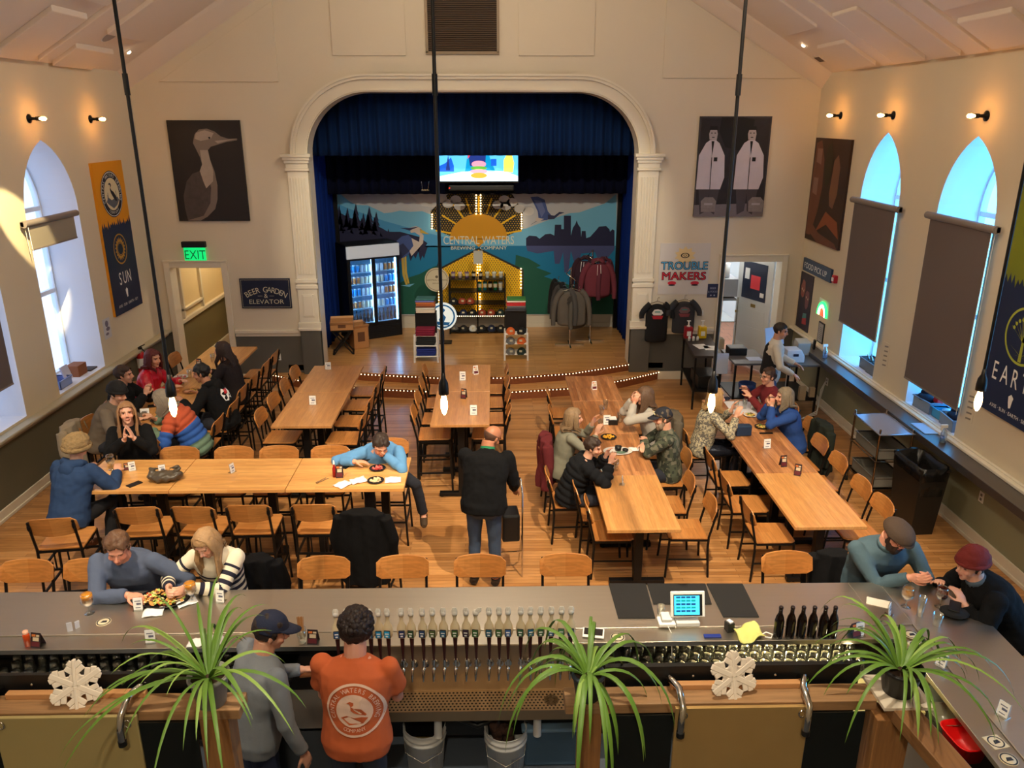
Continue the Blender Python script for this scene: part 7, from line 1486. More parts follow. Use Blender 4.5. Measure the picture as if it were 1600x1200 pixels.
T=thing('printer_box','tilted pale grey device behind the receipt printer','device',(4.88,12.1,.9)); m=MB(); m.box((0,0,.12),(.2,.2,.22),0,R3(.2,0,0)); m.build('body',mat('device_grey',(176,176,170),.5),T,bevel=.01)
T=thing('blue_tub','blue plastic tub on the lower shelf left of the pick-up desk','tub',(3.98,11.85,.342)); m=MB(); m.lathe([(0,0),(.11,0),(.14,.16),(.13,.16),(.1,.01),(0,.01)],20); m.build('tub',mat('tub_blue',(50,72,130),.4),T)
T=thing('white_cables','white cables looping from the wall outlet to the pick-up desk','cable',(0,0,0)); m=MB()
for dx,dz in((0,0),(.05,-.1),(-.06,.1)): m.tube([(5.27,11.95,.48),(5.15,11.8,.3+dz),(5.0,11.5,.12+dz*.3),(4.7,11.35,.08),(4.45,11.4,.3+dz),(4.5,11.6,.5),(4.62+dx,11.75,.9)],.008,6)
m.build('cable',WHITE,T); m=MB(); m.tube([(4.15,11.75,.9),(4.2,11.62,.7),(4.05,11.55,.4),(4.25,11.5,.1),(4.4,11.6,.05)],.008,6); m.build('cable',WHITE,T)
T=thing('power_adapter','beige power adapters hanging below the pick-up desk','adapter',(4.82,11.5,.34)); m=MB(); m.bx(-.14,-.04,-.03,.03,.0,.22); m.bx(.02,.1,-.03,.03,.05,.2); m.build('adapter',mat('adapter_beige',(170,150,120),.6),T)
# ---------------------------------------------------------------- window ledges and sills
def bin_(x,y,z,w,d,h,rz,c,label,fill=(),group='bins on the right window sills'):
    T=thing('plastic_bin',label,'bin',(x,y,z),rz,group); t=.008; m=MB(); m.bx(-w,w,-d,-d+t,0,h); m.bx(-w,w,d-t,d,0,h); m.bx(-w,-w+t,-d,d,0,h); m.bx(w-t,w,-d,d,0,h); m.bx(-w,w,-d,d,0,t); m.bx(-w-.012,-w+t,-d-.012,d+.012,h-.012,h); m.bx(w-t,w+.012,-d-.012,d+.012,h-.012,h); m.bx(-w,w,-d-.012,-d+t,h-.012,h); m.bx(-w,w,d-t,d+.012,h-.012,h); m.build('tub',c,T)
    return T
GB=mat('bin_grey',(126,140,156),.5); GW=mat('caddy_grey',(116,118,122),.5)
bin_(5.47,10.95,1.0,.10,.16,.16,0,GW,'grey cutlery caddy on the farther right sill, farther one'); T=bin_(5.45,10.72,1.0,.10,.13,.17,0,GW,'grey cutlery caddy on the farther right sill, nearer one')
for k in range(6): 
    m=MB(); m.tube([(0,0,0),(-.05,0,.22)],[.006,.01],6); o=m.build('spoon',CHROME); o.location=(5.42+.02*(k%2),10.63+.06*k,1.02); tag(o,'metal spoon standing in the cutlery caddies on the farther right sill','cutlery','cutlery in the caddies')
bin_(5.46,9.28,1.0,.12,.17,.15,.1,GB,'grey bus bin of dark tools on the nearer right sill, farthest'); bin_(5.47,8.98,1.0,.09,.1,.12,0,mat('bin_cyan',(60,150,190),.5),'cyan bin on the nearer right sill, in the middle'); bin_(5.45,8.66,1.0,.12,.17,.15,-.1,GB,'grey bus bin on the nearer right sill, nearest')
for x,y,c,l in((5.42,9.32,(20,22,40),'dark folded cloth in the farthest bus bin'),(5.44,8.66,(30,32,50),'dark cloth bundle in the nearest bus bin')):
    m=MB(); m.ell((0,0,0),(.09,.14,.06),0); m.ell((.02,.05,.05),(.06,.08,.05),0); o=m.build('dark_cloth',mat('cloth_dark_navy',c,.9)); o.location=(x,y,1.14); tag(o,l,'cloth')
m=MB(); m.box((0,0,0),(.08,.1,.07)); o=m.build('red_pack',mat('pack_red',(230,50,50),.5),bevel=.01); o.location=(5.48,9.15,1.17); tag(o,'small red pack on the farthest bus bin','pack')
for k in range(3): T=thing('food_container','clear lidded container stacked on the nearer right sill, number %s up'%['one','two','three'][k],'container',(5.46,8.86,1.0+.05*k),0,'clear containers on the sill'); m=MB(); m.lathe([(0,0),(.06,0),(.075,.045),(0,.048)],16); m.build('container',mat('clearish',(190,210,220),.3,alpha=.7),T)
def spray(x,y,z,label):
    T=thing('spray_bottle',label,'bottle',(x,y,z)); m=MB(); m.lathe([(0,0),(.035,0),(.037,.02),(.037,.12),(.014,.17),(.012,.19),(0,.19)],16); m.build('bottle',glassmat('clear_plastic',(205,222,235),.1,.6),T); m=MB(); m.bx(-.05,.025,-.012,.012,.19,.225); m.bx(-.045,-.035,-.008,.008,.15,.19); m.build('trigger',WHITE,T); m=MB(); m.lathe([(0,.005),(.032,.01),(.032,.07),(0,.07)],14); m.build('liquid',mat('cleaner_blue',(120,170,210),.2),T)
spray(5.1,11.7,.95,'clear spray bottle at the far end of the steel window ledge'); spray(5.12,8.32,.95,'clear spray bottle on the steel ledge near the black bin')
T=thing('hand_scanner','dark handheld device standing at the far end of the steel ledge','device',(5.12,12.2,.95)); m=MB(); m.box((0,0,.08),(.03,.06,.16),0,R3(.15,0,0)); m.build('body',BLACKP,T,bevel=.006)
m=MB(); m.box((0,0,.006),(.2,.34,.012)); o=m.build('cutting_board',mat('board_bluewhite',(150,180,214),.3),bevel=.004); o.location=(5.15,8.75,.95); tag(o,'pale flat board lying on the steel ledge before the bus bins','board')
# left sill items
T=bin_(-5.98,10.42,1.0,.10,.15,.12,0,mat('bin_blue_white',(140,160,214),.5),'blue-white basket of books on the left window sill',(),'things on the left sill')
m=MB(); m.box((0,0,.12),(.02,.18,.2),0,R3(0,-.3,0)); o=m.build('photo_card',mat('card_lilac',(206,204,222),.6)); o.location=(-5.96,10.6,1.02); tag(o,'white card with photo leaning on the left sill','card')
T=thing('wooden_crate','small brown wooden crate on the left window sill','crate',(-6.0,10.95,1.0)); m=MB(); m.bx(-.09,.09,-.12,.12,0,.16); m.build('crate',mat('crate_brown',(140,84,50),.7),T,bevel=.004)
m=MB(); m.box((0,0,.01),(.14,.2,.02)); o=m.build('booklet',mat('booklet_dark',(66,56,52),.6)); o.location=(-5.95,11.2,1.0); tag(o,'flat dark booklet at the right of the left window sill','booklet')
m=MB(); m.lathe([(0,0),(.05,0),(.06,.008),(0,.004)],16); o=m.build('small_dish',mat('dish_white',(200,206,220),.4)); o.location=(-5.87,10.3,.98); tag(o,'small white dish on the left window sill','dish')
# ---------------------------------------------------------------- service cart and black bin
T=thing('service_cart','chrome service cart with grey bus tubs by the right wall','cart',(4.76,9.0,0)); CHR2=mat('cart_chrome',(178,160,140),.2,1)
for sx_ in(-1,1):
    for sy in(-1,1): m=MB(); m.cyl((sx_*.2,sy*.34,.06),(sx_*.2,sy*.34,.98),.013); m.build('upright',CHR2,T); m=MB(); m.tube([(sx_*.2-.012,sy*.34,.04),(sx_*.2+.012,sy*.34,.04)],[.035,.035],12,0,False); m.build('caster',BLACKP,T)
for z,nm in((.92,'top_shelf'),(.2,'lower_shelf')): m=MB(); m.bx(-.21,.21,-.36,.36,z-.012,z); m.tube([(-.21,-.36,z),(.21,-.36,z),(.21,.36,z),(-.21,.36,z),(-.21,-.36,z)],.011,6); m.build(nm,mat('cart_top',(176,180,196),.25,.6) if z>.5 else CHR2,T)
for z in(.55,.18): Tq=bin_(4.76,8.98,z+.03,.18,.3,.14,0,mat('tub_grey_brown',(120,116,108),.5),'grey bus tub on the %s shelf of the chrome cart'%('middle' if z>.3 else 'bottom'),(),'bus tubs on the cart')
m=MB(); m.tube([(-.21,-.36,.57),(.21,-.36,.57),(.21,.36,.57),(-.21,.36,.57),(-.21,-.36,.57)],.009,6); m.build('middle_rail',CHR2,T)
T=thing('waste_bin','tall black waste bin with black liner beside the chrome cart','bin',(4.80,8.12,0),.05); m=MB(); t=.012
def rect(w,d,z): return [Vector((x*w,y*d,z)) for x,y in((-1,-1),(1,-1),(1,1),(-1,1))]
m.loft([rect(.13,.22,0),rect(.16,.29,.80),rect(.165,.295,.80),rect(.165,.295,.83),rect(.15,.28,.83),rect(.12,.2,.1)],0,False); m.build('bin',mat('bin_black',(26,24,22),.45),T)
m=MB(); n=36; rings=[]
for (w,d,z,a) in((.15,.28,.5,.0),(.152,.282,.84,.006),(.175,.305,.85,.008),(.178,.308,.74,.014),(.18,.31,.70,.02)):
    rr=[]
    for k in range(n):
        a_=2*PI*k/n; c,s_=math.cos(a_),math.sin(a_); f=1/max(abs(c),abs(s_))*.97; q=a*noise.noise(Vector((c*4,s_*4,z*9)))*2; rr.append(Vector((c*f*w+q*c,s_*f*d+q*s_,z+q)))
    rings.append(rr)
m.loft(rings,0,True,False); m.build('bin_liner',mat('liner_black',(14,13,13),.25),T)
# ---------------------------------------------------------------- coats over chairs
def coat(x,y,z,rz,label,c,h=.7,w=.24,spread=1.25,group=None,vo=.012,mt=None):
    m=MB(); n=20; rings=[]
    for i in range(8):
        t=i/7; zz=z-h*t; ww=w*(.92+(spread-1)*t*1.3); dd=.075+.035*t
        rings.append([Vector((ww*math.cos(2*PI*k/n)*(1+.06*math.sin(k*3+t*4)),dd*math.sin(2*PI*k/n)*(1+.25*math.sin(k*2.3+t*3)),zz+(.0 if i else -.02*abs(math.cos(2*PI*k/n))))) for k in range(n)])
    m.loft(rings,0); m.tube([(-w*.95,0,z-.06),(-w*1.15,.02,z-.3),(-w*1.1,.03,z-.5)],[.06,.06,.04],10,0); m.tube([(w*.95,0,z-.06),(w*1.15,.02,z-.3),(w*1.1,.03,z-.5)],[.06,.06,.04],10,0)
    me=remesh(m,vo,3); co=getco(me); no=getno(me); dis=np.array([noise.noise(Vector((p[0]*9,p[1]*9,p[2]*3)))*.018 for p in co]); setco(me,co+no*dis[:,None]); o=finish(me,'coat',mt or mat('coat_%d_%d_%d'%c,c,.95,spec=.15,noise_amt=.12,bump=.3,bump_scale=25),None); o.location=(x,y,0); o.rotation_euler=(0,0,rz); tag(o,label,'coat',group); return o
PX=[]
def add(*a,**k): r=person(*a,**k); PX.append(r); return r
# far left table, seen against the wall
add((-4.72,10.15,0),FX,'person with dark red hair in a glossy red jacket at the left table',lean=16,head=(-20,8,0),hair='bob',hairc=(92,26,22),top=mat('red_satin',(190,16,40),.35),topk='jacket',hands=((-.1,.46,1.13),(.2,.44,1.12)))
add((-4.76,9.42,0),FX,'person with short brown hair in black jacket, hands clasped, at the left table',lean=14,head=(10,4,0),hair='short',hairc=(58,38,28),top=cloth('black_jacket',(22,22,24)),topk='jacket',hands=((-.04,.42,1.25),(.06,.42,1.25)),elb=((-.7,0,-.7),(.7,0,-.7)),skin=(204,150,122),curl=(1.0,1.0),palm=((1,0,0),(-1,0,0)),hd=((.3,.3,1),(-.3,.3,1)))
add((-4.72,8.86,0),FX,'person with dark cropped hair in taupe fleece holding a phone at the left table',lean=22,slump=8,head=(-12,16,0),hair='short',hairc=(30,24,24),top=cloth('taupe_fleece',(108,96,84)),topk='jacket',hands=((-.1,.52,1.12),(.16,.48,1.12)),skin=(208,158,132),hat=('beanie',(26,24,26)))
Pw,I1=add((-3.98,8.12,0),BY+.25,'smiling person with long fair hair, black top, hands together, facing the viewer',lean=8,head=(12,-10,0),hair='long',hairc=(150,110,74),top=cloth('black_knit',(20,20,22)),topk='sweater',hands=((-.08,.34,1.30),(.0,.36,1.30)),elb=((-.5,.5,-.8),(.5,.5,-.8)),skin=(222,166,140),vox=.006,palm=((1,0,.2),(-1,0,.2)),hd=((.25,.1,1),(-.1,.1,1)),curl=(.15,.25),long_len=.3)
Ph,I2=add((-4.15,6.98,0),-.25,'person from behind in furry tan hat and navy hooded sweatshirt, leaning on the golden table',lean=20,slump=6,head=(-10,0,6),hair='none',top=cloth('navy_hoodie',(44,64,98)),topk='jacket',hands=((-.16,.42,1.12),(.22,.46,1.12)),hat=('fur',mat('fur',(146,120,82),.95,noise_amt=.55,noise_scale=22,bump=1,bump_scale=60)),pants=(24,24,28),bw=1.08,shoe=(110,64,40)); hood(Ph,I2,cloth('navy_hoodie',(44,64,98)))
puf=stripemat('colour_block_puffer',[(0,(176,76,44)),(.36,(40,84,160)),(.68,(96,120,100))],1,start=.02,end=.62,seq=True)
add((-3.52,8.72,0),BX+.1,'person with grey bob in orange, blue and green banded puffer jacket',lean=24,slump=10,head=(0,24,0),hair='bob',hairc=(128,116,102),top=puf,topk='puffer',hands=((-.2,.44,1.12),(.12,.48,1.14)),pants=(40,44,54),bw=1.05)
Pg,I3=add((-3.44,9.55,0),BX-.1,'person with black cropped hair in black hoodie with red and white back print',lean=20,slump=6,head=(10,14,0),hair='short',hairc=(20,18,18),top=cloth('black_hoodie',(20,20,22)),topk='jacket',hands=((-.2,.46,1.14),(.14,.44,1.14)),skin=(176,124,96)); hood(Pg,I3,cloth('black_hoodie',(20,20,22)))
add((-3.58,10.45,0),BX-.15,'person with very long dark hair and dark top, seated farthest at the left table',lean=12,head=(12,6,0),hair='long',hairc=(48,32,28),top=cloth('charcoal_top',(40,34,36)),topk='sweater',hands=((-.14,.42,1.14),(.1,.42,1.14)),long_len=.42)
# eating man, right end of the golden row
add((-1.25,8.02,0),BY+.1,'person with short dark hair in sky-blue fleece bent over his food bowl',lean=34,slump=22,head=(14,34,0),hair='short',hairc=(48,34,26),top=cloth('sky_blue_fleece',(92,142,190)),topk='sweater',hands=((-.04,.47,1.20),(.26,.44,1.12)),elb=((-.8,.2,-.5),(.9,.2,-.3)),skin=(210,150,120),vox=.006,bw=1.12,curl=(1.0,.5),hd=((.2,.2,.6),(-1,.1,0)),legs=(((-.35,.18,.70),(-.42,.12,.30)),((.14,.36,.78),(.14,.30,.34))),shoe=(70,54,40))
# standing man
Ps,I4=add((-.13,6.98,0),-.18,'standing bald person from behind in black jacket and blue jeans',seat=None,lean=14,slump=20,head=(-38,34,6),hair='balding',hairc=(96,66,50),top=cloth('black_fleece',(17,17,19)),topk='jacket',hands=((-.1,.50,.98),(.24,.44,.90)),pants=(52,66,88),size=1.0,bw=1.22,skin=(176,116,84),elb=((-.3,-.4,-.9),(.3,-.4,-.9)),neckc=mat('green_collar',(22,110,72),.8))
# couple at the bar
Pa,I5=add((-2.86,5.62,0),BY,'person with receding brown hair in grey-blue quarter-zip pullover, leaning on the bar',lean=22,slump=10,head=(16,26,-4),hair='short',hairc=(96,66,44),top=cloth('grey_blue_pullover',(84,94,118)),topk='sweater',hands=((-.26,.28,.92),(-.12,.47,1.13)),skin=(222,152,124),vox=.005,bw=1.2,size=1.04,elb=((-1,-.3,.0),(1,.1,-.3)),curl=(.4,1.2),beard='stubble',hd=(None,(-.9,.35,.1)))
st=stripemat('cream_navy_stripes',[(226,214,190),(26,26,46)],.068,.5,start=.15)
Pb,I6=add((-2.2,5.64,0),BY,'person with long blond hair in cream sweater with navy stripes at the bar',lean=16,slump=8,head=(-16,32,4),hair='long',hairc=(168,132,92),top=st,topk='sweater',hands=((.12,.43,1.15),(.27,.42,1.15)),skin=(226,170,144),vox=.005,bw=1.02,size=.96,elb=((-.8,-.1,-.6),(.8,-.1,-.6)),curl=(.9,.9),long_len=.24,hd=((.5,.8,.2),(-.2,.9,.1)),palm=((1,.2,0),(-1,.2,0)))
# row right of centre
add((.74,8.62,0),FX+.1,'person with straight ash-blond hair in light grey top, left side of the row',seat=.45,lean=14,head=(-8,4,0),hair='bob',hairc=(140,114,84),top=cloth('grey_green_top',(130,128,112)),topk='shirt',hands=((-.06,.40,1.06),(.16,.40,1.02)),elb=((-.5,.5,-.8),(.5,.5,-.8)),hd=((0,.3,1),(0,.3,1)),curl=(.8,.8),size=.97)
add((.80,7.92,0),FX,'child with brown hair in black puffer jacket, left side of the row',seat=.45,lean=18,slump=10,head=(-18,14,0),hair='short',hairc=(54,38,28),top=cloth('black_puffer',(24,25,28)),topk='puffer',hands=((-.1,.40,.95),(.1,.42,.96)),size=.92,elb=((-.5,.4,-.8),(.5,.4,-.8)),hd=((.1,.3,1),(-.1,.3,1)),curl=(.7,.7))
add((2.02,9.32,0),BX,'person with long straight brown hair in pale grey sweatshirt, hands at chin',seat=.45,lean=14,head=(0,4,0),hair='long',hairc=(98,74,56),top=cloth('pale_grey_sweatshirt',(176,170,160)),topk='sweater',hands=((-.05,.30,1.12),(.08,.30,1.12)),elb=((-.4,.7,-.7),(.4,.7,-.7)),hd=((0,-.3,1),(0,-.3,1)),curl=(1.2,1.2))
add((2.04,8.52,0),BX-.1,'person in trucker cap and green checked flannel shirt, arms folded',seat=.45,lean=8,head=(6,12,0),hair='short',hairc=(90,76,60),top=plaidmat('flannel_check',(44,50,40),(70,76,60),(104,102,86),26),topk='shirt',hands=((.06,.30,.90),(-.04,.33,.88)),elb=((-.9,.1,-.4),(.9,.1,-.4)),hd=((1,.1,0),(-1,.1,0)),hat=('cap',(34,36,46),1),beard=(150,130,110),bw=1.15)
# window row
pat=plaidmat('patterned_jumper',(160,150,124),(100,96,90),(190,180,150),60)
add((2.58,9.22,0),FX+.05,'person with wavy fair hair in patterned cream and purple jumper, back to the centre row',seat=.45,lean=12,head=(-6,6,0),hair='bob',hairc=(166,130,84),top=pat,topk='sweater',hands=((-.06,.38,1.0),(.16,.36,1.0)),elb=((-.5,.4,-.8),(.5,.4,-.8)),hd=((0,.3,1),(0,.3,1)),pants=mat('sequin_trousers',(40,44,56),.25,.5,noise_amt=.8,noise_scale=90),neckc=mat('purple_collar',(70,44,110),.8))
add((3.80,9.28,0),BX,'person with grey-blond bob in bright blue sweater, hands at mouth, window side',seat=.45,lean=18,head=(0,2,0),hair='bob',hairc=(132,118,98),top=cloth('bright_blue_sweater',(44,74,138)),topk='sweater',hands=((-.04,.36,1.08),(.06,.36,1.06)),elb=((-.4,.6,-.8),(.4,.6,-.8)),hd=((0,.0,1),(0,.0,1)),curl=(1.1,1.1),palm=((1,0,0),(-1,0,0)),long_len=.14)
add((3.78,10.05,0),BX,'person with dark hair and glasses in dark red top, farthest at the window row',seat=.45,lean=10,head=(12,4,0),hair='short',hairc=(60,38,28),top=cloth('dark_red_top',(110,40,44)),topk='sweater',glasses=True,hands=((-.1,.38,.95),(.12,.38,.98)),elb=((-.5,.4,-.8),(.5,.4,-.8)))
add((4.02,11.0,0),FX-.25,'standing person at the pick-up desk in black waistcoat over white shirt',seat=None,lean=4,head=(-14,12,0),hair='fade',hairc=(40,32,28),top=mat('white_shirt',(206,200,186),.8,noise_amt=.05),topk='shirt',hands=((-.2,.36,1.05),(.2,.3,1.0)),pants=(60,86,130),skin=(206,150,120),bw=1.05)
q,I7=PX[-1]; m=MB(); n=16; rings=[]
for t,w,dp in((.0,.19,.145),(.1,.18,.14),(.2,.172,.134),(.3,.18,.138),(.40,.165,.13),(.46,.11,.10)):
    c=I7['Pv']+I7['d2']*t; rings.append([c+I7['rt']*w*math.cos(2*PI*k/n)+I7['fw']*(dp*math.sin(2*PI*k/n)-.012) for k in range(n)])
m.loft(rings,0); me=remesh(m,.012,2); finish(me,'waistcoat',BLKC,q)
# right of the bar
Pc,I8=add((3.06,5.68,0),BY,'bearded person in brown flat cap, glasses and teal denim shirt, leaning on the bar',lean=20,slump=12,head=(14,24,0),hair='none',hairc=(60,40,30),top=mat('teal_denim',(66,88,100),.85,noise_amt=.15,noise_scale=14,bump=.25,bump_scale=40),topk='shirt',hands=((-.22,.47,1.18),(-.08,.49,1.18)),skin=(216,150,124),vox=.005,bw=1.26,size=1.04,elb=((-.5,-.2,-.8),(.5,-.2,-.8)),curl=(1.1,1.1),beard=(52,30,20),glasses=True,hat=('flat',(66,50,38)),hd=((.5,.7,.3),(-.5,.7,.3)),palm=((1,.2,.3),(-1,.2,.3)),neckc=mat('teal_collar',(78,102,112),.85))
add((3.86,5.02,0),BX-.05,'person in dark red knitted beanie and black jacket at the right arm of the bar',lean=30,slump=14,head=(8,10,-4),hair='short',hairc=(50,36,30),top=cloth('black_coat',(19,19,21)),topk='jacket',hands=((-.12,.44,1.12),(.16,.48,1.12)),skin=(216,160,136),vox=.006,bw=1.18,hat=('beanie',(104,26,22)),neckc=mat('grey_blue_scarf',(78,92,106),.9))
# two bartenders
Pd,I9=add((-1.50,3.98,0),-.85,'bartender in navy baseball cap and grey shirt, turned away to the right',seat=None,lean=8,slump=8,head=(-20,20,0),hair='short',hairc=(44,30,24),top=cloth('grey_work_shirt',(124,128,134)),topk='shirt',hands=((-.1,.4,1.1),(.30,.16,.86)),pants=(30,38,66),hat=('cap',(34,40,64)),bw=1.15,skin=(206,150,124),vox=.006,elb=((-.5,-.3,-.8),(.5,-.5,-.6)))
Po,I10=add((-.865,3.93,0),-.1,'bartender from behind with curly dark hair in orange t-shirt with round white back print',seat=None,lean=6,slump=6,head=(4,22,0),hair='curly',hairc=(36,22,18),top=mat('orange_tee',(192,92,48),.85,noise_amt=.08,noise_scale=6,bump=.2,bump_scale=14),topk='shirt',hands=((-.12,.36,1.08),(.12,.38,1.08)),pants=(44,50,64),bw=1.24,skin=(214,152,128),vox=.006,shortsleeve=True,elb=((-.12,.2,-1),(.12,.2,-1)))
# back prints: lie on the cloth by casting each vertex onto the garment
def project_print(root,I_,build,mt,up,nm='back_print',which='shirt',off=.004,scale=1,dx=0):
    from mathutils.bvhtree import BVHTree
    g=[c for c in root.children if c.name.split('.')[0]==which][0]; bv=BVHTree.FromPolygons([tuple(v.co) for v in g.data.vertices],[tuple(p.vertices) for p in g.data.polygons])
    m=MB(); build(m); vs=[]; c0=I_['N']-I_['d2']*up; m.v=[(a*scale+dx,b_,c*scale) for a,b_,c in m.v]
    for x,y,z in m.v:
        p=c0+I_['rt']*x+I_['d2']*z-I_['fw']*.5; hit=bv.ray_cast(p,I_['fw']); vs.append(tuple(hit[0]-I_['fw']*(off-y*.5)) if hit[0] is not None else tuple(p+I_['fw']*.38))
    m.v=vs; return m.build(nm,mt,root)
def gridring(m,r0,r1,y,mi,n=48):
    m.ring(0,0,r0,r1,y,mi,n)
def bp(m):
    m_=m; gridring(m,.108,.118,-.0,0)
    for i in range(10): gridring(m,.074*i/10,.074*(i+1)/10,-.0,0,30)
    arctext(m,'CENTRAL WATERS BREWING',0,0,.083,.026,-.0,0,math.radians(205),math.radians(-25)); arctext(m,'COMPANY',0,0,.08,.022,-.0,0,math.radians(240),math.radians(300),inside=True)
    m.flat([(-.03,.035),(-.015,.045),(0,.04),(0,.03),(-.01,.022),(.0,.015),(.03,.012),(.05,-.015),(.045,-.02),(.02,-.012),(0,-.005),(-.012,.006),(-.012,.025),(-.02,.036)],-.006,1)
    m.flat([(-.055,-.03),(-.03,-.02),(0,-.03),(.03,-.025),(.055,-.03),(.035,-.055),(-.02,-.062)],-.005,1)
project_print(Po,I10,bp,[mat('tee_print',(226,190,170),.8),mat('tee_print_gap',(186,88,46),.85)],.27,off=.006,scale=1.45,dx=.03)
def bp2(m): m.flat([(-.08,-.08),(-.02,-.1),(.02,-.06),(.08,-.09),(.1,.0),(.06,.06),(.0,.04),(-.05,.08),(-.1,.02)],0,0); m.flat([(-.04,.0),(.03,-.01),(.05,.05),(-.02,.06)],-.006,1); m.flat([(-.07,-.05),(-.03,-.07),(-.02,-.02)],-.006,2); m.flat([(.02,-.05),(.07,-.06),(.06,-.02)],-.006,2)
project_print(Pg,I3,bp2,[WPAPER,mat('print_red2',(200,40,50),.7),BLACKP],.20,which='jacket',off=.008)
coat(-1.22,6.445,1.14,-.1,'black coat draped over the stool in front of the bar stools',(14,13,14),.74,.225,1.12)
coat(.58,8.66,.95,FX,'maroon coat hanging over the chair of the person in the grey top',(98,40,44),.62,.22)
coat(-4.98,8.75,1.13,FX,'beige coat draped over the wall-side stool at the left table',(150,136,116),.6,.22)
coat(-1.98,5.735,1.10,.1,'black coat over the stool beside the striped sweater',(16,15,17),.42,.17)
coat(2.82,5.75,1.08,-.3,'black coat over the stool beside the bearded person',(18,18,20),.55,.17)
coat(4.08,9.12,.90,BX,'dark green coat over the chair of the person in blue',(38,42,36),.6,.23)
coat(2.28,9.42,.93,BX,'grey-brown coat over the chair of the person with long brown hair',(92,84,72),.5,.22)
# ---------------------------------------------------------------- rolling carrier beside the standing person
T=thing('folding_cart','black folding cart with metal frame in front of the standing person','cart',(.13,7.25,0),.1); m=MB(); m.box((0,0,.55),(.18,.24,.3)); m.build('bag',BLACKP,T,bevel=.02); m=MB()
for x in(-.11,.11): m.tube([(x,-.14,.0),(x,-.14,.95),(x,.0,1.05)],.009,6); m.tube([(x,.14,.03),(x,-.14,.5)],.009,6)
m.bar((-.11,-.14,.3),(.11,-.14,.3),.015); m.bar((-.11,0,1.05),(.11,0,1.05),.02); m.build('frame',CHROME,T)
# ---------------------------------------------------------------- things on the tables
def PT(u,v,z): p=atz(u,v,z); return p.x,p.y
def disc_plate(x,y,z,r,mt,label,food=None,group=None,name='plate',h=.015,sc=(1,1)):
    T=thing(name,label,'plate',(x,y,z),0,group); m=MB(); m.lathe([(0,0),(r*.6,0),(r,h),(r*.96,h+.003),(r*.6,.005),(0,.005)],24,sc=sc); m.build('plate',mt,T)
    if food:
        m=MB(); rr=random.Random(int(r*1000+x*10)); 
        for k in range(34): a=rr.uniform(0,6.3); q=r*.62*math.sqrt(rr.random()); m.ell((q*math.cos(a),q*math.sin(a),h*.6+rr.uniform(0,.012)),(.014,.011,.008),rr.randrange(len(food)),n=6,m=5)
        m.build('food',food,T)
    return T
DP=mat('dark_plate',(34,32,34),.25); WP=mat('white_plate',(216,210,204),.25)
fo=[mat('food_green',(110,130,60),.6),mat('food_yellow',(220,180,90),.6),mat('food_brown',(120,76,44),.6)]; fr=[mat('food_red',(170,40,40),.5),mat('food_pink',(200,110,100),.5)]
x,y=PT(575,720,1.05); T=thing('food_bowl','dark bowl of salad in front of the eating person','bowl',(x,y,1.05)); m=MB(); m.lathe([(0,0),(.05,0),(.1,.06),(.095,.06),(.05,.01),(0,.01)],24); m.build('bowl',DP,T); m=MB(); rr=random.Random(3)
for k in range(40): a=rr.uniform(0,6.3); q=.075*math.sqrt(rr.random()); m.ell((q*math.cos(a),q*math.sin(a),.045+rr.uniform(0,.02)),(.016,.012,.008),rr.randrange(3),n=6,m=5)
m.build('salad',fo,T)
disc_plate(*PT(590,733,1.05),1.05,.085,DP,'dark plate of red food in the middle before the eating person',fr); disc_plate(*PT(587,752,1.05),1.05,.085,DP,'dark plate with pale food nearest the table edge',[mat('food_pale',(224,196,150),.6)])
for u,v,r,l in((552,722,.3,'left of the salad bowl'),(612,718,-.2,'large and right of the salad bowl'),(560,752,.5,'left of the nearest dark plate'),(614,751,.1,'right of the nearest dark plate'),(536,758,.9,'beside the black menu holder')): x,y=PT(u,v,1.05); napkin(x,y,1.05,r,'white napkin '+l+' on the golden row',.16)
x,y=PT(531,745,1.05); menucard(x,y,1.05,.1,'dark folded menu tent beside the ketchup on the golden row',h=.13); x,y=PT(523,745,1.05); T=thing('ketchup_bottle','slim red sauce bottle beside the dark menu tent','bottle',(x,y,1.05)); m=MB(); m.lathe([(0,0),(.02,0),(.02,.09),(.01,.12),(.008,.14),(0,.14)],12); m.build('bottle',mat('ketchup',(150,20,20),.3),T); m=MB(); m.lathe([(.011,.14),(.006,.18),(0,.18)],10); m.build('nozzle',WHITE,T)
m=MB(); m.box((0,0,.004),(.1,.07,.006)); o=m.build('wallet',BLACKP,bevel=.002); x,y=PT(537,730,1.05); o.location=(x,y,1.05); o.rotation_euler=(0,0,-.4); tag(o,'black wallet behind the menu tent on the golden row','wallet')
T=thing('cutlery','fork and knife lying on the golden table left of the menu tent','cutlery',(*PT(504,752,1.05),1.052),.9); m=MB(); m.bar((-.08,0,.003),(.08,0,.003),.01,.003); m.bar((-.07,.02,.003),(.07,.03,.003),.008,.003); m.build('cutlery',CHROME,T)
for u,v,r,l in((254,740,.3,'near the seam at the left of the golden row'),(363,738,1.2,'in the middle of the golden row'),(207,735,.5,'before the smiling person')): x,y=PT(u,v,1.05); cardholder(x,y,1.05,r,'clear card holder '+l,.1,.07)
x,y=PT(205,733,1.05); menucard(x-.03,y,1.05,.2,'dark folded menu tent before the smiling person',h=.07)
tulip(*PT(175,734,1.05),1.05,'empty tulip glass before the smiling person',fill=None)
m=MB(); m.box((0,0,.004),(.075,.14,.008)); o=m.build('phone',BLACKP,bevel=.002); x,y=PT(210,757,1.05); o.location=(x,y,1.05); o.rotation_euler=(0,0,-.6); tag(o,'dark phone on the golden table beside the handbag','phone')
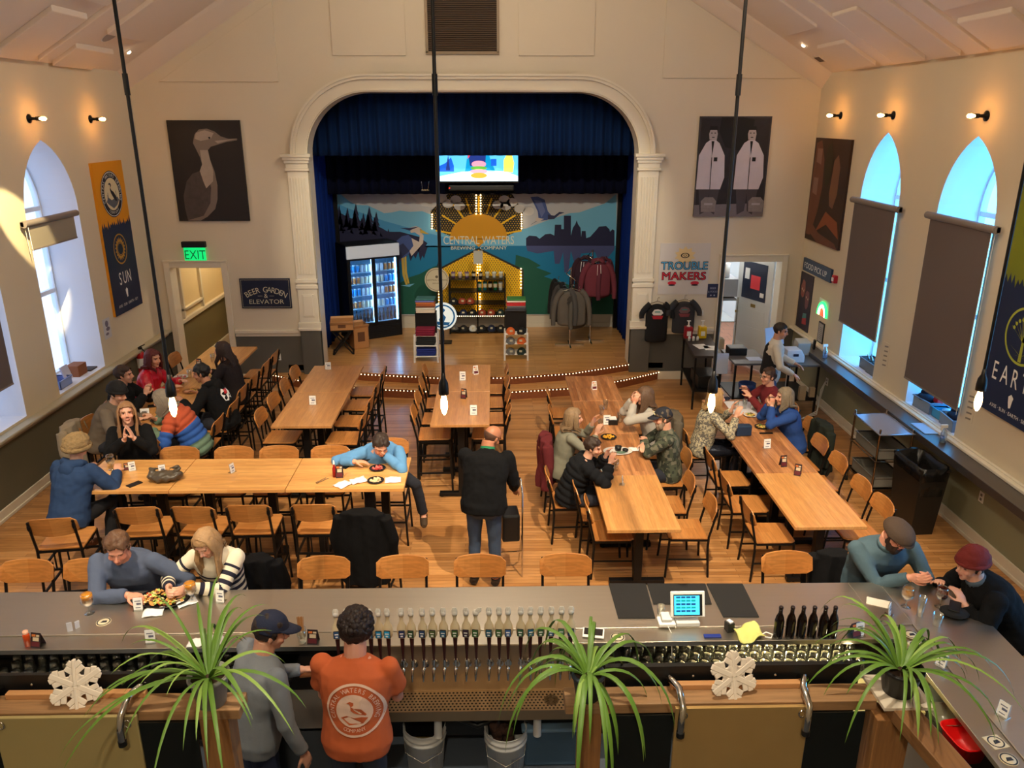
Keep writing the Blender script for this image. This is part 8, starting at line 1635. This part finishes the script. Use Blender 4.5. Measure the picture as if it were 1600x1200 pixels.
# handbag
x,y=PT(258,752,1.05); m=MB(); m.ell((0,0,.05),(.15,.085,.055),0); m.ell((-.12,.0,.06),(.05,.06,.05),0); m.ell((.12,.02,.06),(.05,.06,.05),0); m.tube([(.1,-.02,.08),(.16,.02,.13),(.12,.08,.12),(.03,.06,.11)],.014,8); m.tube([(-.1,-.02,.09),(-.14,.03,.12),(-.08,.07,.1)],.014,8); me=remesh(m,.007,2); co=getco(me); no=getno(me); setco(me,co+no*(np.array([noise.noise(Vector(p)*22)*.016 for p in co])[:,None])); o=finish(me,'handbag',mat('taupe_leather',(78,68,56),.4,noise_amt=.2,noise_scale=10),None); o.location=(x,y,1.055); tag(o,'slouchy taupe leather handbag on the golden table','handbag')
# left table items
x,y=PT(228,655,1.05); cardholder(x,y,1.05,.2,'white printed card holder at the near end of the left table',.14,.11)
for u,v,n_,l in((210,655,BEERD,'dark red drink at the near end of the left table'),(297,590,None,'clear glass in the middle of the left table'),(285,600,None,'short clear glass left of centre on the left table'),(333,565,None,'clear glass at the far end of the left table'),(318,618,BEER,'amber drink before the person in the black hoodie'),(255,640,None,'clear glass beside the near plate on the left table')): x,y=PT(u,v,1.05); pint(x,y,1.05,l,.12,.036,n_)
x,y=PT(312,575,1.05); menucard(x,y,1.05,-.2,'dark menu tent on the far part of the left table',h=.14)
x,y=PT(250,657,1.05); disc_plate(x,y,1.05,.11,DP,'dark plate before the person in the banded puffer',fo); x,y=PT(300,612,1.05); disc_plate(x,y,1.05,.12,mat('wood_plate',(150,100,60),.5),'brown plate in the middle of the left table',fo); x,y=PT(283,590,1.05); disc_plate(x,y,1.05,.10,WP,'white plate before the person in red on the left table',fr)
m=MB(); m.box((0,0,.004),(.08,.16,.008)); o=m.build('phone',BLACKP,bevel=.002); x,y=PT(242,635,1.05); o.location=(x,y,1.06); o.rotation_euler=(0,0,-1.2); tag(o,'phone beside the hands of the person in taupe','phone')
# empty high pairs
for u,v,r,l,hh in((489,632,0,'on the nearer bare table left of centre',.12),(513,577,0,'at the far end of the bare tables left of centre',.11),(723,594,0,'near the far end of the middle tables',.13),(740,648,0,'at the near right of the middle tables',.13)): x,y=PT(u,v,1.05); cardholder(x,y,1.05,r,'white printed card holder '+l,hh,.09)
x,y=PT(725,622,1.05); menucard(x,y,1.05,-.3,'dark menu tent by the seam of the middle tables',h=.13); x,y=PT(743,584,1.05); menucard(x,y,1.05,.4,'pale menu tent at the far end of the middle tables',False,.12)
# row right of centre
x,y=PT(928,608,.75); menucard(x,y,.75,.3,'pale menu tent on the empty far table right of centre',False,.12); x,y=PT(972,757,.75); cardholder(x,y,.75,1.3,'clear card holder on the bare nearest table right of centre',.1,.07)
x,y=PT(951,684,.75); disc_plate(x,y,.75,.1,DP,'small dark plate of yellow food between the seated diners',[mat('food_yellow2',(220,160,40),.5)])
x,y=PT(965,706,.75); T=thing('food_tray','white oval platter with black ramekins before the checked shirt','plate',(x,y,.75)); m=MB(); m.lathe([(0,0),(.12,0),(.16,.015),(.155,.018),(.12,.005),(0,.005)],28,sc=(1.1,.75)); m.build('platter',WP,T); m=MB(); m.lathe([(0,.006),(.035,.006),(.042,.06),(.036,.06),(.03,.015),(0,.015)],16,c=(.01,.03,0)); m.build('ramekin',BLACKP,T); m=MB(); m.lathe([(0,.006),(.03,.006),(.036,.035),(.03,.035),(.025,.012),(0,.012)],16,c=(.09,.0,0)); m.build('ramekin',BLACKP,T); m=MB(); m.ell((.03,-.05,.015),(.06,.02,.012),0); m.build('pickle',mat('pickle_green',(84,110,90),.5),T)
x,y=PT(948,663,.75); cardholder(x,y,.75,.1,'white printed card holder between the two seated pairs',.13,.1)
T=thing('condiment_caddy','black condiment caddy between the seated diners','caddy',(*PT(957,662,.75),.75)); m=MB(); m.bx(-.06,.06,-.06,.06,0,.07); m.build('holder',BLACKP,T,bevel=.005); m=MB(); m.bx(-.045,.045,-.045,.045,.07,.085); m.build('napkins',WPAPER,T)
for u,v,l in((940,648,'left of the caddy'),(946,640,'behind the caddy'),(968,660,'right of the caddy'),(962,735,'beside the child'),(938,670,'by the grey top')): x,y=PT(u,v,.75); pint(x,y,.75,'clear drinking glass '+l+' on the row right of centre',.13,.035)
for u,v,r,l in((947,735,.4,'crumpled before the child'),(990,703,-.3,'at the right of the white platter')): x,y=PT(u,v,.75); napkin(x,y,.75,r,'white napkin '+l,.13)
# window row
x,y=PT(1198,700,.75); cardholder(x,y,.75,.1,'white card holder on the middle window table',.12,.09); x,y=PT(1223,728,.75); menucard(x,y,.75,.1,'red-brown menu tent on the middle window table',h=.13); x,y=PT(1246,742,.75); menucard(x,y,.75,-.5,'red-brown menu tent by the seam of the nearest window table',h=.13)
x,y=PT(1160,680,.75); T=thing('small_handbag','small navy leather handbag on the window table','handbag',(x,y,.75),.1); m=MB(); m.bx(-.1,.1,-.05,.05,0,.14); m.build('body',mat('navy_leather',(30,52,80),.35),T,bevel=.018,seg=3); m=MB(); m.tube([(-.1,0,.1),(-.16,-.04,.03),(-.2,-.06,.005)],.006,6); m.build('strap',BLACKP,T)
m=MB(); m.box((0,0,.003),(.42,.5,.004)); o=m.build('paper_placemat',mat('mat_white',(216,214,220),.5)); x,y=PT(1162,637,.75); o.location=(x,y,.75); tag(o,'large white sheet covering the far window table','paper')
for u,v,l,mt in((1137,667,'wreath-like plate near the patterned jumper',DP),(1162,668,'second plate in the middle',DP),(1190,668,'dark plate before the person in blue',DP),(1172,650,'pale dish behind the middle plate',WP)): x,y=PT(u,v,.75); disc_plate(x,y,.755,.09,mt,'dark food '+l if mt is DP else 'white food '+l,fo)
for u,v,l in((1150,640,'left'),(1163,638,'second'),(1176,640,'third'),(1190,645,'right')): x,y=PT(u,v,.757); pint(x,y,.757,'clear drinking glass on the white sheet, %s one'%l,.13,.034)
m=MB(); m.ell((0,0,.03),(.07,.03,.03),0); m.ell((.06,.02,.03),(.05,.03,.025),0); o=m.build('sunglasses_case',mat('case_dark',(30,28,40),.4)); x,y=PT(1130,627,.75); o.location=(x,y,.757); tag(o,'dark glasses case at the far left of the white sheet','case')
x,y=PT(1192,672,.75); m=MB(); m.box((0,-.12,.006),(.16,.03,.01)); o=m.build('knife',BLACKP); o.location=(x,y,.75); tag(o,'dark folded utensil before the person in blue','cutlery')
